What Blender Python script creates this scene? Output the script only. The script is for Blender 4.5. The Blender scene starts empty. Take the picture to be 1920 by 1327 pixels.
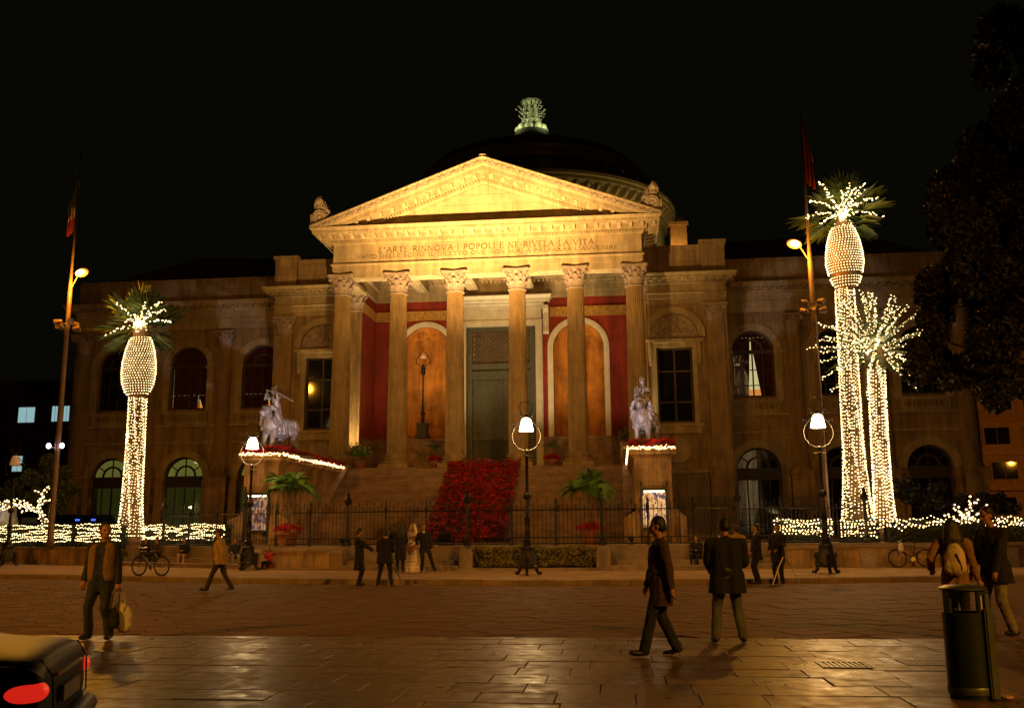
import bpy, math, random
import numpy as np
from mathutils import Vector, Matrix, Euler, noise
rnd = random.Random(11)
S = bpy.context.scene
COL = S.collection
PI = math.pi
R = math.radians

# ------------------------------------------------------------------ camera
def make_camera():
    cx, cy, cz, yaw, pitch, roll, f = 8.2401, -60.0, 1.6, -0.109073, 0.184212, -0.0074532, 1788.07
    fw = Vector((math.sin(yaw)*math.cos(pitch), math.cos(yaw)*math.cos(pitch), math.sin(pitch)))
    r = Vector((math.cos(yaw), -math.sin(yaw), 0)); u = r.cross(fw)
    r2 = math.cos(roll)*r + math.sin(roll)*u; u2 = -math.sin(roll)*r + math.cos(roll)*u
    cam = bpy.data.cameras.new('camera'); o = bpy.data.objects.new('camera', cam); COL.objects.link(o)
    m = Matrix.Identity(4)
    for i in range(3):
        m[i][0] = r2[i]; m[i][1] = u2[i]; m[i][2] = -fw[i]; m[i][3] = (cx, cy, cz)[i]
    o.matrix_world = m
    cam.sensor_width = 36; cam.lens = f/1920*36; cam.clip_start = .1; cam.clip_end = 800
    S.camera = o
make_camera()
S.view_settings.view_transform = 'Standard'; S.view_settings.look = 'None'
S.view_settings.exposure = 0; S.view_settings.gamma = 1; S.view_settings.use_curve_mapping = False
cy = S.cycles
cy.use_denoising = True
cy.max_bounces = 5; cy.diffuse_bounces = 3; cy.glossy_bounces = 3; cy.transmission_bounces = 3; cy.transparent_max_bounces = 12
cy.sample_clamp_indirect = 3.0; cy.sample_clamp_direct = 0; cy.caustics_reflective = False; cy.caustics_refractive = False
cy.use_light_tree = True

# ------------------------------------------------------------------ night sky
world = bpy.data.worlds.new('World'); S.world = world; world.use_nodes = True
bg = world.node_tree.nodes['Background']
bg.inputs[0].default_value = (.0022, .0021, .0011, 1); bg.inputs[1].default_value = 1.0

# ------------------------------------------------------------------ lamps of the place, with some assumed lamps and added fills
SODIUM = (1, .40, .03); FLOOD = (1, .57, .18); UPL = (1, .73, .35); WARM = (1, .72, .36); COOL = (1, .90, .95)
def light(kind, name, loc, energy, color, target=None, size=60, blend=.6, radius=.15, parent=None):
    l = bpy.data.lights.new(name, kind); l.energy = energy; l.color = color; l.shadow_soft_size = radius
    o = bpy.data.objects.new(name, l); COL.objects.link(o); o.location = loc
    if kind == 'SPOT':
        l.spot_size = R(size); l.spot_blend = blend
        d = Vector(target)-Vector(loc); o.rotation_euler = d.to_track_quat('-Z', 'Y').to_euler()
    if parent: o.parent = parent
    return o
# floods behind the fence that light the pediment
for sx in (-1, 1):
    light('SPOT', 'flood_beam', (1.1*sx, -20.3, 1.55), 96000, FLOOD, (1.6*sx, -.8, 26.0), 42, 1, .22)
    light('SPOT', 'flood_side', (1.1*sx, -20.3, 1.55), 23000, FLOOD, (9.0*sx, -.8, 24.2), 40, 1, .22)
    light('SPOT', 'flood_fill', (1.1*sx, -20.3, 1.55), 5600, FLOOD, (3.0*sx, 0, 20.5), 78, .9, .22)
# uplights on the portico floor
for x in (-5.6, -1.6, 1.6, 5.6):
    light('SPOT', 'portico_beam', (x, 1.2, 5.85), 9500 if abs(x) < 3 else 6500, UPL, (x*.95, 2.2, 20.4), 58, .9, .12)
for x in (-7.6, -3.6, 3.6, 7.6):
    light('SPOT', 'portico_beam', (x, 2.0, 5.85), 2300 if abs(x) < 5 else 1000, UPL, (x*.9, 8.3, 16.5), 70, 1, .12)
for x in (-9.75, 9.6):
    light('SPOT', 'pilaster_beam', (x, 2.9, 5.85), 2400 if x < 0 else 2000, (1, .72, .28), (x-.1, 3.9, 12.0), 60, .8, .1)
# sodium heads on the two masts and on assumed unseen masts behind the camera
light('SPOT', 'sodium_beam', (-19.72, -14.0, 15.05), 3400, SODIUM, (-9, -36, 0), 112, .8, .25)
light('SPOT', 'sodium_beam', (17.08, -14.2, 15.0), 2700, SODIUM, (11, -36, 0), 112, .8, .25)
light('SPOT', 'sodium_beam', (-16, -63, 12.0), 21000, SODIUM, (-7, -37, 0), 74, .8, .3)  # this beam and the next belong to assumed lamps behind the camera
light('SPOT', 'sodium_beam', (25, -64, 12.0), 16000, SODIUM, (13, -37, 0), 74, .8, .3)
light('SPOT', 'apartment_fill', (49, 15, 8.4), 2600, SODIUM, (47, 30, 6), 120, .8, .25)  # added lamp out of view to brighten the apartment block
for x, e_ in ((-19.72, 1350), (17.08, 1000)): light('POINT', 'sodium_glow', (x, -14.6, 14.6), e_, SODIUM, radius=.3)
light('SPOT', 'pedestal_fill', (-3.6, -19.4, 1.35), 1700, (1, .50, .14), (-9.4, -10.8, 3.4), 44, .8, .12)  # this spot and the next are added to brighten the pedestals
light('SPOT', 'pedestal_fill', (8.7, -20.35, 1.4), 800, (1, .50, .14), (10.0, -12.5, 3.6), 40, .8, .12)
# left mast's white flood; two added spots at the fence also light the lions
light('SPOT', 'lion_beam', (-20.0, -14.3, 6.1), 14000, COOL, (-9.9, -10.9, 7.7), 13, .5, .1)
light('SPOT', 'lion_beam', (-3.1, -21.0, 3.2), 4200, COOL, (-9.8, -10.9, 7.8), 15, .5, .1)
light('SPOT', 'lion_beam', (3.2, -21.0, 3.2), 4600, COOL, (9.7, -11.2, 7.9), 15, .5, .1)
# lights on the roof for the drum and the vase of the dome
for x, y, z, e_ in ((-7.5, 21.6, 26.2, 260), (7.5, 21.6, 26.2, 330), (15.4, 26.5, 25.0, 850), (-15.4, 26.5, 25.0, 600)):
    light('SPOT', 'drum_beam', (x, y, z), e_, (1, .74, .22), (x*.86, 25.6 if abs(x) < 10 else 29.5, 33), 130, .9, .2)
for x in (-2.6, 2.6):
    light('SPOT', 'vase_beam', (x, 33.6, 43.75), 420, (.92, 1, .52), (0, 36.3, 45.6), 100, .8, .1)

# ------------------------------------------------------------------ materials
def mat(name, base, rough=.7, metal=0., var=.3, scale=2.5, bump=0., bscale=18, streak=0., objvar=0., emis=None, est=0., spec=.5, sample=True, brick=None, detail=5):
    m = bpy.data.materials.new(name); m.use_nodes = True
    nt = m.node_tree; N = nt.nodes; L = nt.links; b = N['Principled BSDF']
    b.inputs['Roughness'].default_value = rough; b.inputs['Metallic'].default_value = metal
    b.inputs['Specular IOR Level'].default_value = spec
    tc = N.new('ShaderNodeTexCoord')
    col = None
    if var > 0:
        nz = N.new('ShaderNodeTexNoise'); nz.inputs['Scale'].default_value = scale; nz.inputs['Detail'].default_value = detail; nz.inputs['Roughness'].default_value = .6
        L.new(tc.outputs['Object'], nz.inputs['Vector'])
        cr = N.new('ShaderNodeValToRGB'); cr.color_ramp.elements[0].position = .3; cr.color_ramp.elements[1].position = .72
        cr.color_ramp.elements[0].color = tuple(c*(1-var) for c in base)+(1,); cr.color_ramp.elements[1].color = tuple(min(1, c*(1+var*.7)) for c in base)+(1,)
        L.new(nz.outputs['Fac'], cr.inputs['Fac']); col = cr.outputs['Color']
    def mult(col, fac):
        mx = N.new('ShaderNodeMix'); mx.data_type = 'RGBA'; mx.blend_type = 'MULTIPLY'; mx.inputs[0].default_value = 1
        L.new(col, mx.inputs[6]); L.new(fac, mx.inputs[7]); return mx.outputs[2]
    if col is None:
        rg = N.new('ShaderNodeRGB'); rg.outputs[0].default_value = tuple(base)+(1,); col = rg.outputs[0]
    if streak > 0:
        mp = N.new('ShaderNodeMapping'); mp.inputs['Scale'].default_value = (1.6, 1.6, .22); L.new(tc.outputs['Object'], mp.inputs['Vector'])
        n2 = N.new('ShaderNodeTexNoise'); n2.inputs['Scale'].default_value = 1.7; n2.inputs['Detail'].default_value = 6; n2.inputs['Roughness'].default_value = .65
        L.new(mp.outputs[0], n2.inputs['Vector'])
        c2 = N.new('ShaderNodeValToRGB'); c2.color_ramp.elements[0].position = .36; c2.color_ramp.elements[1].position = .62
        c2.color_ramp.elements[0].color = (1-streak,)*3+(1,); c2.color_ramp.elements[1].color = (1, 1, 1, 1)
        L.new(n2.outputs['Fac'], c2.inputs['Fac']); col = mult(col, c2.outputs['Color'])
    if objvar > 0:
        oi = N.new('ShaderNodeObjectInfo'); mr = N.new('ShaderNodeMapRange'); mr.inputs[3].default_value = 1-objvar; mr.inputs[4].default_value = 1+objvar
        L.new(oi.outputs['Random'], mr.inputs[0]); col = mult(col, mr.outputs[0])
    hsrc = None
    if brick:
        mp = N.new('ShaderNodeMapping'); mp.inputs['Rotation'].default_value = (R(90), 0, 0); L.new(tc.outputs['Object'], mp.inputs['Vector'])
        bt = N.new('ShaderNodeTexBrick'); bt.inputs['Scale'].default_value = 1; bt.inputs['Brick Width'].default_value = brick[0]; bt.inputs['Row Height'].default_value = brick[1]
        bt.inputs['Mortar Size'].default_value = .012; bt.inputs['Color1'].default_value = (.86,)*3+(1,); bt.inputs['Color2'].default_value = (1.0,)*3+(1,); bt.inputs['Mortar'].default_value = (.5,)*3+(1,)
        L.new(mp.outputs[0], bt.inputs['Vector']); col = mult(col, bt.outputs['Color']); hsrc = bt.outputs['Fac']
    L.new(col, b.inputs['Base Color'])
    if bump > 0:
        nb = N.new('ShaderNodeTexNoise'); nb.inputs['Scale'].default_value = bscale; nb.inputs['Detail'].default_value = 5
        L.new(tc.outputs['Object'], nb.inputs['Vector'])
        bp = N.new('ShaderNodeBump'); bp.inputs['Strength'].default_value = bump; bp.inputs['Distance'].default_value = .05
        L.new(nb.outputs['Fac'], bp.inputs['Height']); L.new(bp.outputs['Normal'], b.inputs['Normal'])
    if emis:
        b.inputs['Emission Color'].default_value = tuple(emis)+(1,); b.inputs['Emission Strength'].default_value = est
        if not sample: m.cycles.emission_sampling = 'NONE'
    return m
STONE = mat('limestone', (.46, .35, .20), .85, var=.28, scale=.8, streak=.35, bump=.25, bscale=9)
WALLST = mat('limestone_ashlar', (.40, .265, .125), .88, var=.32, scale=.5, streak=.45, bump=.3, bscale=7, brick=(1.5, .62))
COLST = mat('column_limestone', (.35, .23, .10), .85, var=.25, scale=1.2, streak=.35, bump=.2, bscale=12)
CAPST = mat('capital_limestone', (.37, .285, .235), .85, var=.35, scale=4, bump=.3, bscale=20)
CARVED = mat('carved_limestone', (.40, .31, .22), .85, var=.45, scale=5, bump=.5, bscale=14)
MARBLE = mat('white_marble', (.66, .60, .48), .6, var=.15, scale=1.5, streak=.15)
TYMP = mat('tympanum_limestone', (.52, .41, .23), .85, var=.2, scale=1.2, streak=.2, objvar=.06)
REDW = mat('red_plaster', (.30, .028, .010), .8, var=.3, scale=1.0, streak=.3)
GOLD = mat('gilded_frieze', (.48, .27, .06), .6, var=.5, scale=6, bump=.5, bscale=10)
OCHRE = mat('ochre_niche_plaster', (.56, .215, .025), .8, var=.5, scale=.7, streak=.35)
DADO = mat('brown_marble', (.26, .15, .09), .5, var=.5, scale=1.5)
DOORM = mat('grey_green_door', (.075, .075, .055), .6, var=.3, scale=3, bump=.2)
GRILLE = mat('door_grille', (.20, .13, .08), .6, var=.6, scale=3)
PEDST = mat('stained_limestone', (.50, .31, .14), .85, var=.5, scale=1.1, streak=.6, bump=.4, bscale=9, objvar=.12)
STEPST = mat('worn_step_stone', (.30, .19, .12), .8, var=.4, scale=1.5, bump=.3, bscale=10, objvar=.12)
KERBST = mat('kerb_stone', (.25, .17, .10), .7, var=.35, scale=2, bump=.3, objvar=.15)
PAVEST = mat('pavement_stone', (.33, .19, .08), .8, var=.4, scale=1.0, bump=.3, bscale=14)
ROADST = mat('road_stone', (.14, .066, .022), .72, var=.5, scale=1.6, bump=.5, bscale=12, objvar=.18, spec=.22)
EARTH = mat('earth', (.05, .035, .02), .95, var=.4)
TERR = mat('terrace_stone', (.24, .17, .11), .8, var=.35, scale=1.0)
ROOF = mat('roof_tiles', (.10, .035, .022), .9, var=.4)
LEAD = mat('dark_roof_sheet', (.035, .03, .022), .6, var=.4)
DOMEM = mat('dome_copper', (.06, .055, .035), .7, var=.4, scale=.6)
DOMEB = mat('dome_band_stone', (.20, .15, .09), .8, var=.3)
VASEM = mat('verdigris_bronze', (.40, .40, .26), .6, metal=.2, var=.4, scale=4, bump=.3)
BRONZE = mat('lion_bronze', (.32, .27, .27), .5, metal=.3, var=.5, scale=5, bump=.35, bscale=14)
IRON = mat('black_iron', (.018, .015, .012), .45, metal=.3, var=.3, scale=8)
MASTM = mat('painted_mast_steel', (.16, .09, .05), .5, metal=.3, var=.3, scale=3)
GLASSD = mat('dark_window_glass', (.010, .008, .008), .06, var=0, spec=.6)
FRAMEM = mat('dark_window_wood', (.045, .026, .016), .6, var=.4, scale=5)
CURT = mat('red_curtain', (.075, .004, .003), .85, var=.4, scale=3, emis=(.5, .01, .006), est=.006)  # cloth has a faint red glow of its own put in
LITCREAM = mat('lit_room_wall', (.6, .5, .3), .9, var=.1, emis=(.92, .80, .40), est=.72)
LITORANGE = mat('lit_room_dado', (.6, .25, .05), .9, var=.1, emis=(1, .34, .07), est=.75)
LITGREEN = mat('lit_hall_wall', (.3, .3, .1), .9, var=.6, scale=.9, emis=(.22, .22, .045), est=.5)
LITDIM = mat('dim_hall_wall', (.1, .1, .04), .9, var=.6, scale=.9, emis=(.10, .11, .02), est=.16)
LITBLUE = mat('lit_office', (.4, .5, .5), .9, var=.5, scale=1.5, emis=(.36, .62, .64), est=.7)
LAMPG = mat('lamp_glass_lit', (.9, .8, .6), .4, var=0, emis=(1, .80, .46), est=20, sample=False)
LAMPDIM = mat('lamp_glass_dim_glow', (.55, .38, .24), .5, var=.1, emis=(1, .45, .16), est=.16)  # glass of unlit lamps with a dim orange glow put in
SODH = mat('sodium_head_glass', (1, .7, .4), .4, var=0, emis=(1, .62, .2), est=5, sample=False)
BLUEH = mat('white_flood_glass', (1, 1, 1), .4, var=0, emis=(.72, .64, 1), est=11, sample=False)
BULB = mat('fairy_bulb', (1, .8, .5), .4, var=0, emis=(1, .70, .30), est=5.5, sample=False)
BULBW = mat('warm_fairy_bulb', (1, .7, .4), .4, var=0, emis=(1, .62, .26), est=5.0, sample=False)
LEAFP = mat('palm_leaf', (.075, .115, .03), .5, var=.5, scale=3)
LEAFD = mat('date_palm_leaf', (.10, .13, .07), .5, var=.4, scale=3)
LEAFA = mat('areca_leaf', (.09, .19, .025), .4, var=.45, scale=4)
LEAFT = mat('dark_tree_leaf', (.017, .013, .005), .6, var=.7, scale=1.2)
LEAFG = mat('green_tree_leaf', (.10, .115, .02), .6, var=.6, scale=1.5)
HEDGE = mat('hedge_leaf', (.045, .055, .014), .7, var=.7, scale=5)
BOXH = mat('clipped_hedge_leaf', (.22, .17, .035), .8, var=.7, scale=3)
BARK = mat('bark', (.10, .065, .035), .9, var=.5, scale=6, bump=.6)
PALMB = mat('palm_bark', (.17, .10, .05), .9, var=.5, scale=6, bump=.6)
REDFL = mat('poinsettia_bract', (.46, .004, .005), .6, var=.55, scale=5)
GREENFL = mat('poinsettia_leaf', (.03, .05, .012), .6, var=.4)
TERRAC = mat('terracotta', (.30, .11, .045), .8, var=.3, scale=6)
SKIN = mat('skin', (.36, .17, .10), .6, var=.12, scale=10)
HAIRD = mat('dark_hair', (.012, .008, .006), .6, var=.3, scale=20)
def cloth(name, c): return mat(name, c, .9, var=.3, scale=7, bump=.3, bscale=25)
BLACKC = cloth('black_cloth', (.010, .009, .010)); NAVY = cloth('navy_knit', (.018, .024, .034)); DENIM = cloth('dark_denim', (.022, .028, .036))
TAN = cloth('tan_quilted_vest', (.22, .125, .055)); BEIGE = cloth('beige_jacket', (.40, .26, .12)); GREYT = cloth('grey_trousers', (.10, .105, .105))
LTDENIM = cloth('light_denim', (.22, .19, .17)); CAMEL = cloth('camel_jacket', (.24, .13, .055)); WHITEC = cloth('ivory_satin', (.72, .58, .40))
REDJ = cloth('red_jacket', (.46, .035, .016)); BROWNJ = cloth('brown_jacket', (.055, .028, .014)); CREAM = cloth('cream_canvas', (.62, .50, .36)); PINKT = cloth('pale_trousers', (.42, .25, .16))
SHOEM = mat('black_leather', (.012, .010, .009), .4, var=.2)
RUBBER = mat('black_rubber', (.012, .011, .010), .7, var=.2)
CHROME = mat('bright_metal', (.30, .26, .22), .35, metal=.9, var=.1)
BINM = mat('dark_green_bin_paint', (.020, .030, .022), .35, var=.2, scale=4, metal=.2)
BINA = mat('brushed_aluminium', (.13, .15, .14), .4, metal=.7, var=.2)
CARP = mat('dark_blue_car_paint', (.010, .022, .070), .45, var=.1, metal=0, spec=.16)
CARGL = mat('car_glass', (.012, .010, .010), .06, var=0)
TAIL = mat('lit_tail_light', (.5, .01, .01), .3, var=.1, emis=(1, .025, .012), est=.6)
WHITEP = mat('white_plastic', (.55, .50, .52), .5, var=.15)
POSTERB = mat('poster_case_frame', (.02, .018, .015), .5, var=.2)
# flat printed posters behind lit glass
def poster_mat(name, seed, cols, strength):
    m = bpy.data.materials.new(name); m.use_nodes = True; nt = m.node_tree; N = nt.nodes; L = nt.links; b = N['Principled BSDF']
    tc = N.new('ShaderNodeTexCoord'); mp = N.new('ShaderNodeMapping'); mp.inputs['Location'].default_value = (seed, seed*2, 0); mp.inputs['Scale'].default_value = (2.2, 2.2, 1.3)
    L.new(tc.outputs['Object'], mp.inputs['Vector']); nz = N.new('ShaderNodeTexNoise'); nz.inputs['Scale'].default_value = 1.6; nz.inputs['Detail'].default_value = 4
    L.new(mp.outputs[0], nz.inputs['Vector']); cr = N.new('ShaderNodeValToRGB'); cr.color_ramp.interpolation = 'CONSTANT'
    while len(cr.color_ramp.elements) < len(cols): cr.color_ramp.elements.new(.5)
    for i, c in enumerate(cols):
        cr.color_ramp.elements[i].position = .28+.44*i/len(cols); cr.color_ramp.elements[i].color = tuple(c)+(1,)
    L.new(nz.outputs['Fac'], cr.inputs['Fac']); L.new(cr.outputs[0], b.inputs['Base Color']); L.new(cr.outputs[0], b.inputs['Emission Color']); b.inputs['Emission Strength'].default_value = strength
    return m
POSTL = poster_mat('lit_poster_print', 3, [(.05, .02, .03), (.07, .07, .13), (.40, .26, .16), (.07, .03, .04), (.2, .17, .2)], .5)
POSTR = poster_mat('lit_poster_print_pale', 9, [(.30, .13, .05), (.55, .36, .17), (.75, .55, .30), (.07, .07, .14), (.40, .20, .10)], .6)
# polished slabs of the plaza
def slab_mat():
    m = bpy.data.materials.new('polished_slab'); m.use_nodes = True; nt = m.node_tree; N = nt.nodes; L = nt.links; b = N['Principled BSDF']
    gp = N.new('ShaderNodeNewGeometry'); oi = N.new('ShaderNodeObjectInfo')
    n1 = N.new('ShaderNodeTexNoise'); n1.inputs['Scale'].default_value = 1.4; n1.inputs['Detail'].default_value = 8; L.new(gp.outputs['Position'], n1.inputs['Vector'])
    cr = N.new('ShaderNodeValToRGB'); cr.color_ramp.elements[0].position = .3; cr.color_ramp.elements[1].position = .75
    cr.color_ramp.elements[0].color = (.075, .044, .023, 1); cr.color_ramp.elements[1].color = (.135, .082, .042, 1); L.new(n1.outputs['Fac'], cr.inputs['Fac'])
    mr = N.new('ShaderNodeMapRange'); mr.inputs[3].default_value = .8; mr.inputs[4].default_value = 1.18; L.new(oi.outputs['Random'], mr.inputs[0])
    mx = N.new('ShaderNodeMix'); mx.data_type = 'RGBA'; mx.blend_type = 'MULTIPLY'; mx.inputs[0].default_value = 1; L.new(cr.outputs[0], mx.inputs[6]); L.new(mr.outputs[0], mx.inputs[7]); L.new(mx.outputs[2], b.inputs['Base Color'])
    n2 = N.new('ShaderNodeTexNoise'); n2.inputs['Scale'].default_value = 5; n2.inputs['Detail'].default_value = 6; L.new(gp.outputs['Position'], n2.inputs['Vector'])
    m2 = N.new('ShaderNodeMapRange'); m2.inputs[1].default_value = .3; m2.inputs[2].default_value = .7; m2.inputs[3].default_value = .26; m2.inputs[4].default_value = .52; L.new(n2.outputs['Fac'], m2.inputs[0])
    ad = N.new('ShaderNodeMath'); ad.operation = 'ADD'; m3 = N.new('ShaderNodeMapRange'); m3.inputs[3].default_value = -.04; m3.inputs[4].default_value = .08; L.new(oi.outputs['Random'], m3.inputs[0])
    L.new(m2.outputs[0], ad.inputs[0]); L.new(m3.outputs[0], ad.inputs[1]); L.new(ad.outputs[0], b.inputs['Roughness'])
    n3 = N.new('ShaderNodeTexNoise'); n3.inputs['Scale'].default_value = 9; n3.inputs['Detail'].default_value = 4; L.new(gp.outputs['Position'], n3.inputs['Vector'])
    bp = N.new('ShaderNodeBump'); bp.inputs['Strength'].default_value = .16; bp.inputs['Distance'].default_value = .02; L.new(n3.outputs['Fac'], bp.inputs['Height']); L.new(bp.outputs[0], b.inputs['Normal'])
    b.inputs['Specular IOR Level'].default_value = .26
    return m
SLAB = slab_mat()

# ------------------------------------------------------------------ mesh helpers
class MB:
    def __init__(s): s.v = []; s.f = []; s.mi = []; s.cur = 0
    def add(s, vs, fs):
        n = len(s.v); s.v.extend([tuple(v) for v in vs]); s.f.extend([tuple(i+n for i in f) for f in fs]); s.mi.extend([s.cur]*len(fs))
    def box(s, x0, x1, y0, y1, z0, z1):
        s.add([(x0, y0, z0), (x1, y0, z0), (x1, y1, z0), (x0, y1, z0), (x0, y0, z1), (x1, y0, z1), (x1, y1, z1), (x0, y1, z1)],
              [(0, 3, 2, 1), (4, 5, 6, 7), (0, 1, 5, 4), (1, 2, 6, 5), (2, 3, 7, 6), (3, 0, 4, 7)]); return s
    def obox(s, c, size, M=None):
        n = len(s.v); a, b, d = (x/2 for x in size); s.box(-a, a, -b, b, -d, d)
        for i in range(n, len(s.v)):
            p = Vector(s.v[i]); p = (M @ p) if M else p; s.v[i] = tuple(p+Vector(c))
        return s
    def lathe(s, prof, cx=0, cy=0, n=16, a0=0., a1=2*PI, sy=1.):
        full = abs(a1-a0-2*PI) < 1e-6; k = n if full else n+1
        vs = []
        for r, z in prof:
            for i in range(k):
                a = a0+(a1-a0)*i/n; vs.append((cx+r*math.cos(a), cy+sy*r*math.sin(a), z))
        fs = []
        for j in range(len(prof)-1):
            for i in range(n):
                i2 = (i+1) % k if full else i+1
                fs.append((j*k+i, j*k+i2, (j+1)*k+i2, (j+1)*k+i))
        if full:
            if prof[0][0] > 1e-4: fs.append(tuple(reversed(range(k))))
            if prof[-1][0] > 1e-4: fs.append(tuple((len(prof)-1)*k+i for i in range(k)))
        s.add(vs, fs); return s
    def tube(s, pts, r, n=6, cap=True):
        pts = [Vector(p) for p in pts]; m = len(pts); rs = r if isinstance(r, (list, tuple)) else [r]*m
        vs = []; up = Vector((0, 0, 1)); px = None
        for i in range(m):
            t = (pts[min(i+1, m-1)]-pts[max(i-1, 0)])
            if t.length < 1e-9: t = Vector((0, 0, 1))
            t.normalize()
            if px is None:
                a = up if abs(t.z) < .9 else Vector((1, 0, 0)); px = t.cross(a).normalized()
            else:
                px = (px-t*px.dot(t)); px = px.normalized() if px.length > 1e-6 else t.orthogonal().normalized()
            py = t.cross(px)
            for k in range(n):
                a = 2*PI*k/n; vs.append(pts[i]+px*(rs[i]*math.cos(a))+py*(rs[i]*math.sin(a)))
        fs = []
        for i in range(m-1):
            for k in range(n):
                k2 = (k+1) % n; fs.append((i*n+k, i*n+k2, (i+1)*n+k2, (i+1)*n+k))
        if cap: fs.append(tuple(reversed(range(n)))); fs.append(tuple((m-1)*n+k for k in range(n)))
        s.add(vs, fs); return s
    def prism_xz(s, poly, y0, y1):
        n = len(poly); s.add([(x, y0, z) for x, z in poly]+[(x, y1, z) for x, z in poly],
              [tuple(range(n)), tuple(range(2*n-1, n-1, -1))]+[(i, i+n, (i+1) % n+n, (i+1) % n) for i in range(n)]); return s
    def prism_xy(s, poly, z0, z1):
        n = len(poly); s.add([(x, y, z0) for x, y in poly]+[(x, y, z1) for x, y in poly],
              [tuple(range(n-1, -1, -1)), tuple(range(n, 2*n))]+[(i, (i+1) % n, (i+1) % n+n, i+n) for i in range(n)]); return s
    def prism_yz(s, poly, x0, x1):
        n = len(poly); s.add([(x0, y, z) for y, z in poly]+[(x1, y, z) for y, z in poly],
              [tuple(range(n-1, -1, -1)), tuple(range(n, 2*n))]+[(i, (i+1) % n, (i+1) % n+n, i+n) for i in range(n)]); return s
    def sweep(s, prof, path):
        m = len(path); rows = []
        for i in range(m):
            p = Vector(path[i]); ns = []
            for a, b in ((i-1, i), (i, i+1)):
                if a >= 0 and b < m:
                    t = (Vector(path[b])-Vector(path[a])).normalized(); ns.append(Vector((t.y, -t.x)))
            if len(ns) == 2:
                q = (ns[0]+ns[1]).normalized(); nn = q/max(.2, q.dot(ns[0]))
            else: nn = ns[0]
            rows.append([(p.x+nn.x*d, p.y+nn.y*d, z) for d, z in prof])
        k = len(prof); vs = [v for r in rows for v in r]
        fs = [(i*k+j, (i+1)*k+j, (i+1)*k+j+1, i*k+j+1) for i in range(m-1) for j in range(k-1)]
        fs += [tuple(range(k-1, -1, -1)), tuple((m-1)*k+j for j in range(k))]
        s.add(vs, fs); return s
    def arch(s, cx, zc, r0, r1, y0, y1, n=20, a0=0., a1=PI):
        vs = []
        for i in range(n+1):
            a = a0+(a1-a0)*i/n; c, q = math.cos(a), math.sin(a)
            for r, y in ((r0, y0), (r1, y0), (r1, y1), (r0, y1)): vs.append((cx+r*c, y, zc+r*q))
        fs = [(i*4+j, i*4+(j+1) % 4, i*4+4+(j+1) % 4, i*4+4+j) for i in range(n) for j in range(4)]
        fs += [(0, 3, 2, 1), tuple(n*4+j for j in (0, 1, 2, 3))]
        s.add(vs, fs); return s
    def archwall(s, x0, x1, z0, z1, y, depth, cx, hw, zs, zsp, n=16):
        """wall sheet at y from x0..x1, z0..z1 with an arched hole and its reveal going back by depth"""
        q = lambda a, b, c, d: s.add([a, b, c, d], [(0, 1, 2, 3)])
        L, Rr = cx-hw, cx+hw
        q((x0, y, z0), (L, y, z0), (L, y, z1), (x0, y, z1)); q((Rr, y, z0), (x1, y, z0), (x1, y, z1), (Rr, y, z1))
        if zs > z0: q((L, y, z0), (Rr, y, z0), (Rr, y, zs), (L, y, zs)); q((L, y, zs), (Rr, y, zs), (Rr, y+depth, zs), (L, y+depth, zs))
        pts = [(cx-hw*math.cos(PI*i/n), zsp+hw*math.sin(PI*i/n)) for i in range(n+1)]
        for (xa, za), (xb, zb) in zip(pts, pts[1:]):
            q((xa, y, za), (xb, y, zb), (xb, y, z1), (xa, y, z1)); q((xa, y, za), (xa, y+depth, za), (xb, y+depth, zb), (xb, y, zb))
        q((L, y, zs), (L, y+depth, zs), (L, y+depth, zsp), (L, y, zsp)); q((Rr, y, zs), (Rr, y, zsp), (Rr, y+depth, zsp), (Rr, y+depth, zs))
        return s
    def rectwall(s, x0, x1, z0, z1, y, depth, a, b, c, d):
        q = lambda a, b, c, d: s.add([a, b, c, d], [(0, 1, 2, 3)])
        q((x0, y, z0), (a, y, z0), (a, y, z1), (x0, y, z1)); q((b, y, z0), (x1, y, z0), (x1, y, z1), (b, y, z1))
        q((a, y, z0), (b, y, z0), (b, y, c), (a, y, c)); q((a, y, d), (b, y, d), (b, y, z1), (a, y, z1))
        q((a, y, c), (b, y, c), (b, y+depth, c), (a, y+depth, c)); q((a, y, d), (a, y+depth, d), (b, y+depth, d), (b, y, d))
        q((a, y, c), (a, y+depth, c), (a, y+depth, d), (a, y, d)); q((b, y, c), (b, y, d), (b, y+depth, d), (b, y+depth, c))
        return s
    def xf(s, M, i0=0):
        for i in range(i0, len(s.v)): s.v[i] = tuple(M @ Vector(s.v[i]))
        return s
    def mesh(s, name, mats):
        me = bpy.data.meshes.new(name); me.from_pydata(s.v, [], s.f)
        for m in (mats if isinstance(mats, (list, tuple)) else [mats]): me.materials.append(m)
        if any(s.mi): me.polygons.foreach_set('material_index', s.mi)
        me.update(); return me
    def build(s, name, mats, parent=None, smooth=False, auto=None):
        me = s.mesh(name, mats); o = bpy.data.objects.new(name, me); COL.objects.link(o)
        if smooth: me.shade_smooth()
        if auto is not None: me.shade_smooth(); me.set_sharp_from_angle(angle=R(auto))
        if parent: o.parent = parent
        return o
def tag(o, label=None, cat=None, group=None, kind=None):
    if label: o['label'] = label
    if cat: o['category'] = cat
    if group: o['group'] = group
    if kind: o['kind'] = kind
    return o
def empty(name, loc=(0, 0, 0), rz=0, label=None, cat=None, group=None):
    o = bpy.data.objects.new(name, None); COL.objects.link(o); o.location = loc; o.rotation_euler = (0, 0, rz); o.empty_display_size = .2
    return tag(o, label, cat, group)
def inst(name, me, parent, loc=(0, 0, 0), rz=0, sc=None):
    o = bpy.data.objects.new(name, me); COL.objects.link(o); o.parent = parent; o.location = loc; o.rotation_euler = (0, 0, rz)
    if sc: o.scale = sc
    return o
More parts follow.
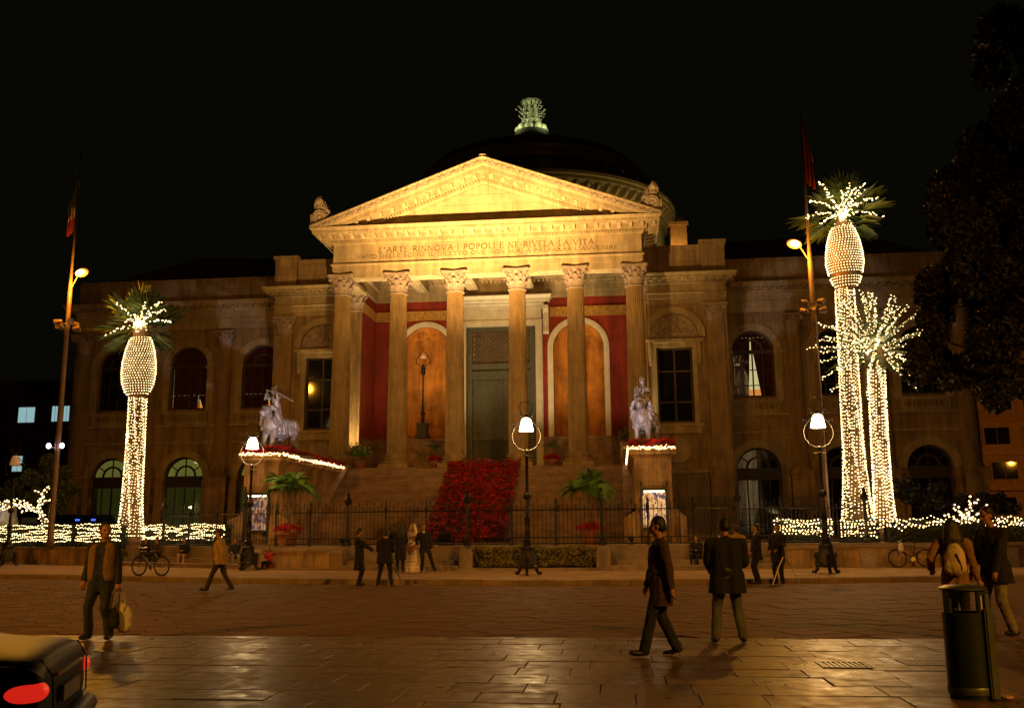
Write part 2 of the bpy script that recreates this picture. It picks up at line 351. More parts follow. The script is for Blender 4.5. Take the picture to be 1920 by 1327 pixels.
def copy_tree(o, parent=None):
    c = o.copy(); COL.objects.link(c); c.parent = parent
    for ch in list(o.children): copy_tree(ch, c)
    return c
def pt_inst(o): return o
# ------------------------------------------------------------------ ground lines of the square
BX = [-46, -22, -15.5, -11.6, -5.5, -1.4, 4, 10.9, 15, 18.4, 24, 46]; BY = [-5.5, -12.9, -15.8, -18.2, -21.6, -22.6, -23.2, -23.2, -21.4, -20.5, -20.6, -20.6]
KX = [-46, -24, -15.5, -11.7, -7.75, -3.3, .4, 4.9, 8.8, 12.9, 17.1, 20.6, 46]; KY = [-19.5, -22.6, -24.7, -25.8, -27.4, -28.8, -29.5, -30.2, -30.1, -29.4, -28.4, -27.5, -23]
def Bk(x): return float(np.interp(x, BX, BY))
def Kb(x): return float(np.mean([np.interp(x+d, KX, KY) for d in (-1.6, -.8, 0, .8, 1.6)]))
Z_P, Z_T = .15, 1.05          # pavement, terrace

def strip(mb, xs, f0, f1, z0, z1=None):
    z1 = z0 if z1 is None else z1
    for a, b in zip(xs, xs[1:]):
        mb.add([(a, f0(a), z0), (b, f0(b), z0), (b, f1(b), z1), (a, f1(a), z1)], [(0, 1, 2, 3)])
XS = [-46+i*.92 for i in range(101)]
def struct(o): return tag(o, kind='structure')
m = MB(); m.box(-420, 420, -300, 420, -1, -.03); struct(m.build('ground', EARTH))
m = MB(); strip(m, XS, lambda x: -45.12, lambda x: Kb(x)+.02, -.022); ROAD = struct(m.build('road', ROADST))
m = MB(); strip(m, [-60, 60], lambda x: -90, lambda x: -45.12, -.024); PLAZA = struct(m.build('plaza_pavement', EARTH))
m = MB(); strip(m, XS, lambda x: Kb(x)+.36, lambda x: Bk(x)+.02, Z_P-.012); SIDEW = struct(m.build('pavement', PAVEST))
m = MB(); strip(m, XS, lambda x: Bk(x)+1.6, lambda x: 8.2, Z_T); strip(m, XS, lambda x: Bk(x)+1.6, lambda x: Bk(x)+1.6, .5, Z_T); TER = struct(m.build('terrace', TERR))

# paving slabs of the near plaza: every slab its own piece
slabs = []
def slab_mesh(w, d):
    mb = MB(); h = .05; e = .006
    a, b = w/2-.005, d/2-.005
    mb.add([(-a, -b, -h), (a, -b, -h), (a, b, -h), (-a, b, -h), (-a, -b, -e), (a, -b, -e), (a, b, -e), (-a, b, -e), (-a+e, -b+e, 0), (a-e, -b+e, 0), (a-e, b-e, 0), (-a+e, b-e, 0)],
           [(8, 9, 10, 11)]+[(i, (i+1) % 4, 4+(i+1) % 4, 4+i) for i in range(4)]+[(4+i, 4+(i+1) % 4, 8+(i+1) % 4, 8+i) for i in range(4)])
    return mb.mesh('paving_slab', SLAB)
SLM = {w: slab_mesh(w, .6) for w in (.62, .78, .94, 1.1, 1.3)}
for r in range(10):
    yc = -45.42-.6*r; half = 5.6+.62*(60+yc)*.62
    x = 6.6-half+rnd.uniform(-.6, 0)
    while x < 6.9+half:
        w = rnd.choice([.62, .78, .78, .94, .94, 1.1, 1.3])
        o = inst('paving_slab', SLM[w], PLAZA, (x+w/2, yc, -.0+rnd.uniform(-.004, .003)))
        o.rotation_euler = (rnd.gauss(0, .0035), rnd.gauss(0, .0035), 0); x += w
mb = MB()
for r in range(60):
    yc = -45.42-.6*r
    for k in range(-40, 40):
        x = 6.5+k*.95+rnd.uniform(-.1, .1)
        half = 5.6+.62*(60+yc)*.62
        if r < 10 and abs(x-6.75) < half+.9: continue
        mb.box(x-.47, x+.46, yc-.295, yc+.295, -.05, rnd.uniform(-.006, 0))
o = mb.build('outer_paving', SLAB, PLAZA); o['kind'] = 'stuff'

# road stones laid on the diagonal; near ones are pieces, the far field is joined
near, far = 0, MB()
SM = []
for w, d in ((.82, .48), (.68, .48), (.95, .48)):
    mb = MB(); a, b, h, e = w/2-.007, d/2-.007, .06, .011
    mb.add([(-a, -b, -h), (a, -b, -h), (a, b, -h), (-a, b, -h), (-a, -b, -e), (a, -b, -e), (a, b, -e), (-a, b, -e), (-a+e, -b+e, 0), (a-e, -b+e, 0), (a-e, b-e, 0), (-a+e, b-e, 0)],
           [(8, 9, 10, 11)]+[(i, (i+1) % 4, 4+(i+1) % 4, 4+i) for i in range(4)]+[(4+i, 4+(i+1) % 4, 8+(i+1) % 4, 8+i) for i in range(4)])
    SM.append((w, mb.mesh('paving_stone', ROADST), list(mb.v), list(mb.f)))
ca, sa = math.cos(R(33)), math.sin(R(33))
for i in range(-98, 98):
    u = rnd.uniform(0, .5)-60
    while u < 70:
        k = rnd.randrange(3); w = SM[k][0]; v_ = i*.48
        x = 4+ca*(u+w/2)-sa*v_; y = -36+sa*(u+w/2)+ca*v_; u += w
        if not (-40 < x < 44): continue
        if y < -44.75 or y > Kb(x)-.75: continue
        tilt = (rnd.gauss(0, .006), rnd.gauss(0, .006), R(33)); z = rnd.uniform(-.008, .003)
        if y < -40.6 and abs(x-(8.24-.109*(y+60))) < .60*(y+60) and near < 285:
            o = inst('paving_stone', SM[k][1], ROAD, (x, y, z)); o.rotation_euler = tilt; near += 1
        else:
            M = Matrix.Translation((x, y, z)) @ Euler(tilt).to_matrix().to_4x4()
            far.add([M @ Vector(p) for p in SM[k][2]], SM[k][3])
o = far.build('road_paving', ROADST, ROAD); o['kind'] = 'stuff'
# edge course between plaza and road
x = -14
while x < 30:
    w = rnd.uniform(.8, 1.3); mb = MB(); mb.box(x+.006, x+w-.006, -45.1, -44.78, -.06, rnd.uniform(-.006, .002)); mb.build('edging_stone', SLAB, ROAD); x += w
# kerb stones and pavement slabs
xs = [-34+i*1.15 for i in range(64)]
for a, b in zip(xs, xs[1:]):
    mb = MB(); g = .008; z = Z_P+rnd.uniform(-.008, .008)
    A, B2 = (a+g, Kb(a)), (b-g, Kb(b))
    prof = [(0, -.06), (0, z-.04), (.04, z), (.35, z), (.35, -.06)]
    mb.add([(A[0], A[1]+d, h) for d, h in prof]+[(B2[0], B2[1]+d, h) for d, h in prof], [(0, 5, 6, 1), (1, 6, 7, 2), (2, 7, 8, 3), (3, 8, 9, 4), (0, 1, 2, 3, 4), (9, 8, 7, 6, 5)])
    mb.build('kerb_stone', KERBST, SIDEW)
mb = MB()
for a in [-34+i*.8 for i in range(92)]:
    y = Kb(a+.4)+.40; y1 = Bk(a+.4)-.05
    while y < y1:
        d = min(.7, y1-y); 
        if d > .15:
            s = (Kb(a+.79)-Kb(a+.01)); z = Z_P+rnd.uniform(-.005, .005)
            mb.add([(a+.006, y-s/2, z), (a+.794, y+s/2, z), (a+.794, y+s/2+d-.012, z+rnd.uniform(-.004, .004)), (a+.006, y-s/2+d-.012, z)], [(0, 1, 2, 3)])
        y += .7
o = mb.build('pavement_slabs', PAVEST, SIDEW); o['kind'] = 'stuff'

# ------------------------------------------------------------------ the opera house
TH = empty('opera_house', (0, 0, 0), 0, 'floodlit stone opera house with six columned temple front and low dome', 'opera house')
def P(mb, name, mats, parent=None, **k): return mb.build(name, mats, parent or TH, **k)

# --- Corinthian order -----------------------------------------------------
def shaft_mesh(r0, r1, z0, z1, nfl=24, a0=0., a1=2*PI, name='column', m=COLST):
    mb = MB(); rows = 9; prof = []
    k = int(nfl*(a1-a0)/(2*PI)+.5)
    angs = []
    for i in range(k):
        for t, rr in ((0, 1), (.17, 1), (.36, .93), (.64, .93), (.83, 1)): angs.append((a0+(a1-a0)*(i+t)/k, rr))
    full = abs(a1-a0-2*PI) < 1e-6
    if not full: angs.append((a1, 1))
    n = len(angs); vs = []; fs = []
    zs = [z0, z0+.12, z0+.2]+[z0+.2+(z1-z0-.4)*i/rows for i in range(1, rows)]+[z1-.2, z1-.12, z1]
    for j, z in enumerate(zs):
        t = (z-z0)/(z1-z0); r = r0+(r1-r0)*(t**1.6)
        flat = j in (0, 1, len(zs)-2, len(zs)-1)
        if j == 0 or j == len(zs)-1: r *= 1.05
        for a, rr in angs: q = r*(1 if flat else rr); vs.append((q*math.cos(a), q*math.sin(a), z))
    for j in range(len(zs)-1):
        for i in range(n if full else n-1): i2 = (i+1) % n; fs.append((j*n+i, j*n+i2, (j+1)*n+i2, (j+1)*n+i))
    mb.add(vs, fs); return mb.mesh(name, m)
def leaf(mb, a, r, z0, h, w, out, curl=.18):
    """one acanthus leaf standing on the bell at angle a"""
    rows = [(0, 0, w*.9), (.35, .05*out, w), (.65, .25*out, w*.95), (.88, .7*out, w*.75), (1.0, 1.05*out, w*.4), (.9, 1.3*out, w*.2)]
    vs = []; c, s_ = math.cos(a), math.sin(a)
    for t, o, ww in rows:
        for k in (-1, -.5, 0, .5, 1):
            rr = r+.02+o+(.03 if k == 0 else (0 if abs(k) == 1 else .012)); x = rr; y = k*ww/2
            vs.append((x*c-y*s_, x*s_+y*c, z0+h*t-(.03 if abs(k) == 1 else 0)*h))
    fs = [(i*5+j, i*5+j+1, i*5+j+6, i*5+j+5) for i in range(len(rows)-1) for j in range(4)]
    mb.add(vs, fs)
def spiral(c, axis_a, r, turns=1.6, n=14):
    pts = []
    for i in range(n+1):
        t = i/n; rr = r*(1-.8*t); a = PI*.5+2*PI*turns*t
        u = rr*math.cos(a); w = rr*math.sin(a)
        pts.append((c[0]+u*math.cos(axis_a), c[1]+u*math.sin(axis_a), c[2]+w))
    return pts
def capital_mesh(rn, h, half, name='capital'):
    """z from 0 to h; rn neck radius; half = half width of the abacus horns"""
    mb = MB()
    mb.lathe([(rn*1.08, -.06*h), (rn*1.16, -.02*h), (rn*1.06, .03*h), (rn*.98, .04*h), (rn*1.0, .45*h), (rn*1.1, .72*h), (rn*1.32, .86*h)], n=16)
    for k in range(8):
        leaf(mb, 2*PI*(k+.5)/8, rn*.99, .03*h, .36*h, rn*.78, rn*.30); leaf(mb, 2*PI*k/8, rn*1.0, .05*h, .60*h, rn*.74, rn*.42)
        leaf(mb, 2*PI*(k+.5)/8, rn*1.05, .38*h, .38*h, rn*.5, rn*.36)
    for k in range(4):
        a = PI/4+k*PI/2; d = half*1.13
        c = (d*math.cos(a), d*math.sin(a), .76*h)
        mb.tube(spiral(c, a, .105*h), [.05*h]*15, 5)
        mb.tube([(rn*1.05*math.cos(a), rn*1.05*math.sin(a), .5*h), ((rn*1.25)*math.cos(a), rn*1.25*math.sin(a), .72*h), (d*.93*math.cos(a), d*.93*math.sin(a), .855*h), (d*math.cos(a), d*math.sin(a), .865*h)], [.05*h, .05*h, .06*h, .05*h], 5)
        a2 = k*PI/2
        for sg in (-1, 1):
            b = a2+sg*.30; mb.tube(spiral((rn*1.28*math.cos(b), rn*1.28*math.sin(b), .74*h), a2+PI/2, .075*h), .032*h, 4)
        e = (half*.86*math.cos(a2), half*.86*math.sin(a2), .925*h)
        for q in range(6): mb.tube([e, (e[0]+.0, e[1], e[2])], .01, 4) if False else None
        mb.lathe([(0.001, -.06), (.085*h, -.03), (.095*h, .0), (.05*h, .035), (0.001, .04)], n=8)
        n0 = len(mb.v)-40; M = Matrix.Translation(e) @ Matrix.Rotation(a2, 4, 'Z') @ Matrix.Rotation(PI/2, 4, 'Y'); mb.xf(M, n0)
    poly = []
    for k in range(4):
        a = -3*PI/4+k*PI/2
        for t in (-.07, .07):
            q = a+t; poly.append((half*1.36*math.cos(q), half*1.36*math.sin(q)))
        b = a+PI/4
        for t in (-.33, 0, .33): poly.append((half*(.90 if t else .84)/math.cos(t)*math.cos(b+t), half*(.90 if t else .84)/math.cos(t)*math.sin(b+t)))
    mb.prism_xy(poly, .875*h, .93*h); mb.prism_xy([(x*1.04, y*1.04) for x, y in poly], .932*h, h)
    return mb.mesh(name, CAPST)
def base_mesh(rb, h, name='base', m=COLST):
    mb = MB(); w = rb*1.46; mb.box(-w, w, -w, w, 0, h*.32)
    mb.lathe([(rb*1.34, h*.325), (rb*1.42, h*.40), (rb*1.42, h*.50), (rb*1.34, h*.57), (rb*1.20, h*.59), (rb*1.13, h*.66), (rb*1.16, h*.72), (rb*1.22, h*.74), (rb*1.27, h*.80), (rb*1.22, h*.88), (rb*1.08, h*.90), (rb*1.05, h)], n=28)
    return mb.mesh(name, m)
COLX = [-9.6107, -5.8268, -2.0429, 2.0429, 5.8268, 9.6107]
SH = shaft_mesh(.63, .53, 6.45, 17.05); CP = capital_mesh(.53, 1.29, .84); BS = base_mesh(.64, .85)
for x in COLX:
    c = inst('column', SH, TH, (x, 0, 0)); inst('capital', CP, c, (0, 0, 17.05)); inst('base', BS, c, (0, 0, 5.6))
for me in (SH, BS, CP): me.shade_smooth(); me.set_sharp_from_angle(angle=R(28))

# --- portico entablature ----------------------------------------------------
PATH = [(-10.15, 4.25), (-10.15, -.55), (10.15, -.55), (10.15, 4.25)]
def shift(prof, path): return prof, path
P(MB().sweep([(-1.1, 18.35), (-1.1, 18.13), (0, 18.13), (0, 18.58), (.045, 18.60), (.045, 18.93), (.09, 18.96), (.15, 19.02), (.15, 19.08), (-.6, 19.08)], PATH), 'architrave', STONE)
FRZ = P(MB().sweep([(-.6, 19.085), (0, 19.085), (0, 20.38), (-.6, 20.38)], PATH), 'frieze', STONE)
CORN = P(MB().sweep([(-.6, 20.385), (.04, 20.385), (.12, 20.44), (.12, 20.47), (.16, 20.475), (.16, 20.64), (.30, 20.66), (.36, 20.70), (.36, 20.95), (1.10, 20.955), (1.12, 20.94), (1.15, 20.95), (1.15, 21.10), (1.19, 21.12), (1.30, 21.27), (1.30, 21.30), (-.4, 21.33)], PATH), 'cornice', STONE)
def modillion_mesh(w, d, h):
    mb = MB(); mb.prism_yz([(0, 0), (-d*.28, -.0), (-d*.5, h*.18), (-d*.85, h*.38), (-d, h*.55), (-d, h*.85), (0, h*.85)], -w/2, w/2)
    mb.box(-w*.62, w*.62, -d*1.05, 0, h*.85, h); return mb.mesh('modillion', STONE)
MODM = modillion_mesh(.24, .64, .26)
n = 30
for i in range(n+1): inst('modillion', MODM, CORN, (-10.9+21.8*i/n, -.91, 20.69))
for sx in (-1, 1):
    for i in range(1, 7): inst('modillion', MODM, CORN, (sx*10.5, -.9+i*.76, 20.69), sx*PI/2)
mb = MB(); k = 0; x = -10.32
while x < 10.3: mb.box(x, x+.115, -.84, -.70, 20.485, 20.63); x += .19
P(mb, 'dentil_course', STONE)['kind'] = 'stuff'

# inscription: Roman capitals built from strokes, cut dark
def arc(cx, cz, rx, rz, a0, a1, n=10): return [(cx+rx*math.cos(R(a0+(a1-a0)*i/n)), cz+rz*math.sin(R(a0+(a1-a0)*i/n))) for i in range(n+1)]
T1, T2 = .15, .095
GL = {
 'A': (.80, [([(.03, 0), (.40, 1)], T2), ([(.40, 1), (.77, 0)], T1), ([(.16, .36), (.62, .36)], T2)], [(.03, 0), (.77, 0)]),
 'C': (.82, [(arc(.46, .5, .42, .5, 48, 312), T1)], []),
 'D': (.80, [([(.12, 0), (.12, 1)], T1), ([(.12, 1)]+arc(.34, .5, .42, .5, 90, -90)+[(.12, 0)], T1*.8)], []),
 'E': (.60, [([(.12, 0), (.12, 1)], T1), ([(.12, 1), (.56, 1)], T2), ([(.12, .52), (.46, .52)], T2), ([(.12, 0), (.58, 0)], T2)], [(.06, 0), (.06, 1)]),
 'I': (.26, [([(.13, 0), (.13, 1)], T1)], [(.13, 0), (.13, 1)]),
 'L': (.58, [([(.12, 0), (.12, 1)], T1), ([(.12, 0), (.56, 0)], T2)], [(.12, 1), (.08, 0)]),
 'M': (.98, [([(.12, 0), (.18, 1)], T2), ([(.18, 1), (.49, .05)], T1), ([(.49, .05), (.80, 1)], T2), ([(.80, 1), (.87, 0)], T1)], [(.12, 0), (.87, 0)]),
 'N': (.84, [([(.12, 0), (.12, 1)], T2), ([(.12, 1), (.72, 0)], T1), ([(.72, 0), (.72, 1)], T2)], [(.12, 0), (.72, 1)]),
 'O': (.94, [(arc(.47, .5, .42, .5, 0, 360, 18), T1*.9)], []),
 'P': (.62, [([(.12, 0), (.12, 1)], T1), ([(.12, 1)]+arc(.30, .74, .26, .26, 90, -90)+[(.12, .48)], T2*1.3)], [(.12, 0)]),
 'R': (.72, [([(.12, 0), (.12, 1)], T1), ([(.12, 1)]+arc(.30, .74, .26, .26, 90, -90)+[(.12, .48)], T2*1.3), ([(.34, .48), (.70, 0)], T1)], [(.12, 0)]),
 'S': (.58, [(arc(.29, .75, .21, .25, 30, 270)+arc(.29, .25, .22, .25, 90, -150), T1*.85)], []),
 'T': (.70, [([(.35, 0), (.35, 1)], T1), ([(.02, 1), (.68, 1)], T2)], [(.35, 0)]),
 'V': (.78, [([(.03, 1), (.39, 0)], T1), ([(.39, 0), (.75, 1)], T2)], [(.03, 1), (.75, 1)]),
 "'": (.22, [([(.13, 1), (.08, .72)], T1)], []), '.': (.34, [([(.12, .5), (.22, .5)], .11)], []), ' ': (.3, [], [])}
def letters(mb, text, x0, x1, z, h, y, th=.012):
    tot = sum(GL[c][0] for c in text)+.16*(len(text)-1); k = (x1-x0)/tot; x = x0
    def rib(pts, t):
        for (ax, az), (bx, bz) in zip(pts, pts[1:]):
            dx, dz = (bx-ax)*k, (bz-az)*h; l = math.hypot(dx, dz) or 1; nx, nz = -dz/l*t*h/2, dx/l*t*h/2; ex, ez = dx/l*.015, dz/l*.015
            A = [(x+ax*k+nx-ex, z+az*h+nz-ez), (x+ax*k-nx-ex, z+az*h-nz-ez), (x+bx*k-nx+ex, z+bz*h-nz+ez), (x+bx*k+nx+ex, z+bz*h+nz+ez)]
            mb.prism_xz(A, y, y+th)
    for c in text:
        w, st, se = GL[c]
        for pts, t in st: rib(pts, t)
        for sx, sz in se: rib([(sx-.13, sz), (sx+.13, sz)], .05)
        x += (w+.16)*k
INSC = mat('incised_lettering', (.115, .070, .028), .9, var=.2)
mb = MB(); letters(mb, "L'ARTE.RINNOVA.I.POPOLI.E.NE.RIVELA.LA.VITA", -7.05, 7.1, 19.79, .36, -.562)
letters(mb, "VANO DELLE SCENE IL DILETTO OVE NON MIRI A PREPARAR L'AVVENIRE", -8.6, 8.6, 19.44, .23, -.562)
mb.build('inscription', INSC, FRZ)

# --- pediment -----------------------------------------------------------------
SL = (25.70-21.45)/11.45; ZA = 25.70
rk = [(-.3, 0.), (1.30, 0.), (1.32, .06), (1.24, .20), (1.26, .50), (1.20, .60), (1.15, .62), (1.15, .90), (1.10, .93), (.78, .95), (.78, 1.24), (.73, 1.27), (.66, 1.32), (.66, 1.52), (.61, 1.56), (.56, 1.68), (.56, 1.78)]
mb = MB(); rows = []
for d, v in rk:
    xe = min(11.45+.0, (ZA-v-21.31)/SL) if v > 0.1 else 11.45+(d if d < 1 else 0)*0
    xe = min(xe, 11.45)
    rows.append([(-xe, -.55-d, ZA-v-SL*xe), (0, -.55-d, ZA-v), (xe, -.55-d, ZA-v-SL*xe)])
vs = [p for r in rows for p in r]; fs = []
for j in range(len(rk)-1):
    for i in range(2): fs.append((j*3+i, (j+1)*3+i, (j+1)*3+i+1, j*3+i+1))
mb.add(vs, fs)
for sx in (-1, 1):   # close the corner ends
    idx = [r[0] if sx < 0 else r[2] for r in rows]; mb.add(idx, [tuple(range(len(idx)))])
RAK = P(mb, 'raking_cornice', STONE)
mb = MB()
for sx in (-1, 1):
    i = 0
    while True:
        x = .55+.78*i; i += 1
        if x > 8.9: break
        inst('modillion', MODM, RAK, (sx*x, -1.325, ZA-.955-SL*x-.255), 0, (1, .52, 1))
    x = .12
    while x < 6.6:
        z = ZA-1.34-SL*x; mb.obox((sx*x, -1.27, z-.10), (.115, .14, .17)); x += .2
P(mb, 'raking_dentils', STONE)['kind'] = 'stuff'
# palmettes and rosettes along the gutter
mbp = MB(); mbp.lathe([(.001, .05), (.06, .045), (.09, .02), (.13, .045), (.17, .05), (.20, .03), (.205, 0)], n=12); mbp.xf(Matrix.Rotation(PI/2, 4, 'X')); ROS = mbp.mesh('rosette', CARVED)
mbp = MB()
for a in (-60, -38, -18, 0, 18, 38, 60): mbp.tube([(0, 0, -.17), (.14*math.sin(R(a)), -.02, -.17+.17*math.cos(R(a))), (.26*math.sin(R(a)), -.035, -.17+.38*math.cos(R(a)))], [.02, .035, .02], 4)
PALM = mbp.mesh('palmette', CARVED)
for sx in (-1, 1):
    for i in range(29):
        x = .3+i*.385
        if x > 10.7: break
        o = inst('rosette' if i % 2 else 'palmette', ROS if i % 2 else PALM, RAK, (sx*x, -1.81, ZA-.33-SL*x)); o.rotation_euler = (0, sx*math.atan(SL), 0); o.scale = (.9, 1, .9)
# tympanum in courses of blocks
def clip(poly, nx, nz, c):
    out = []
    for i in range(len(poly)):
        a, b = poly[i], poly[(i+1) % len(poly)]; da = nx*a[0]+nz*a[1]-c; db = nx*b[0]+nz*b[1]-c
        if da <= 0: out.append(a)
        if da*db < 0: t = da/(da-db); out.append((a[0]+t*(b[0]-a[0]), a[1]+t*(b[1]-a[1])))
    return out
mb = MB(); mb.prism_xz([(-7, 21.32), (7, 21.32), (0, 23.99)], -1.05, -.6); TY = P(mb, 'tympanum', TYMP)
r = 0
for zc in np.arange(21.33, 23.9, .66):
    x = -7.0-(.8 if r % 2 else 0); r += 1
    while x < 7:
        w = 1.62; g = .010
        q = [(x+g, zc+g), (x+w-g, zc+g), (x+w-g, zc+.66-g), (x+g, zc+.66-g)]
        q = clip(q, SL, 1, 23.96); q = clip(q, -SL, 1, 23.96)
        if len(q) >= 3:
            b = MB(); b.prism_xz(q, -1.105+rnd.uniform(-.006, .006), -1.05); b.build('stone_block', TYMP, TY)
        x += w
# corner and crown ornaments
def soup_ell(mb, c, r, M=None, n=12, k=8):
    prof = [(math.sin(PI*j/k), -math.cos(PI*j/k)) for j in range(k+1)]; prof[0] = (1e-5, -1); prof[-1] = (1e-5, 1)
    i0 = len(mb.v); mb.lathe(prof, n=n)
    T = Matrix.Translation(c) @ (M.to_4x4() if M else Matrix.Identity(4)) @ Matrix.Diagonal((r[0], r[1], r[2], 1)); mb.xf(T, i0)
for sx in (-1, 1):
    mb = MB(); mb.box(-.62, .62, -.35, .4, -.15, .55)
    i0 = len(mb.v); mb.lathe([(.001, .12), (.10, .10), (.14, .02), (.22, .1), (.30, .12), (.38, .08), (.46, .1), (.5, 0)], n=18); mb.xf(Matrix.Translation((0, -.36, .35)) @ Matrix.Rotation(PI/2, 4, 'X'), i0)
    mb.prism_xz([(.62, .0), (1.4, -.28), (1.1, .1), (.62, .42)], -.3, .3)
    soup_ell(mb, (-.1, 0, .95), (.40, .34, .55)); soup_ell(mb, (-.16, -.12, 1.52), (.25, .26, .32)); soup_ell(mb, (-.16, -.3, 1.44), (.13, .14, .19))
    soup_ell(mb, (-.38, 0, 1.30), (.13, .24, .42)); soup_ell(mb, (.06, 0, 1.30), (.13, .24, .42)); soup_ell(mb, (-.16, 0, 1.84), (.16, .18, .10))
    for q in range(6): mb.tube([(.1+.07*q, -.3+.02*q, .75), (.24+.08*q, -.2, 1.15-.09*q), (.3+.1*q, -.1, 1.5-.2*q)], [.07, .06, .02], 5)
    if sx < 0: pass
    for i, v in enumerate(mb.v): mb.v[i] = (v[0]*-sx*1.0, v[1], v[2])
    if sx > 0: mb.f = [tuple(reversed(f)) for f in mb.f]
    o = P(mb, 'acroterion', CARVED, smooth=True); o.location = (sx*10.85, -1.25, 21.72); o.data.set_sharp_from_angle(angle=R(40))
mb = MB(); mb.lathe([(.001, .0), (.25, .05), (.32, .2), (.2, .34), (.001, .38)], n=10); o = P(mb, 'crown_ornament', CARVED); o.location = (0, -1.5, 25.62)
# roof of the temple front
mb = MB(); mb.add([(-11.4, -1.7, 21.45), (0, -1.7, 25.69), (11.4, -1.7, 21.45), (-11.4, 21, 21.45), (0, 21, 25.69), (11.4, 21, 21.45)], [(0, 1, 4, 3), (1, 2, 5, 4), (3, 4, 5)]); P(mb, 'portico_roof', LEAD)

# --- inside the portico -------------------------------------------------------
mb = MB(); mb.box(-10.9, 10.9, -1.0, 8.5, 4.6, 5.6); P(mb, 'portico_floor', STEPST)
NX = 5.62
mb = MB()
q = lambda a, b, c, d: mb.add([a, b, c, d], [(0, 1, 2, 3)])
for sx in (-1, 1):
    x0, x1 = (2.75, 9.5) if sx > 0 else (-9.5, -2.75)
    mb.archwall(x0, x1, 8.3, 18.54, 8.3, .2, sx*NX, 1.84, 8.3, 14.75, 20)
    mb.add([(sx*9.5, 8.3, 5.6), (sx*9.5, 4.3, 5.6), (sx*9.5, 4.3, 18.54), (sx*9.5, 8.3, 18.54)], [(0, 1, 2, 3)])
mb.add([(-2.75, 8.3, 16.5), (2.75, 8.3, 16.5), (2.75, 8.3, 18.54), (-2.75, 8.3, 18.54)], [(0, 1, 2, 3)])
BW = P(mb, 'back_wall', REDW)
mb = MB()
mb.sweep([(-.02, 17.1), (.03, 17.1), (.05, 17.16), (.05, 17.74), (.03, 17.8), (-.02, 17.8)], [(9.5, 4.4), (9.5, 8.3), (-9.5, 8.3), (-9.5, 4.4)][::-1]) if False else None
for sx in (-1, 1):
    x0, x1 = (3.6, 9.44) if sx > 0 else (-9.44, -3.6)
    mb.box(x0, x1, 8.22, 8.30, 17.1, 17.8); mb.box(min(sx*9.44, sx*9.52), max(sx*9.44, sx*9.52), 4.4, 8.3, 17.1, 17.8)
    x = x0+.25
    while x < x1-.2: mb.arch(x, 17.45, .10, .16, 8.195, 8.22, 8, 0, 2*PI); x += .46
    mb.box(x0, x1, 8.19, 8.22, 17.1, 17.17); mb.box(x0, x1, 8.19, 8.22, 17.73, 17.8)
mb.build('gold_band', GOLD, BW)
# niches
for sx in (-1, 1):
    cx = sx*NX; mb = MB(); n = 18; rings = []
    for j in range(13):      # cylinder part then quarter dome
        if j <= 4: z = 8.3+(14.75-8.3)*j/4; rr = 1.84; dep = 1.05
        else:
            t = (j-4)/8*PI/2; z = 14.75+1.84*math.sin(t); rr = 1.84*math.cos(t)+.001; dep = 1.05*math.cos(t)+.001
        rings.append([(cx-rr*math.cos(PI*i/n), 8.45+dep*math.sin(PI*i/n), z) for i in range(n+1)])
    vs = [p for r_ in rings for p in r_]
    fs = [(j*(n+1)+i, j*(n+1)+i+1, (j+1)*(n+1)+i+1, (j+1)*(n+1)+i) for j in range(12) for i in range(n)]
    mb.add(vs, fs); mb.add([(cx-1.84, 8.3, 8.3), (cx+1.84, 8.3, 8.3)]+[rings[0][i] for i in range(n, -1, -1)], [tuple(range(n+3))])
    ni = P(mb, 'niche', OCHRE, smooth=True)
    b = MB(); b.arch(cx, 14.75, 1.84, 2.02, 8.22, 8.34, 24); b.arch(cx, 14.75, 2.02, 2.24, 8.16, 8.30, 24)
    for s2 in (-1, 1):
        a, c = sorted((cx+s2*1.84, cx+s2*2.02)); b.box(a, c, 8.22, 8.34, 8.3, 14.75); a, c = sorted((cx+s2*2.02, cx+s2*2.24)); b.box(a, c, 8.16, 8.30, 8.3, 14.75)
    for i in range(60):
        a = PI*i/59; b.obox((cx+2.13*math.cos(a), 8.15, 14.75+2.13*math.sin(a)), (.07, .04, .06), Matrix.Rotation(PI/2-a, 3, 'Y'))
    b.build('arch_moulding', MARBLE, ni)
# dado
for sx in (-1, 1):
    mb = MB(); a, c = sorted((sx*3.0, sx*9.45)); mb.box(a, c, 8.12, 8.3, 5.6, 8.1); mb.box(a, c, 8.05, 8.3, 8.1, 8.28)
    a, c = sorted((sx*9.35, sx*9.5)); mb.box(a, c, 4.5, 8.1, 5.6, 8.1)
    mb.box(sx*NX-1.7, sx*NX+1.7, 8.06, 8.12, 6.0, 7.8); P(mb, 'dado', DADO)
# entablature over the back wall, ceiling and beams
mb = MB(); mb.box(-9.5, 9.5, 8.15, 8.4, 18.54, 19.0); mb.box(-9.5, 9.5, 8.08, 8.4, 19.0, 19.5); mb.box(-9.5, 9.5, 7.95, 8.4, 19.5, 19.62); mb.box(-9.5, 9.5, 7.6, 8.4, 19.9, 20.1); mb.box(-9.5, 9.5, 7.85, 8.4, 19.62, 19.9)
x = -9.4
while x < 9.4: mb.box(x, x+.16, 7.68, 7.85, 19.66, 19.88); x += .32
for sx in (-1, 1):
    a, c = sorted((sx*9.05, sx*9.6)); mb.box(a, c, .5, 8.0, 19.3, 20.3); a, c = sorted((sx*9.3, sx*9.6)); mb.box(a, c, .5, 8.0, 18.54, 19.3)
P(mb, 'inner_entablature', STONE)
mb = MB(); mb.box(-9.6, 9.6, .5, 8.4, 20.5, 20.7); P(mb, 'ceiling', STONE)
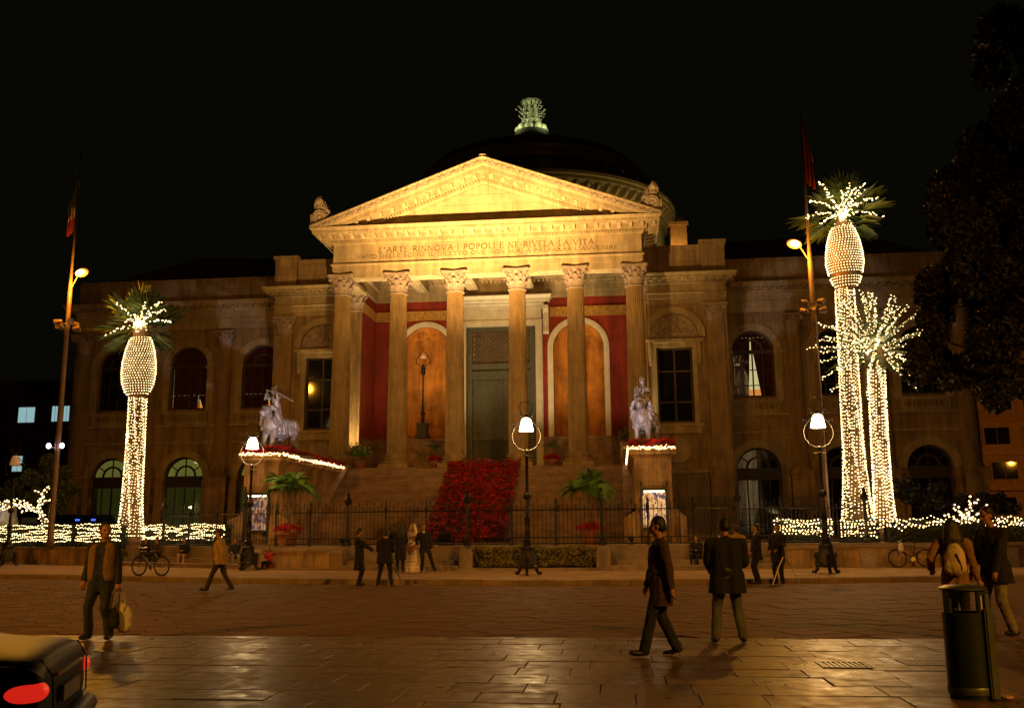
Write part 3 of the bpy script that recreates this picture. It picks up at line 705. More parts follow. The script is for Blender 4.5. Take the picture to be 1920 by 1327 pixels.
for x in COLX[1:5]:
    mb = MB(); mb.box(x-.42, x+.42, .5, 7.9, 19.15, 20.5); mb.box(x-.52, x+.52, .5, 7.9, 20.2, 20.32); mb.box(x-.30, x+.30, .6, 7.8, 19.09, 19.15); P(mb, 'ceiling_beam', STONE)
for y in (3.0, 5.6):
    mb = MB(); mb.box(-9.05, 9.05, y-.2, y+.2, 19.9, 20.495); P(mb, 'ceiling_rib', STONE)
# great door
DR = MB(); DR.box(-2.62, 2.5, 8.62, 8.72, 5.6, 16.5)
DR = P(DR, 'great_door', DOORM)
mb = MB()
mb.box(-2.62, -2.2, 8.45, 8.62, 5.6, 16.2); mb.box(2.08, 2.5, 8.45, 8.62, 5.6, 16.2); mb.box(-2.62, 2.5, 8.45, 8.62, 16.2, 16.5); mb.box(-2.2, 2.08, 8.42, 8.62, 13.35, 13.75); mb.box(-2.2, 2.08, 8.48, 8.62, 12.9, 13.2)
for za, zb in ((6.0, 7.9), (8.6, 12.5)):
    for xa, xb in ((-1.95, -.25), (.13, 1.85)): mb.box(xa, xb, 8.56, 8.62, za, zb); mb.box(xa+.14, xb-.14, 8.53, 8.56, za+.14, zb-.14)
for z in (5.65, 8.1, 12.62): mb.box(-2.2, 2.08, 8.50, 8.615, z, z+.32)
mb.box(-.12, 0, 8.5, 8.62, 5.9, 12.6)
mb.build('door_panelling', DOORM, DR)
mb = MB(); mb.box(-2.2, 2.08, 8.605, 8.616, 13.75, 16.2); mb.build('grille_backing', GRILLE, DR)
mb = MB(); r = 0
for z in np.arange(13.8, 16.15, .19):
    x = -2.2+(.17 if r % 2 else 0); r += 1
    while x < 1.9: mb.box(x+.02, x+.30, 8.57, 8.604, z+.02, z+.165); x += .34
o = mb.build('transom_grille', mat('grille_bronze', (.075, .05, .035), .7, var=.4, scale=8), DR); o['kind'] = 'stuff'
mb = MB()
for sx in (-1, 1):
    a, c = sorted((sx*2.5 if sx > 0 else -2.62, sx*3.02)); mb.box(a, c, 8.14, 8.62, 5.6, 16.5); mb.box(a+.06, c-.06, 8.08, 8.14, 5.8, 16.7)
    z = 5.9
    while z < 16.4: mb.box(sx*2.92-.05, sx*2.92+.05, 8.05, 8.085, z, z+.1); z += .2
mb.box(-3.02, 3.02, 8.14, 8.62, 16.5, 17.0); mb.box(-3.0, 3.0, 8.06, 8.14, 16.62, 16.9); mb.box(-2.96, 2.96, 8.10, 8.3, 17.0, 17.72); mb.box(-3.1, 3.1, 7.98, 8.3, 17.72, 17.86)
DS = P(mb, 'door_surround', MARBLE)
mb = MB(); mb.box(-3.12, 3.12, 7.9, 8.3, 17.86, 17.95)
mb.sweep([(0, 17.95), (.08, 17.95), (.12, 18.02), (.12, 18.16), (.5, 18.2), (.5, 18.36), (.56, 18.4), (.66, 18.56), (.66, 18.6), (0, 18.6)], [(-3.1, 8.3), (-3.1, 7.9), (3.1, 7.9), (3.1, 8.3)])
x = -3.05
while x < 3.0: mb.box(x, x+.09, 7.76, 7.9, 18.03, 18.14); x += .17
P(mb, 'door_cornice', MARBLE)
for sx in (-1, 1):
    mb = MB(); mb.prism_yz([(8.3, 15.8), (8.02, 15.8), (7.92, 15.95), (7.98, 16.2), (8.06, 16.5), (7.9, 17.3), (7.62, 17.6), (7.62, 17.86), (8.3, 17.86)], sx*3.3-.2, sx*3.3+.2); mb.box(sx*3.3-.08, sx*3.3+.08, 7.86, 8.0, 16.3, 17.4); P(mb, 'console', MARBLE)
# --- pilasters ------------------------------------------------------------------
def flute_plan(w, d, nf):
    """plan outline (x from -w/2..w/2, y 0 back .. -d front) with shallow flutes on the front"""
    p = [(-w/2, 0), (-w/2, -d)]; m = w*.09; fw = (w-2*m)/nf
    for i in range(nf):
        a = -w/2+m+i*fw; p += [(a+fw*.14, -d), (a+fw*.32, -d+.05), (a+fw*.68, -d+.05), (a+fw*.86, -d)]
    return p+[(w/2, -d), (w/2, 0)]
def cap_flat(me, name, s): return me
for sx in (-1, 1):
    mb = MB(); i0 = 0; mb.prism_xy(flute_plan(1.02, .25, 7), 6.4, 17.08); mb.xf(Matrix.Translation((sx*9.95, 4.3, 0)))
    an = P(mb, 'pilaster', COLST)
    o = inst('capital', CP, an, (sx*9.95, 4.34, 17.05)); o.scale = (.95, .62, 1.15)
    b = MB(); b.box(sx*9.95-.68, sx*9.95+.68, 3.84, 4.3, 5.6, 5.9); b.box(sx*9.95-.62, sx*9.95+.62, 3.9, 4.3, 5.9, 6.15); b.box(sx*9.95-.56, sx*9.95+.56, 3.97, 4.3, 6.15, 6.4); b.build('base', COLST, an)

# --- side pavilions -------------------------------------------------------------
ENT = [(-.3, 0), (0, 0), (0, .38), (.05, .40), (.05, .70), (.12, .76), (.12, .80), (0, .82), (0, 1.34), (.06, 1.40), (.10, 1.42), (.10, 1.55), (.24, 1.58), (.24, 1.72), (.62, 1.73), (.64, 1.71), (.66, 1.73), (.66, 1.86), (.80, 2.02), (.80, 2.06), (-.3, 2.12)]
def entab(z, k=1.): return [(d*k, z+h) for d, h in ENT]
PILCAP = capital_mesh(.47, 1.36, .78); PILCAP.shade_smooth(); PILCAP.set_sharp_from_angle(angle=R(28))
for sx in (-1, 1):
    cx = sx*12.25
    xa, xb = sorted((sx*9.5, sx*15.85))
    mb = MB(); mb.rectwall(xa, xb, 5.3, 14.2, 4.3, .35, cx-1.2, cx+1.2, 8.7, 13.8)
    mb.archwall(xa, xb, 14.2, 16.8, 4.3, .22, cx, 1.66, 14.5, 14.5, 18)
    mb.add([(sx*15.85, 4.3, 1), (sx*15.85, 7.6, 1), (sx*15.85, 7.6, 21), (sx*15.85, 4.3, 21)], [(0, 1, 2, 3)])
    mb.add([(xa, 4.3, 16.8), (xb, 4.3, 16.8), (xb, 4.3, 18.8), (xa, 4.3, 18.8)], [(0, 1, 2, 3)])
    mb.box(xa, xb+(0 if sx < 0 else 0), 4.12, 4.3, 1.0, 5.3)
    PW = P(mb, 'pavilion_wall', WALLST)
    mb = MB(); mb.box(xa-.0, xb+.0, 4.0, 4.3, 5.30, 5.5); mb.box(xa, xb, 4.05, 4.3, 5.5, 5.56); mb.build('plinth_moulding', STONE, PW)
    mb = MB(); mb.arch(cx, 14.5, 1.66, 2.02, 4.22, 4.3, 22); mb.arch(cx, 14.5, 2.02, 2.12, 4.17, 4.3, 22); mb.build('arch_moulding', STONE, PW)
    # lunette relief
    mb = MB(); mb.arch(cx, 14.5, .02, 1.65, 4.50, 4.56, 18); LU = mb.build('lunette', CARVED, PW)
    mb = MB()
    mb.tube([(cx-.28, 4.46, 14.62), (cx-.38, 4.44, 15.1), (cx-.2, 4.42, 15.5), (cx-.28, 4.44, 15.85)], .06, 5); mb.tube([(cx+.28, 4.46, 14.62), (cx+.38, 4.44, 15.1), (cx+.2, 4.42, 15.5), (cx+.28, 4.44, 15.85)], .06, 5)
    mb.tube([(cx-.3, 4.46, 15.62), (cx+.3, 4.46, 15.62)], .05, 5); soup_ell(mb, (cx, 4.46, 14.75), (.34, .09, .2)); soup_ell(mb, (cx, 4.44, 15.28), (.15, .07, .2)); soup_ell(mb, (cx, 4.44, 15.95), (.16, .08, .12))
    for s2 in (-1, 1):
        for k, (a, b_, r_) in enumerate(((.75, .35, .26), (1.2, .26, .2), (.62, .95, .22), (1.02, .72, .18))):
            mb.tube([(cx+s2*(a+r_*(1-.12*i)*math.cos(i*.75)), 4.47, 14.55+b_+r_*(1-.12*i)*math.sin(i*.75)) for i in range(9)], .045, 5)
        for k in range(7): soup_ell(mb, (cx+s2*(.45+.16*k), 4.47, 14.7+.2*math.sin(k*1.7)+.12*(6-k)*.4), (.08, .05, .07), None, 6, 4)
    mb.build('lunette_relief', CAPST, LU, smooth=True)
    # tall window
    mb = MB(); mb.box(cx-1.2, cx+1.2, 4.62, 4.66, 8.7, 13.8); W = P(mb, 'window', GLASSD)
    mb = MB()
    for x in (cx-1.13, cx, cx+1.13): mb.box(x-.07, x+.07, 4.54, 4.62, 8.7, 13.8)
    for z in (8.78, 10.1, 12.2, 13.72): mb.box(cx-1.06, cx-.07, 4.56, 4.62, z-.06, z+.06); mb.box(cx+.07, cx+1.06, 4.56, 4.62, z-.06, z+.06)
    mb.build('window_frame', FRAMEM, W)
    mb = MB()
    for s2 in (-1, 1):
        a, c = sorted((cx+s2*1.2, cx+s2*1.52)); mb.box(a, c, 4.2, 4.3, 8.6, 13.8)
        a, c = sorted((cx+s2*1.52, cx+s2*1.78)); mb.box(a, c, 4.22, 4.3, 13.0, 14.1); mb.prism_yz([(4.3, 12.6), (4.2, 12.65), (4.06, 13.4), (3.98, 13.95), (3.98, 14.1), (4.3, 14.1)], a+.02, c-.02)
    mb.box(cx-1.52, cx+1.52, 4.2, 4.3, 13.8, 14.1); mb.box(cx-1.9, cx+1.9, 3.96, 4.3, 14.1, 14.22); mb.box(cx-1.98, cx+1.98, 3.9, 4.3, 14.22, 14.32)
    mb.box(cx-1.75, cx+1.75, 3.96, 4.3, 8.42, 8.6); mb.box(cx-1.6, cx+1.6, 4.1, 4.3, 7.95, 8.42)
    P(mb, 'window_surround', STONE)
    # roundel
    mb = MB(); mb.lathe([(.001, .10), (.66, .10), (.70, .14), (.86, .14), (.92, .06), (.92, 0)], n=32); mb.xf(Matrix.Translation((sx*12.25, 4.3, 6.85)) @ Matrix.Rotation(PI/2, 4, 'X'))
    if sx < 0:
        for k in range(4):
            for j in range(-3+k % 2, 4-k % 2): mb.box(cx+j*.15-.05, cx+j*.15+.05, 4.17, 4.21, 7.12-k*.2, 7.22-k*.2)
    P(mb, 'roundel', CAPST if sx < 0 else STONE, auto=30)
    # corner pilaster
    px_ = sx*15.05
    mb = MB(); mb.prism_xy([(-.58, 0), (-.58, -.22), (.58, -.22), (.58, 0)], 6.1, 15.4); mb.xf(Matrix.Translation((px_, 4.3, 0))); pl = P(mb, 'pilaster', COLST)
    o = inst('capital', PILCAP, pl, (px_, 4.32, 15.4)); o.scale = (1.1, .62, 1)
    b = MB(); b.box(px_-.86, px_+.86, 3.85, 4.3, 5.56, 5.76); b.box(px_-.76, px_+.76, 3.92, 4.3, 5.76, 5.94); b.box(px_-.68, px_+.68, 3.99, 4.3, 5.94, 6.1); b.build('base', COLST, pl)
    b = MB(); b.box(px_-.8, px_+.8, 3.86, 4.12, 1.0, 5.3); b.box(px_-.9, px_+.9, 3.78, 4.12, 1.0, 1.6); b.box(px_-.9, px_+.9, 3.8, 4.0, 5.30, 5.52); b.build('pedestal', WALLST, pl)
    # entablature and attic
    path = [(-15.85, 7.6), (-15.85, 4.25), (-9.6, 4.25)] if sx < 0 else [(9.6, 4.25), (15.85, 4.25), (15.85, 7.6)]
    en = P(MB().sweep(entab(16.8), path), 'pavilion_entablature', STONE)
    mb = MB()
    for i in range(11):
        x = 10.2+i*.6; mb.obox((sx*x, 3.82, 18.44), (.2, .42, .15))
    for i in range(34): mb.obox((sx*(9.8+i*.18), 4.07, 18.285), (.1, .1, .11))
    o = mb.build('entablature_blocks', STONE, en); o['kind'] = 'stuff'
    mb = MB(); mb.box(xa, xb-.0, 4.4, 5.0, 18.9, 21.0); a, c = sorted((sx*14.3, sx*15.9)); mb.box(a, c, 4.2, 5.2, 18.9, 21.0); mb.box(a-.12, c+.12, 4.08, 5.3, 21.0, 21.25); mb.box(xa, xb-.0, 4.3, 5.1, 21.0, 21.15) if False else None
    for k in range(2):
        a, c = sorted((sx*(10.0+2.1*k), sx*(11.8+2.1*k))); mb.box(a, c, 4.34, 4.4, 19.3, 20.6)
    P(mb, 'attic_parapet', WALLST)
    mb = MB(); a, c = sorted((sx*9.5, sx*15.2)); mb.add([(a, 5, 21.02), (c, 5, 21.02), (c, 18, 24.6), (a, 18, 24.6)], [(0, 1, 2, 3)]); mb.add([(a, 18, 24.6), (c, 18, 24.6), (c, 30, 21), (a, 30, 21)], [(0, 1, 2, 3)]); a2 = sx*15.2; mb.add([(a2, 5, 21.02), (a2, 18, 24.6), (a2, 30, 21.0)], [(0, 1, 2)]); P(mb, 'pavilion_roof', LEAD)

# --- wings ----------------------------------------------------------------------
WCAP = capital_mesh(.44, 1.4, .76); WCAP.shade_smooth(); WCAP.set_sharp_from_angle(angle=R(28))
HSH = shaft_mesh(.55, .45, 6.0, 15.1, 22, PI*.98, PI*2.02, 'engaged_column'); HSH.shade_smooth(); HSH.set_sharp_from_angle(angle=R(28))
BAYS = (17.9, 23.55, 29.25); WCOLS = (20.72, 26.4, 31.95)
def win_frame(cx, zs, zsp, hw, y, fan, mull=3, w=.07):
    mb = MB(); mb.arch(cx, zsp, hw-.12, hw, y-.1, y, 18); 
    for s2 in (-1, 1): a, c = sorted((cx+s2*(hw-.12), cx+s2*hw)); mb.box(a, c, y-.1, y, zs, zsp)
    mb.box(cx-hw+.12, cx+hw-.12, y-.12, y, zsp-.16, zsp+.12)
    mb.box(cx-.05, cx+.05, y-.09, y, zs, zsp-.16)
    if mull > 2:
        for x in (cx-hw*.5, cx+hw*.5): mb.box(x-.035, x+.035, y-.08, y-.01, zs, zsp-.16)
    for z in (zs+.9, zs+2.0): 
        if z < zsp-.4: mb.box(cx-hw+.12, cx-.05, y-.075, y-.015, z-.03, z+.03); mb.box(cx+.05, cx+hw-.12, y-.075, y-.015, z-.03, z+.03)
    mb.box(cx-hw+.12, cx+hw-.12, y-.1, y, zs, zs+.18)
    if fan:
        mb.arch(cx, zsp+.12, hw*.44, hw*.54, y-.085, y-.01, 14)
        for a in (90, 36, 144):
            c, s_ = math.cos(R(a)), math.sin(R(a)); r0 = .02 if a == 90 else hw*.5; mb.obox((cx+c*(r0+hw-.06)/2, y-.045, zsp+.12+s_*(r0+hw-.06)/2-.05), (hw-.06-r0, .07, .075), Matrix.Rotation(-R(a), 3, 'Y'))
    return mb
def glazing(cx, zs, zsp, hw, y):
    mb = MB(); pts = [(cx-hw, zs), (cx+hw, zs)]+[(cx+hw*math.cos(PI*i/18), zsp+hw*math.sin(PI*i/18)) for i in range(19)]
    mb.add([(x, y, z) for x, z in pts], [tuple(range(len(pts)))]); return mb
CLEAR = bpy.data.materials.new('clear_window_glass'); CLEAR.use_nodes = True
nt = CLEAR.node_tree; nt.nodes.remove(nt.nodes['Principled BSDF']); tr = nt.nodes.new('ShaderNodeBsdfTransparent'); gl = nt.nodes.new('ShaderNodeBsdfGlossy'); gl.inputs['Roughness'].default_value = .04; mx = nt.nodes.new('ShaderNodeMixShader'); mx.inputs[0].default_value = .07
tr.inputs[0].default_value = (.85, .88, .82, 1)
nt.links.new(tr.outputs[0], mx.inputs[1]); nt.links.new(gl.outputs[0], mx.inputs[2]); nt.links.new(mx.outputs[0], nt.nodes['Material Output'].inputs[0])
for sx in (-1, 1):
    xs = [15.85]+[.5*(WCOLS[0]*2)]*0+[20.72, 26.4, 32.7]
    mb = MB()
    for i, b in enumerate(BAYS):
        xa, xb = sorted((sx*xs[i], sx*xs[i+1]))
        mb.archwall(xa, xb, 8.2, 16.85, 7.5, .5, sx*b, 1.46, 10.7, 14.0); mb.archwall(xa, xb, 1.0, 8.2, 7.5, .5, sx*b, 1.5, 1.05, 5.7)
    x = sx*32.7
    mb.add([(x, 7.5, 1), (x, 40, 1), (x, 40, 20.6), (x, 7.5, 20.6)], [(0, 1, 2, 3)])
    WW = P(mb, 'wing_wall', WALLST)
    for i in range(3):
        xa, xb = sorted((sx*(xs[i]+.0), sx*xs[i+1])); b = sx*BAYS[i]
        for p_, q_ in ((xa, b-1.5), (b+1.5, xb)):
            mb = MB(); mb.box(p_, q_, 7.3, 7.5, 5.28, 5.46); mb.box(p_, q_, 7.36, 7.5, 1.0, 5.28); mb.build('plinth', WALLST, WW)
        for z0, z1, y0 in ((9.42, 9.58, 7.32), (8.2, 8.32, 7.40)): mb = MB(); mb.box(xa, xb, y0, 7.5, z0, z1); mb.build('string_course', STONE, WW)
        mb = MB(); a, c = b-2.0, b+2.0; mb.box(a, c, 7.43, 7.5, 8.5, 9.25); mb.build('wall_panel', WALLST, WW)
    for i, bb in enumerate(BAYS):
        b = sx*bb
        mb = MB(); mb.arch(b, 14.0, 1.46, 1.86, 7.42, 7.5, 22); mb.arch(b, 14.0, 1.86, 1.96, 7.36, 7.5, 22)
        for s2 in (-1, 1):
            a, c = sorted((b+s2*1.46, b+s2*1.98)); mb.box(a, c, 7.42, 7.5, 10.4, 13.75); mb.box(a-.06, c+.06, 7.34, 7.5, 13.75, 13.86); mb.box(a-.1, c+.1, 7.30, 7.5, 13.86, 13.98)
        mb.build('arch_moulding', STONE, WW); mb = MB(); mb.arch(b, 5.7, 1.5, 1.95, 7.43, 7.5, 22); mb.arch(b, 5.7, 1.95, 2.05, 7.38, 7.5, 22)
        mb.build('arch_moulding', STONE, WW)
        # balustrade panel: pierced stone with crossed lozenges
        mb = MB(); mb.box(b-1.62, b+1.62, 7.26, 7.5, 10.34, 10.5); mb.box(b-1.62, b+1.62, 7.3, 7.5, 9.6, 9.74)
        for s2 in (-1, 1): a, c = sorted((b+s2*1.46, b+s2*1.62)); mb.box(a, c, 7.3, 7.5, 9.74, 10.34)
        for k in range(4):
            x0 = b-1.46+k*.73; x1 = x0+.73
            mb.arch((x0+x1)/2, 10.04, .21, .29, 7.33, 7.42, 12, 0, 2*PI)
            for (xp, zp) in ((x0, 9.74), (x1, 9.74), (x0, 10.34), (x1, 10.34)):
                d = Vector(((x0+x1)/2-xp, 10.04-zp)); l = d.length; d.normalize(); mb.obox((xp+d.x*(l-.25)/2, 7.375, zp+d.y*(l-.25)/2), (l-.25, .08, .11), Matrix.Rotation(-math.atan2(d.y, d.x), 3, 'Y'))
        P(mb, 'balustrade_panel', STONE)
        # upper window
        lit = (sx > 0 and i == 0) or (sx < 0 and i < 2)
        W = P(glazing(b, 10.7, 14.0, 1.46, 7.98), 'window', CLEAR if lit else GLASSD)
        win_frame(b, 10.7, 14.0, 1.46, 7.96, True).build('window_frame', FRAMEM, W)
        if lit:
            yb = 8.9
            mb = MB(); mb.add([(b-2.4, yb, 11.45), (b+2.4, yb, 11.45), (b+2.4, yb, 16), (b-2.4, yb, 16)], [(0, 1, 2, 3)]); mb.build('room_wall', LITCREAM, W)
            mb = MB(); mb.add([(b-2.4, yb, 10.2), (b+2.4, yb, 10.2), (b+2.4, yb, 11.45), (b-2.4, yb, 11.45)], [(0, 1, 2, 3)]); mb.build('room_dado', LITORANGE, W)
            if sx > 0: edges = (((-.30, -.04), (.62, -.02)),)
            elif i == 1: edges = (((.45, .46), (1.0, .47)),)
            else: edges = (((.30, .31), (.52, .315)),)
            (lb, lt), (rb, rt_) = edges[0]; ztop = 15.1 if sx > 0 else 11.9
            mb = MB()
            def drape(xo, xb_, xt):   # curtain with folds from the jamb xo to an edge running from xb_ (bottom) to xt (top)
                vs = []; nx_, nz_ = 22, 8
                for j in range(nz_+1):
                    t = j/nz_; z = 10.6+t*(ztop-10.6); xe = xb_+(xt-xb_)*t
                    for k in range(nx_+1):
                        u = k/nx_; x = xo+(xe-xo)*u; vs.append((b+x, 8.32+.06*math.sin(k*1.45), z))
                mb.add(vs, [(j*(nx_+1)+k, j*(nx_+1)+k+1, (j+1)*(nx_+1)+k+1, (j+1)*(nx_+1)+k) for j in range(nz_) for k in range(nx_)])
            drape(-1.5, lb, lt); drape(1.5, rb, rt_)
            if ztop < 15: mb.add([(b-1.5, 8.3, ztop), (b+1.5, 8.3, ztop), (b+1.5, 8.3, 15.6), (b-1.5, 8.3, 15.6)], [(0, 1, 2, 3)])
            else: mb.add([(b-1.5, 8.3, 15.1), (b+1.5, 8.3, 15.1), (b+1.5, 8.3, 15.6), (b-1.5, 8.3, 15.6)], [(0, 1, 2, 3)])
            mb.build('curtain', CURT, W, smooth=True)
        # ground floor window
        glit = sx < 0
        W = P(glazing(b, 1.05, 5.7, 1.5, 7.98), 'window', CLEAR if glit else GLASSD)
        f = win_frame(b, 1.05, 5.7, 1.5, 7.96, True, 3); f.box(b-1.38, b+1.38, 7.84, 7.96, 5.0, 5.55); f.build('window_frame', FRAMEM, W)
        if glit:
            mb = MB(); mb.add([(b-3.2, 11.2, 5.2), (b+3.2, 11.2, 5.2), (b+3.2, 11.2, 8), (b-3.2, 11.2, 8)], [(0, 1, 2, 3)]); mb.build('hall_ceiling', LITGREEN, W)
            mb = MB(); mb.add([(b+.25, 9.0, 1.05), (b+1.4, 9.0, 1.05), (b+1.4, 9.0, 4.9), (b+.25, 9.0, 4.9)], [(0, 1, 2, 3)]); mb.add([(b-1.45, 9.0, 1.05), (b-1.05, 9.0, 1.05), (b-1.05, 9.0, 4.9), (b-1.45, 9.0, 4.9)], [(0, 1, 2, 3)]); mb.add([(b-3, 11.3, 1.0), (b+3, 11.3, 1.0), (b+3, 11.3, 5.2), (b-3, 11.3, 5.2)], [(0, 1, 2, 3)]); mb.build('hall_wall', LITDIM, W)
            if i == 1:
                mb = MB(); soup_ell(mb, (b+.18, 8.6, 3.55), (.10, .10, .10)); mb.build('hall_lamp', LAMPG, W)
                mb = MB(); soup_ell(mb, (b-.35, 10.9, 7.05), (.45, .1, .10)); mb.build('hall_lamp', LITCREAM, W)
    for x in WCOLS:
        c = inst('engaged_column', HSH, TH, (sx*x, 7.42, 0)); inst('capital', WCAP, c, (0, .02, 15.1))
        b = MB(); b.box(-.78, .78, -.72, .08, 5.46, 5.62); b.lathe([(.74, 5.62), (.78, 5.7), (.74, 5.78), (.66, 5.8), (.64, 5.86), (.68, 5.9), (.64, 5.96), (.58, 6.0)], n=14, a0=PI, a1=2*PI); b.build('base', COLST, c)
        b = MB(); b.box(-.74, .74, -.66, .08, 1.0, 5.26); b.box(-.84, .84, -.78, .08, 5.26, 5.455); b.box(-.84, .84, -.78, .08, 1.0, 1.5); b.build('pedestal', WALLST, c)
    path = [(15.85, 7.35), (32.75, 7.35), (32.75, 30)] if sx > 0 else [(-32.75, 30), (-32.75, 7.35), (-15.85, 7.35)]
    en = P(MB().sweep(entab(16.75), path), 'wing_entablature', STONE)
    mb = MB()
    for i in range(28): mb.obox((sx*(16.2+i*.6), 6.92, 18.39), (.2, .42, .15))
    o = mb.build('entablature_blocks', STONE, en); o['kind'] = 'stuff'
    mb = MB(); xa, xb = sorted((sx*15.85, sx*32.6)); mb.box(xa, xb, 7.5, 8.0, 18.8, 20.55); mb.box(xa-.02, xb+.02, 7.42, 8.1, 20.55, 20.72)
    mb.box(sx*32.6-.5, sx*32.6, 8, 40, 18.8, 20.6) if sx > 0 else mb.box(-32.6, -32.1, 8, 40, 18.8, 20.6)
    P(mb, 'parapet', WALLST)
    mb = MB(); X = lambda v: sx*v
    a, b_, c, d = (X(32), 8.2, 20.5), (X(16), 8.2, 20.5), (X(16), 19, 25.3), (X(27.8), 17, 25.3)
    mb.add([a, b_, c, d], [(0, 1, 2, 3)]); mb.add([a, d, (X(32), 26, 20.5)], [(0, 1, 2)]); mb.add([d, c, (X(16), 30, 20.5), (X(32), 30, 20.5)], [(0, 1, 2, 3)])
    for k in range(46):       # raised tile ribs running up the slope
        t = k/45; x0 = 16+16*t; z1 = 25.3; f = 1 if x0 < 27.8 else max(.02, (32-x0)/4.2)
        mb.tube([(X(x0), 8.2, 20.53), (X(x0), 8.2+9.6*f, 20.53+4.72*f)], .06, 4)
    P(mb, 'wing_roof', ROOF)

# rear body and roof mass
mb = MB(); mb.box(-32, 32, 14, 60, 1, 18); mb.box(-13, 13, 9, 50, 18, 21.4); P(mb, 'rear_body', WALLST)
mb = MB(); mb.box(13.3, 14.7, 20.0, 21.6, 24.0, 27.5); mb.box(13.15, 14.85, 19.85, 21.7, 27.5, 27.8); mb.box(13.9, 14.5, 20.3, 21.0, 27.8, 28.3); P(mb, 'roof_turret', mat('turret_stone', (.5, .3, .12), .85, var=.3))
light('SPOT', 'turret_beam', (13.6, 18.4, 24.6), 260, (1, .55, .14), (14.0, 20.4, 26.8), 90, .8, .1)

# --- dome -------------------------------------------------------------------------
DC = (0, 36.3)
mb = MB(); mb.lathe([(13.7, 21), (13.7, 32.0), (13.85, 32.1), (13.85, 32.3)], *DC, n=96); DRUM = P(mb, 'drum', STONE, auto=30)
mb = MB(); mb.lathe([(13.8, 33.15), (14.75, 33.18), (14.75, 33.5), (14.9, 33.6), (14.9, 33.9), (14.4, 34.0)], *DC, n=96); mb.lathe([(13.7, 32.3), (13.8, 32.3), (13.8, 33.15)], *DC, n=96); mb.build('drum_cornice', STONE, DRUM)
mb = MB(); mb.prism_yz([(0, 0), (-.35, .1), (-.8, .45), (-.85, .8), (0, .8)], -.16, .16); CORB = mb.mesh('corbel', STONE)
for k in range(84):
    a = 2*PI*k/84; inst('corbel', CORB, DRUM, (DC[0]+13.78*math.sin(a), DC[1]-13.78*math.cos(a), 32.34), a)
mb = MB(); mb.lathe([(14.4, 34.0), (12.75, 35.9), (12.75, 36.0)], *DC, n=96)
prof = [(11.25, 37.6), (11.15, 38.2), (10.7, 38.9), (9.4, 39.55), (8, 40.15), (6, 41.0), (4, 41.88), (2.6, 42.5), (1.9, 43.0), (1.8, 43.7), (.001, 43.74)]
mb.lathe(prof, *DC, n=96); DOME = P(mb, 'dome', DOMEM, smooth=True)
mb = MB(); mb.lathe([(12.75, 36.0), (12.9, 36.02), (12.9, 36.42), (12.2, 36.5), (11.9, 37.25)], *DC, n=96); mb.lathe([(11.9, 37.25), (12.0, 37.27), (12.0, 37.62), (11.2, 37.7)], *DC, n=96); mb.build('dome_band', DOMEB, DOME, auto=30)
for k in range(40):   # pale blocks standing in for small lights on the dome foot
    a = 2*PI*k/40; b = MB(); r = 13.5; b.obox((DC[0]+r*math.sin(a), DC[1]-r*math.cos(a), 35.12), (.09, .09, .35), Matrix.Rotation(a, 3, 'Z')); b.build('light_block', MARBLE, DOME)
VA = MB(); V0 = (0, 36.3)
VA.lathe([(1.45, 43.7), (1.5, 43.9), (1.0, 44.1), (.95, 44.9), (1.1, 45.05), (.8, 45.15)], *V0, n=24)
VA.lathe([(.62, 45.1), (.62, 46.0), (.72, 46.6), (1.0, 47.05), (1.15, 47.3), (1.05, 47.42), (.9, 47.3)], *V0, n=24)
V = P(VA, 'dome_vase', VASEM, smooth=True)
mb = MB()
for k in range(10):
    a = 2*PI*k/10+.2; c, s_ = math.cos(a), math.sin(a)
    soup_ell(mb, (V0[0]+1.35*c, V0[1]+1.35*s_, 44.0), (.5, .5, .5)); soup_ell(mb, (V0[0]+.95*c, V0[1]+.95*s_, 44.55), (.26, .26, .42)); soup_ell(mb, (V0[0]+.9*c, V0[1]+.9*s_, 45.1), (.13, .13, .16))
mb.build('seated_figures', VASEM, V, smooth=True)
mb = MB()
for k in range(10):
    a = 2*PI*k/10+.16; c, s_ = math.cos(a), math.sin(a); z = 45.15
    mb.tube([(V0[0]+.66*c, V0[1]+.66*s_, z), (V0[0]+.72*c, V0[1]+.72*s_, z+.7), (V0[0]+.9*c, V0[1]+.9*s_, z+1.5)], [.12, .07, .05], 5)
    for j in range(4):
        z0 = z+.25+.42*j; d = rnd.uniform(.45, .85)*(1.1 if j in (1, 2) else .8); b_ = a+rnd.uniform(-.22, .22)
        mb.tube([(V0[0]+.74*c, V0[1]+.74*s_, z0), (V0[0]+(.74+d*.5)*math.cos(b_), V0[1]+(.74+d*.5)*math.sin(b_), z0-.12), (V0[0]+(.74+d)*math.cos(b_), V0[1]+(.74+d)*math.sin(b_), z0+.22)], [.06, .05, .03], 5)
        soup_ell(mb, (V0[0]+(.74+d)*math.cos(b_), V0[1]+(.74+d)*math.sin(b_), z0+.25), (.10, .10, .08), None, 6, 4)
mb.build('bronze_foliage', VASEM, V)

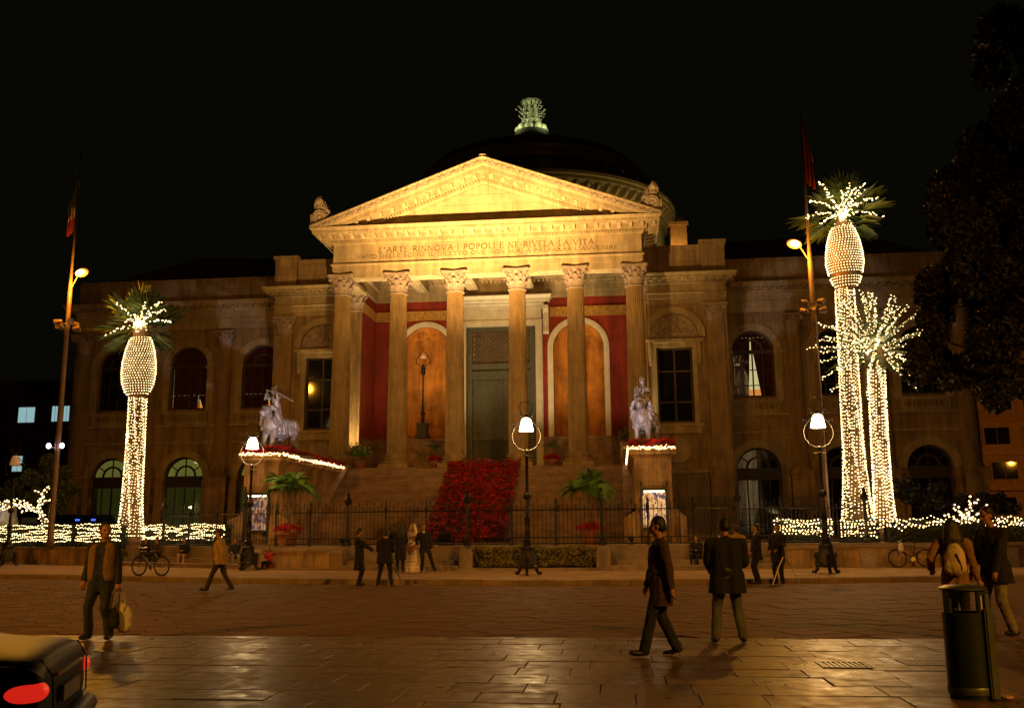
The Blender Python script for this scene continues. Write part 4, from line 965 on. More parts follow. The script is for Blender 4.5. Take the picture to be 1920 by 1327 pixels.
# ------------------------------------------------------------------ staircase
ST = empty('grand_staircase', (0, -5, 1.05), 0, 'wide stone staircase rising between two lion pedestals', 'staircase')
def PS(mb, name, m, parent=None, **k):
    if parent is None: mb.xf(Matrix.Translation((0, 5, -1.05)))
    o = mb.build(name, m, parent or ST, **k); return o
N = 27; H = 4.4/N; T = .28
for i in range(N):
    y0 = -1.3-T*(N-1-i)-T; mb = MB(); z = 1.05+H*(i+1); e = .02
    mb.add([(-8.5, y0-.045, z-.06), (8.5, y0-.045, z-.06), (8.5, y0-.045, z-.008), (-8.5, y0-.045, z-.008), (-8.5, y0, z), (8.5, y0, z), (8.5, -1.0 if i == N-1 else y0+T+.05, z), (-8.5, -1.0 if i == N-1 else y0+T+.05, z), (-8.5, y0+.015, z-.06), (8.5, y0+.015, z-.06), (8.5, y0+.015, z-H-.01), (-8.5, y0+.015, z-H-.01)],
           [(0, 1, 2, 3), (3, 2, 5, 4), (4, 5, 6, 7), (8, 9, 1, 0), (11, 10, 9, 8)])
    PS(mb, 'step', STEPST)
mb = MB(); mb.box(-9.3, 9.3, -1.3, 5, 1.05, 5.4); mb.box(-9.3, 9.3, -1.02, -.9, 5.4, 5.46); PS(mb, 'landing', STEPST)
for sx in (-1, 1):
    xi, xo = sx*9.05, sx*10.85; xa, xb = sorted((xi, xo)); s = 1
    mb = MB(); yb = -1.3-T*N
    a, c = sorted((sx*8.5, sx*9.05)); mb.prism_yz([(yb-.5, 1.05), (yb-.5, 1.3), (-1.3, 5.75), (-1.0, 5.75), (-1.0, 1.05)], a, c); PS(mb, 'stringer', STEPST)
    # cheek wall core and its facing blocks
    mb = MB(); mb.box(xa+.03, xb-.03, -12.45, 4.0, 1.05, 5.12); CH = PS(mb, 'cheek_wall', PEDST)
    off = Matrix.Translation((0, 5, -1.05))
    for r in range(7):
        z0 = 1.06+.583*r; z1 = z0+.573
        for (x0, x1) in (((xa, (xa+xb)/2-.2*(-1)**r), ((xa+xb)/2-.2*(-1)**r+.01, xb)) if r % 2 else ((xa, xb),)):
            b = MB(); b.box(x0, x1, -12.5+rnd.uniform(-.006, .006), -12.44, z0, z1); b.xf(off); b.build('stone_block', PEDST, CH)
        y = -12.44-(.45 if r % 2 else 0)
        while y < 3.9:
            y1 = min(y+1.25, 4.0); ys = max(y, -12.44)
            if y1-ys > .1:
                for xx, s2 in ((xi, -sx), (xo, sx)):
                    b = MB(); p0, p1 = sorted((xx-s2*.04, xx+s2*rnd.uniform(0, .006))); b.box(p0, p1, ys+.004, y1-.004, z0, z1)
                    if xx == xi and ys > -8.9 and z1 < 5.2 and (z0 < 1.2+(ys+8.9)*.5): continue
                    b.xf(off); b.build('stone_block', PEDST, CH)
            y += 1.25
    mb = MB(); zc = 5.12
    path = [(xa, 4.0), (xa, -12.5), (xb, -12.5), (xb, 4.0)]
    mb.sweep([(-.3, zc), (.02, zc), (.05, zc+.06), (.16, zc+.14), (.22, zc+.18), (.22, zc+.32), (.26, zc+.36), (.26, zc+.42), (-.85, zc+.43)], path); mb.box(xa+.1, xb-.1, -12.4, 3.9, zc+.2, zc+.425)
    mb.xf(off); mb.build('cornice', PEDST, CH)
    for s2 in (-1, 1):
        cxp = (xa+xb)/2; a, c = sorted((cxp+s2*.62, cxp+s2*1.5)); b = MB(); b.box(a, c, -12.95, -12.5, 1.05, 2.25)
        b.add([(a, -12.95, 2.25), (c, -12.95, 2.25), (c, -12.5, 2.25), (a, -12.5, 2.25), ((a+c)/2-s2*.42-.0, -12.62, 2.72), ((a+c)/2+.0-s2*.1, -12.62, 2.72), ((a+c)/2-s2*.1, -12.5, 2.72), ((a+c)/2-s2*.42, -12.5, 2.72)], [(4, 5, 6, 7), (0, 1, 5, 4), (1, 2, 6, 5), (2, 3, 7, 6), (3, 0, 4, 7)])
        b.xf(off); b.build('buttress_block', PEDST, CH)
# ------------------------------------------------------------------ low steps, walls, fence
def seg(mb, xs, d0, d1, z0, z1):
    """box that follows the back line of the pavement, d0..d1 behind it"""
    k = len(xs); vs = []
    for x in xs:
        for d, z in ((d0, z0), (d0, z1), (d1, z1), (d1, z0)): vs.append((x, Bk(x)+d, z))
    fs = [(i*4+j, i*4+(j+1) % 4, i*4+4+(j+1) % 4, i*4+4+j) for i in range(k-1) for j in range(4)]+[(3, 2, 1, 0), tuple((k-1)*4+j for j in range(4))]
    mb.add(vs, fs)
def span(a, b, s=1.15):
    n = max(1, round((b-a)/s)); return [a+(b-a)*i/n for i in range(n+1)]
for a, b, lab in ((-16.0, -7.35, 'two low stone steps with people sitting below the left fence'), (-2.9, 2.0, 'two low stone steps behind the wedding couple'), (7.85, 14.2, 'two low stone steps at the foot of the right lion pedestal')):
    e = empty('low_steps', ((a+b)/2, Bk((a+b)/2), .15), 0, lab, 'steps', 'low steps along the fence'); off = Matrix.Translation((-(a+b)/2, -Bk((a+b)/2), -.15))
    for name, d0, d1, z0, z1, m_ in (('tread_stone', 0, 1.04, .1, .32, KERBST), ('seat_stone', 1.0, 1.74, .3, .52, KERBST), ('fence_plinth', 1.7, 2.25, .5, 1.06, DADO)):
        sp = span(a, b)
        for p_, q_ in zip(sp, sp[1:]):
            mb = MB(); seg(mb, [p_+.004, q_-.004], d0, d1, z0, z1+rnd.uniform(-.003, .003)); mb.xf(off); mb.build(name, m_, e)
def low_wall(name, a, b, d0, d1, z1, m_, lab, cap=True, s=1.25):
    c = (a+b)/2; e = empty(name, (c, Bk(c), .15), 0, lab, 'wall'); off = Matrix.Translation((-c, -Bk(c), -.15)); sp = span(a, b, s)
    for p_, q_ in zip(sp, sp[1:]):
        mb = MB(); seg(mb, [p_+.004, q_-.004], d0, d1, .1, z1-.12); mb.xf(off); mb.build('stone_block', m_, e)
        if cap: mb = MB(); seg(mb, [p_+.003, q_-.003], d0-.05, d1+.05, z1-.12, z1+rnd.uniform(-.004, .004)); mb.xf(off); mb.build('coping_stone', KERBST, e)
    return e, off
e, off = low_wall('planter_wall', -36, -16.1, 0, .4, 1.02, PEDST, 'long low stone wall in front of the lit hedge on the left')
e, off = low_wall('planter_wall', 14.3, 42, 0, .4, .98, PEDST, 'long low stone wall with pale strips in front of the right garden')
for x in (17.97, 23.06, 28.2):
    mb = MB(); seg(mb, [x-.40, x+.40], -.03, .1, .13, .86); mb.xf(off); mb.build('pale_strip', CAPST, e)
def pier(x, lab):
    mb = MB(); mb.box(-.27, .27, -.35, .5, 0, .66); mb.add([(-.27, -.35, .66), (.27, -.35, .66), (.27, .5, .66), (-.27, .5, .66), (-.2, -.22, .8), (.2, -.22, .8), (.2, .5, .8), (-.2, .5, .8)], [(4, 5, 6, 7), (0, 1, 5, 4), (1, 2, 6, 5), (2, 3, 7, 6), (3, 0, 4, 7)])
    o = mb.build('stone_pier', KERBST); o.location = (x, Bk(x)+.9, .15); tag(o, lab, 'pier', 'stone piers along the fence')
pier(-3.2, 'stone pier behind the man in the long dark coat'); pier(2.25, 'stone pier at the left end of the clipped hedge'); pier(7.6, 'stone pier at the right end of the clipped hedge by the pedestal'); pier(-7.1, 'stone pier at the left end of the brown wall behind the child')
def leafmass(mb, pts, s, flat=0., n=1):
    for p in pts:
        a = Vector((rnd.gauss(0, 1), rnd.gauss(0, 1), rnd.gauss(0, 1)*(1-flat))).normalized(); b = a.orthogonal().normalized(); b.rotate(Matrix.Rotation(rnd.uniform(0, 6.28), 3, a)); k = s*rnd.uniform(.6, 1.3)
        p = Vector(p); c = a.cross(b)
        mb.add([p-a*k*.5, p+b*k*.28+c*k*.06, p+a*k*.5, p-b*k*.28+c*k*.06], [(0, 1, 2), (0, 2, 3)])
def hedge(name, a, b, d0, d1, z0, z1, m_, lab, dens, leaf, grp=None, base=.2):
    c = (a+b)/2; e = empty(name, (c, Bk(c)+d0, z0), 0, lab, 'hedge', grp); off = Matrix.Translation((-c, -Bk(c)-d0, -z0))
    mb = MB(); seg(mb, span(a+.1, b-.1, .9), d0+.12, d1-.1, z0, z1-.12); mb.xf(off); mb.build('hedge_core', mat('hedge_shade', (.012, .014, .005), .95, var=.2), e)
    mb = MB(); A = (b-a)*(z1-z0)+(b-a)*(d1-d0); pts = []
    for i in range(int(A*dens)):
        x = rnd.uniform(a, b); bump = .06*math.sin(x*3.1)+.05*math.sin(x*7.7)
        if rnd.random() < (z1-z0)/((z1-z0)+(d1-d0)): p = (x, Bk(x)+d0+rnd.uniform(-.03, .14)+bump*.4, rnd.uniform(z0, z1))
        else: p = (x, Bk(x)+rnd.uniform(d0, d1), z1+rnd.uniform(-.12, .05)+bump*.5)
        pts.append(p)
    leafmass(mb, pts, leaf); mb.xf(off); o = mb.build('leaves', m_, e); o['kind'] = 'stuff'
    return e
mb = MB()
for a, b, lab, m_ in ((2.5, 7.35, 'clipped green hedge between two stone piers under the central lamp', BOXH),):
    hedge('clipped_hedge', a, b, .72, 1.7, .3, .97, m_, lab, 900, .11)
e, off = low_wall('planter_ledge', 2.0, 7.9, 0, 1.75, .36, KERBST, 'low stone ledge under the clipped hedge', False)
e, off = low_wall('low_stone_wall', -6.85, -3.45, .62, 1.8, .95, PEDST, 'brown low stone wall behind the seated child in red')
e, off = low_wall('wall_ledge', -7.3, -2.95, 0, .8, .33, KERBST, 'low stone ledge where the child in red sits', False)
# iron fence in six bays
def fence_bay(xa, xb, lab, big_end):
    f = lambda x: Bk(x)+2.0
    c = (xa+xb)/2; e = empty('iron_fence', (c, f(c), 1.05), 0, lab, 'fence', 'bays of the iron fence'); off = Matrix.Translation((-c, -f(c), -1.05))
    def post(x, big):
        mb = MB(); r = .075 if big else .035; h = 2.15 if big else 1.78
        mb.lathe([(r*2, 0), (r*2, .12), (r*1.3, .2), (r*1.6, .3), (r, .42), (r*.9, h-.45), (r*1.9, h-.38), (r*2.3, h-.25), (r*1.4, h-.15), (r*.8, h-.05), (r*1.2, h+.02), (.004, h+.16)], n=10); mb.xf(Matrix.Translation((x-c, f(x)-f(c), 0))); mb.build('post', IRON, e)
    post(xa, True)
    if big_end: post(xb, True)
    for t in (1/3, 2/3): post(xa+(xb-xa)*t, False)
    for z in (.08, .32, 1.42):
        mb = MB(); mb.tube([(x-c, f(x)-f(c), z) for x in span(xa, xb, .7)], .022, 4); mb.build('rail', IRON, e)
    mb = MB(); n = int((xb-xa)/.17)
    for i in range(1, n):
        x = xa+(xb-xa)*i/n; h = 1.72 if i % 2 else 1.52
        mb.tube([(x-c, f(x)-f(c), .04), (x-c, f(x)-f(c), h)], .0125, 4, False); mb.lathe([(.012, h-.02), (.034, h+.03), (.012, h+.07), (.002, h+.15)], x-c, f(x)-f(c), 4)
    o = mb.build('bars', IRON, e); o['kind'] = 'stuff'
PX = (-13.9, -8.5, -3.15, 2.08, 7.55, 13.0, 18.4)
for i, lab in enumerate(('iron fence bay in front of the lit hedge by the bicycle', 'iron fence bay in front of the left lion pedestal', 'iron fence bay behind the wedding couple', 'iron fence bay behind the clipped hedge', 'iron fence bay in front of the right lion pedestal', 'iron fence bay at the gate on the far right of the terrace')):
    fence_bay(PX[i], PX[i+1], lab, i == 5)

# ------------------------------------------------------------------ fairy lights
def bulb(mb, p, r=.036):
    x, y, z = p; r *= rnd.uniform(.8, 1.2)
    mb.add([(x+r, y, z), (x-r, y, z), (x, y+r, z), (x, y-r, z), (x, y, z+r*.8), (x, y, z-r*.8)], [(0, 2, 4), (2, 1, 4), (1, 3, 4), (3, 0, 4), (2, 0, 5), (1, 2, 5), (3, 1, 5), (0, 3, 5)])
def light_string(name, loc, lab, mb, wires=None, m_=None, grp='strings of fairy lights', glow=0, goff=(0, 0, 0)):
    mb.xf(Matrix.Translation(-Vector(loc))); e = empty(name, loc, 0, lab, 'fairy lights', grp)
    o = mb.build('bulbs', m_ or BULB, e); o['kind'] = 'stuff'
    if wires:
        wires.xf(Matrix.Translation(-Vector(loc))); w = wires.build('wire', IRON, e); w['kind'] = 'stuff'
    if glow: light('POINT', 'string_glow', goff, glow, WARM, radius=.5, parent=e)
    return e
def hedge_lights(a, b, d, z0, z1, rows, lab, gaps=(), skip=.12, glow=0, jit=.02):
    mb, wr = MB(), MB()
    for r in range(rows):
        z = z0+(z1-z0)*r/(rows-1); x = a; ph = rnd.uniform(0, 6); on = True; run = 0; cur = []
        while x < b:
            if run <= 0: on = rnd.random() > skip; run = rnd.uniform(.3, 1.3)
            dz = .035*math.sin(x*2.2+ph)+rnd.gauss(0, jit); y = Bk(x)+d-.07
            cur.append((x, y+.01, z+dz))
            if on and not any(g0 < x < g1 for g0, g1 in gaps): bulb(mb, (x, y-.02, z+dz))
            s = rnd.uniform(.10, .17); x += s; run -= s
        if len(cur) > 2: wr.tube(cur, .006, 3, False)
    c = (a+b)/2
    return light_string('hedge_lights', (c, Bk(c)+d, z0), lab, mb, wr, glow=glow, goff=(0, -.7, .4))
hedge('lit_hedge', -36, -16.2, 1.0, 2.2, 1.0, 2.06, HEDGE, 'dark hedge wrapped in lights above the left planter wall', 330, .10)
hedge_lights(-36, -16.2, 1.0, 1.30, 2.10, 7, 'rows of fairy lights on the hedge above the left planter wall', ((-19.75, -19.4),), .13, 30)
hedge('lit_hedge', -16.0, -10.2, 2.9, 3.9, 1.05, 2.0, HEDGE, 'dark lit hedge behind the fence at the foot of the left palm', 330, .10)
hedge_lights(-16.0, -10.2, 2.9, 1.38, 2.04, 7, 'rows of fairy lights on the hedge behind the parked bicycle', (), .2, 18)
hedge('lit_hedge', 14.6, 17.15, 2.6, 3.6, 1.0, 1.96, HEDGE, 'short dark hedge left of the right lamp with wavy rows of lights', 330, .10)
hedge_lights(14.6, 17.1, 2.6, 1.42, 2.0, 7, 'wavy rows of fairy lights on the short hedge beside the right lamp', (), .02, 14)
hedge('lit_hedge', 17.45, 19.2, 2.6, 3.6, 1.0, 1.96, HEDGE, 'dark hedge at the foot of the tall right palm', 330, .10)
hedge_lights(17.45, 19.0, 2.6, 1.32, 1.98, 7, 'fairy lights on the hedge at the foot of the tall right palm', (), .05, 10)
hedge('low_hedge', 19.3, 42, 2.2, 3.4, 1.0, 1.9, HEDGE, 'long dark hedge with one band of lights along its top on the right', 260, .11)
hedge_lights(19.0, 42, 2.2, 1.70, 1.98, 4, 'narrow band of fairy lights along the top of the long right hedge', (), .28, 30, .045)

# ------------------------------------------------------------------ palms
def trunk_at(t, lean, h): return (lean[0]*t*t, lean[1]*t*t, h*t)
def trunk(e, h, r0, r1, lean, m_=PALMB):
    mb = MB(); n = 40; pts = []; rs = []
    for i in range(n+1):
        t = i/n; pts.append(trunk_at(t, lean, h)); rs.append((r1+(r0-r1)*math.exp(-t*9))*(1.0+.05*(i % 2)))
    mb.tube(pts, rs, 14); return mb.build('trunk', m_, e, smooth=True)
def fan_frond(mb, o, d, L, up):
    d = Vector(d).normalized(); o = Vector(o); side = d.cross(Vector((0, 0, 1))); side = side.normalized() if side.length > .05 else Vector((1, 0, 0)); nrm = side.cross(d)
    pet = L*.48; tip = o+d*pet+Vector((0, 0, -.06*L)); mb.tube([o, o+d*pet*.5+nrm*.04, tip], [.03, .022, .014], 4, False)
    for k in range(17):
        a = R(-82+164*k/16); ll = L*.58*(1-.22*abs(a)/1.4)*rnd.uniform(.85, 1.08); v = (d*math.cos(a)+side*math.sin(a)+nrm*.12*math.cos(a*1.0)).normalized()
        m1 = tip+v*ll*.6; e2 = tip+v*ll+Vector((0, 0, -.16*ll*rnd.uniform(.3, 1.5))); w = v.cross(nrm).normalized()*.030
        mb.add([tip, m1+w, e2, m1-w], [(0, 1, 2), (0, 2, 3)])
    return tip
def feather_frond(mb, o, d, L, droop, nl=26, lw=.5, lwid=.02):
    d = Vector(d).normalized(); o = Vector(o); pts = []
    hd = Vector((d.x, d.y, 0)); hd = hd.normalized() if hd.length > 1e-3 else Vector((1, 0, 0))
    for i in range(13): t = i/12; pts.append(o+d*L*t+Vector((0, 0, -droop*L*t*t))+hd*.0)
    mb.tube(pts, [.028*(1-.8*i/12) for i in range(13)], 4, False)
    for i in range(nl):
        t = .16+.82*i/(nl-1); k = min(11, int(t*12)); f = t*12-k; p = pts[k].lerp(pts[k+1], f); tg = (pts[k+1]-pts[k]).normalized()
        sd = tg.cross(Vector((0, 0, 1))); sd = sd.normalized() if sd.length > .05 else Vector((1, 0, 0)); up = sd.cross(tg)
        for sg in (-1, 1):
            ll = lw*math.sin(PI*min(1, .22+t*.72))*rnd.uniform(.85, 1.1); v = (sd*sg*.8+tg*.62+up*.18).normalized(); e2 = p+v*ll+Vector((0, 0, -.22*ll)); m1 = p+v*ll*.55; w = tg*lwid
            mb.add([p, m1+w, e2, m1-w], [(0, 1, 2), (0, 2, 3)])
    return pts
def washingtonia(loc, h, zn0, zn1, rmax, lean, lab, slab, seed, crown_z, splay, sprays):
    global rnd
    st = rnd.getstate(); rnd.seed(seed)
    e = empty('fan_palm', loc, 0, lab, 'palm tree', 'palm trees in front of the opera house'); trunk(e, h, .58, .40, lean)
    cx, cyy, _ = trunk_at(1, lean, h)
    prof = [(.42, zn0-.05), (.62, zn0+.12), (.80, zn0+(zn1-zn0)*.2), (rmax*1.0, zn0+(zn1-zn0)*.38), (rmax*.97, zn0+(zn1-zn0)*.55), (rmax*.86, zn0+(zn1-zn0)*.75), (rmax*.66, zn0+(zn1-zn0)*.93), (.40, zn1+.05), (.3, zn1+.3)]
    mb = MB(); mb.lathe([(r-.05, z) for r, z in prof], cx, cyy, 24); mb.build('trimmed_leaf_bases', PALMB, e, smooth=True)
    mb = MB(); tips = []
    for k in range(88):
        el = R(rnd.choice([86, 70, 55, 42, 30, 18, 5, -12, -28])+rnd.uniform(-8, 8)); az = rnd.uniform(0, 2*PI); d = (math.cos(el)*math.cos(az), math.cos(el)*math.sin(az), math.sin(el)); cdv = Vector((8.24-loc[0], -60-loc[1], 0)).normalized()
        if d[0]*cdv.x+d[1]*cdv.y > .42: continue
        L = rnd.uniform(2.0, 2.6)*(.85 if el < 0 else 1); tips.append((d, L, fan_frond(mb, (cx, cyy, crown_z+.15), d, L, 0)))
    o = mb.build('crown', LEAFP, e); o['kind'] = 'stuff'
    rnd.setstate(st)
    # lights: trunk strands, net over the trimmed bases, sprays up the leaf stalks
    mb, wr = MB(), MB(); lx, ly, lz = loc
    ns = 40
    for s_ in range(ns):
        a = 2*PI*s_/ns+rnd.uniform(-.06, .06); z = .55; cur = []
        while z < zn0-.15:
            t = z/h; c = trunk_at(t, lean, h); r = (.40+.18*math.exp(-t*9))+.05+splay*math.exp(-z/2.0)
            q = (lx+c[0]+r*math.cos(a+.12*math.sin(z*1.4+s_)), ly+c[1]+r*math.sin(a+.12*math.sin(z*1.4+s_)), lz+z)
            cur.append(q)
            if rnd.random() > .10 and (rnd.random() > splay*1.3*math.exp(-z/1.0)): bulb(mb, q, .031)
            z += rnd.uniform(.11, .22)
        wr.tube(cur[::3], .006, 3, False)
    rows = int((zn1-zn0)/.125)
    for r in range(rows):
        z = zn0+(zn1-zn0)*(r+.3)/rows; rr = float(np.interp(z, [q[1] for q in prof], [q[0] for q in prof])); n = max(10, int(2*PI*rr/.135))
        if splay > .2 and abs((z-zn0)/(zn1-zn0)-.19) < .03: continue
        for k in range(n):
            a = 2*PI*(k+.5*(r % 2))/n; bulb(mb, (lx+cx+rr*math.cos(a), ly+cyy+rr*math.sin(a), lz+z+.05*math.sin(a*1+.6)), .031)
        wr.tube([(lx+cx+(rr-.02)*math.cos(2*PI*k/20), ly+cyy+(rr-.02)*math.sin(2*PI*k/20), lz+z) for k in range(21)], .005, 3, False)
    for sxp, szp in sprays:
        o0 = Vector((cx, cyy-.45, crown_z-.05)); cd = Vector((8.24-lx, -60-ly, 0)).normalized()*rnd.uniform(1.5, 2.0); ext = Vector((cx+sxp*1.03, cyy, crown_z+szp))+cd; n = int((ext-o0).length*11)
        for k in range(n):
            u = ((k+rnd.random())/n)**.85; p = o0.lerp(ext, u); p.z += .22*math.sin(PI*u)*min(1, abs(sxp)); p += Vector((rnd.gauss(0, .035), rnd.gauss(0, .03), rnd.gauss(0, .035)))
            if rnd.random() > .12: bulb(mb, (lx+p.x, ly+p.y, lz+p.z), .040)
    for k in range(70): bulb(mb, (lx+cx+rnd.gauss(0, .17), ly+cyy-.2+rnd.gauss(0, .15), lz+crown_z+rnd.gauss(0, .22)), .04)
    E = light_string('palm_lights', loc, slab, mb, wr)
    light('POINT', 'string_glow', (cx, cyy-.9, crown_z+.35), 70, WARM, radius=.5, parent=E); light('POINT', 'string_glow', (cx, cyy-1.6, (zn0+zn1)/2), 40, WARM, radius=.7, parent=E); light('POINT', 'string_glow', (0, -1.5, 3), 60, WARM, radius=.8, parent=E)
washingtonia((-16.45, -13.2, 1.0), 11.3, 7.75, 10.85, .86, (-.1, 0), 'fan palm wrapped in lights in front of the left wing', 'net and strands of fairy lights wrapped round the left fan palm', 5, 11.3, .16, [(-1.45, 1.0), (.12, 1.0), (.45, .35), (1.0, 1.05), (1.2, .6), (1.55, -.1), (-1.95, -.75), (-.42, .45), (-.9, .05), (-.2, .3)])
washingtonia((19.35, -13.2, 1.0), 15.3, 12.25, 15.35, .90, (.25, 0), 'tall fan palm wrapped in lights in front of the right wing', 'net and strands of fairy lights wrapped round the tall right palm', 8, 15.75, .34, [(-.95, 1.35), (-.6, .7), (.1, 1.0), (.45, 1.25), (1.25, 1.2), (1.15, .75), (1.65, .4), (1.95, -.55), (-1.65, -.4), (-.95, -.75), (-1.4, .45), (.8, .15), (.7, .9)])
def date_palm():
    loc = (20.45, -13.6, 1.0); e = empty('date_palm', loc, 0, 'shorter feather leaved palm outlined in lights beside the tall palm', 'palm tree', 'palm trees in front of the opera house')
    h = 8.2; lean = (.15, 0); trunk(e, h, .52, .34, lean); mb = MB(); bl, wr = MB(), MB(); c = Vector((lean[0], 0, h+.75)); lx, ly, lz = loc
    mb2 = MB(); mb2.lathe([(.34, h-.3), (.5, h+.1), (.55, h+.5), (.3, h+1.0)], lean[0], 0, 12); mb2.build('leaf_bases', PALMB, e, smooth=True)
    for k in range(50):
        el = R([84, 68, 54, 42, 30, 20, 8, -4, -20, -38][k % 10]+rnd.uniform(-5, 5)); az = k*2.399+rnd.uniform(-.2, .2)
        d = (math.cos(el)*math.cos(az), math.cos(el)*math.sin(az), math.sin(el)); L = rnd.uniform(3.0, 3.7)*(.85 if el < 0 else 1)
        pts = feather_frond(mb, c, d, L, .16 if el > .3 else .14, 26, .42)
        if d[1] < .8:
            for s_ in np.arange(.08, .97, .043):
                kk = min(11, int(s_*12)); p = pts[kk].lerp(pts[kk+1], s_*12-kk)
                for _ in range(2):
                    if rnd.random() > .2: bulb(bl, (lx+p.x+rnd.gauss(0, .05), ly+p.y, lz+p.z+rnd.gauss(0, .05)+.02), .033)
            wr.tube([(lx+p.x, ly+p.y, lz+p.z) for p in pts[::2]], .005, 3, False)
    o = mb.build('crown', LEAFD, e); o['kind'] = 'stuff'
    for s_ in range(26):
        a = 2*PI*s_/26; z = .5
        while z < h+.1:
            t = z/h; q = trunk_at(t, lean, h); r = .34+.18*math.exp(-t*9)+.05+.16*math.exp(-z/1.2)
            if rnd.random() > .06: bulb(bl, (lx+q[0]+r*math.cos(a+.1*math.sin(z+s_)), ly+r*math.sin(a+.1*math.sin(z+s_)), lz+z), .037)
            z += rnd.uniform(.11, .2)
    E = light_string('palm_lights', loc, 'strands of fairy lights along trunk and leaves of the shorter right palm', bl, wr)
    light('POINT', 'string_glow', (0, -1.2, h+.9), 90, WARM, radius=.5, parent=E); light('POINT', 'string_glow', (0, -1.4, 3), 60, WARM, radius=.8, parent=E)
date_palm()

# ------------------------------------------------------------------ trees and shrubs
def limb_tree(name, loc, lab, trunk_h, r0, clumps, m_, leaf, dens, seed, limbs=True, cat='tree'):
    global rnd
    st = rnd.getstate(); rnd.seed(seed); e = empty(name, loc, 0, lab, cat); mb = MB()
    mb.tube([(0, 0, 0), (.1, .05, trunk_h*.5), (0, 0, trunk_h)], [r0, r0*.8, r0*.65], 8)
    for c, r in clumps:
        if limbs: mb.tube([(0, 0, trunk_h*.8), tuple((c[i]*.45+(0, 0, trunk_h)[i]*.5) for i in range(3)), c], [r0*.5, r0*.25, r0*.06], 5)
    mb.build('trunk', BARK, e)
    mb = MB(); pts = []
    for c, r in clumps:
        subs = [(Vector((rnd.gauss(0, 1), rnd.gauss(0, 1), rnd.gauss(0, .8))).normalized()*rnd.uniform(.3, 1)*r, r*rnd.uniform(.22, .42)) for _ in range(14)]
        for q, rr in subs:
            for _ in range(int(dens*rr*rr*12)):
                v = Vector((rnd.gauss(0, 1), rnd.gauss(0, 1), rnd.gauss(0, 1))).normalized()*rr*rnd.uniform(.4, 1)**.5
                pts.append(Vector(c)+q+v)
    leafmass(mb, pts, leaf); o = mb.build('crown', m_, e); o['kind'] = 'stuff'; rnd.setstate(st); return e
cl = [((-3.6, -1, 9.8), 1.9), ((-4.6, 0, 7.4), 1.5), ((-2.2, 0, 7.9), 1.9), ((-3.2, 1, 12.2), 2.0), ((-1.6, 0, 10.6), 2.2), ((-2.0, 0, 14.4), 2.2), ((-.4, 0, 16.8), 2.2), ((0, 0, 12.6), 2.6), ((.6, 1, 8.8), 2.2), ((-3.4, 0, 6.2), 1.0), ((1.8, 0, 14.6), 2.4), ((-1.2, 1, 5.9), 1.1)]
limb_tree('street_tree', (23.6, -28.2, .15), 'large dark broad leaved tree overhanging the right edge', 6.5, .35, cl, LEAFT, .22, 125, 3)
cl = [((-1.2, 0, 3.2), 1.1), ((.2, 0, 3.9), 1.3), ((1.4, 0, 3.1), 1.1), ((.4, -.5, 2.7), 1.0), ((-2.4, 0, 2.9), .9)]
limb_tree('garden_tree', (-26.6, -5.0, 1.05), 'small round green tree behind the light wrapped branches on the left', 2.2, .14, cl, LEAFG, .17, 110, 4)
cl = [((0, 0, 2.3), .9), ((1.4, .3, 1.9), .9), ((-1.6, 0, 1.6), .9), ((3.0, 0, 1.8), 1.0), ((4.4, .5, 1.5), .9)]
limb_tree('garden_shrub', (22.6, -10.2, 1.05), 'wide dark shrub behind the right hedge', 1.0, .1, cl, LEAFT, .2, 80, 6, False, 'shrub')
cl = [((0, 0, 1.2), .9), ((-1.2, 0, .9), .7), ((1.1, 0, .9), .7)]
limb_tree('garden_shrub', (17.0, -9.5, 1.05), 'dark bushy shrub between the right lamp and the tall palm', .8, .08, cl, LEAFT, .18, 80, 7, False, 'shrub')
def lit_branches(loc, lab, slab, spec, bark=BARK, r=.042, dens=.075):
    e = empty('small_tree', loc, 0, lab, 'tree'); mb = MB(); bl = MB()
    for pts, r0 in spec:
        mb.tube(pts, [r0*(1-.6*i/(len(pts)-1)) for i in range(len(pts))], 6)
        for a, b in zip(pts, pts[1:]):
            a, b = Vector(a), Vector(b); n = int((b-a).length/dens)
            for k in range(n):
                for _ in range(2 if r0 > .06 else 1):
                    p = a.lerp(b, (k+rnd.random())/max(1, n)); v = Vector((rnd.gauss(0, 1), -abs(rnd.gauss(0, 1)), rnd.gauss(0, 1))).normalized()*(r0+.04); p = p+v; bulb(bl, (loc[0]+p.x, loc[1]+p.y, loc[2]+p.z), r)
    mb.build('trunk', bark, e); light_string('tree_lights', loc, slab, bl, glow=50, goff=(-.8, -1.0, 1.9))
spec = [([(.2, 0, 0), (.1, 0, .7), (-.35, 0, 1.3), (-.62, 0, 1.75)], .17), ([(-.62, 0, 1.75), (-.7, 0, 2.3), (-.45, -.1, 2.75), (-.2, -.1, 3.1)], .09), ([(-.7, 0, 2.2), (-.2, 0, 2.4), (.3, 0, 2.42)], .05), ([(-.55, -.1, 2.7), (-1.0, -.1, 2.95)], .04), ([(-.62, 0, 1.75), (-1.2, -.1, 2.1), (-1.9, -.1, 2.15), (-2.7, -.2, 2.05)], .10), ([(-1.2, -.1, 2.1), (-1.5, -.3, 2.4), (-2.0, -.3, 2.5)], .06), ([(-1.9, -.1, 2.15), (-2.6, 0, 2.4), (-3.6, 0, 2.2)], .05), ([(-1.0, -.1, 1.95), (-1.6, -.2, 1.75)], .05), ([(-2.6, -.2, 2.0), (-3.4, -.2, 1.8), (-4.2, -.1, 1.95)], .05)]
lit_branches((-22.4, -10.6, 1.05), 'small crooked tree wrapped in lights behind the left hedge', 'fairy lights wrapped round the small crooked tree', spec)
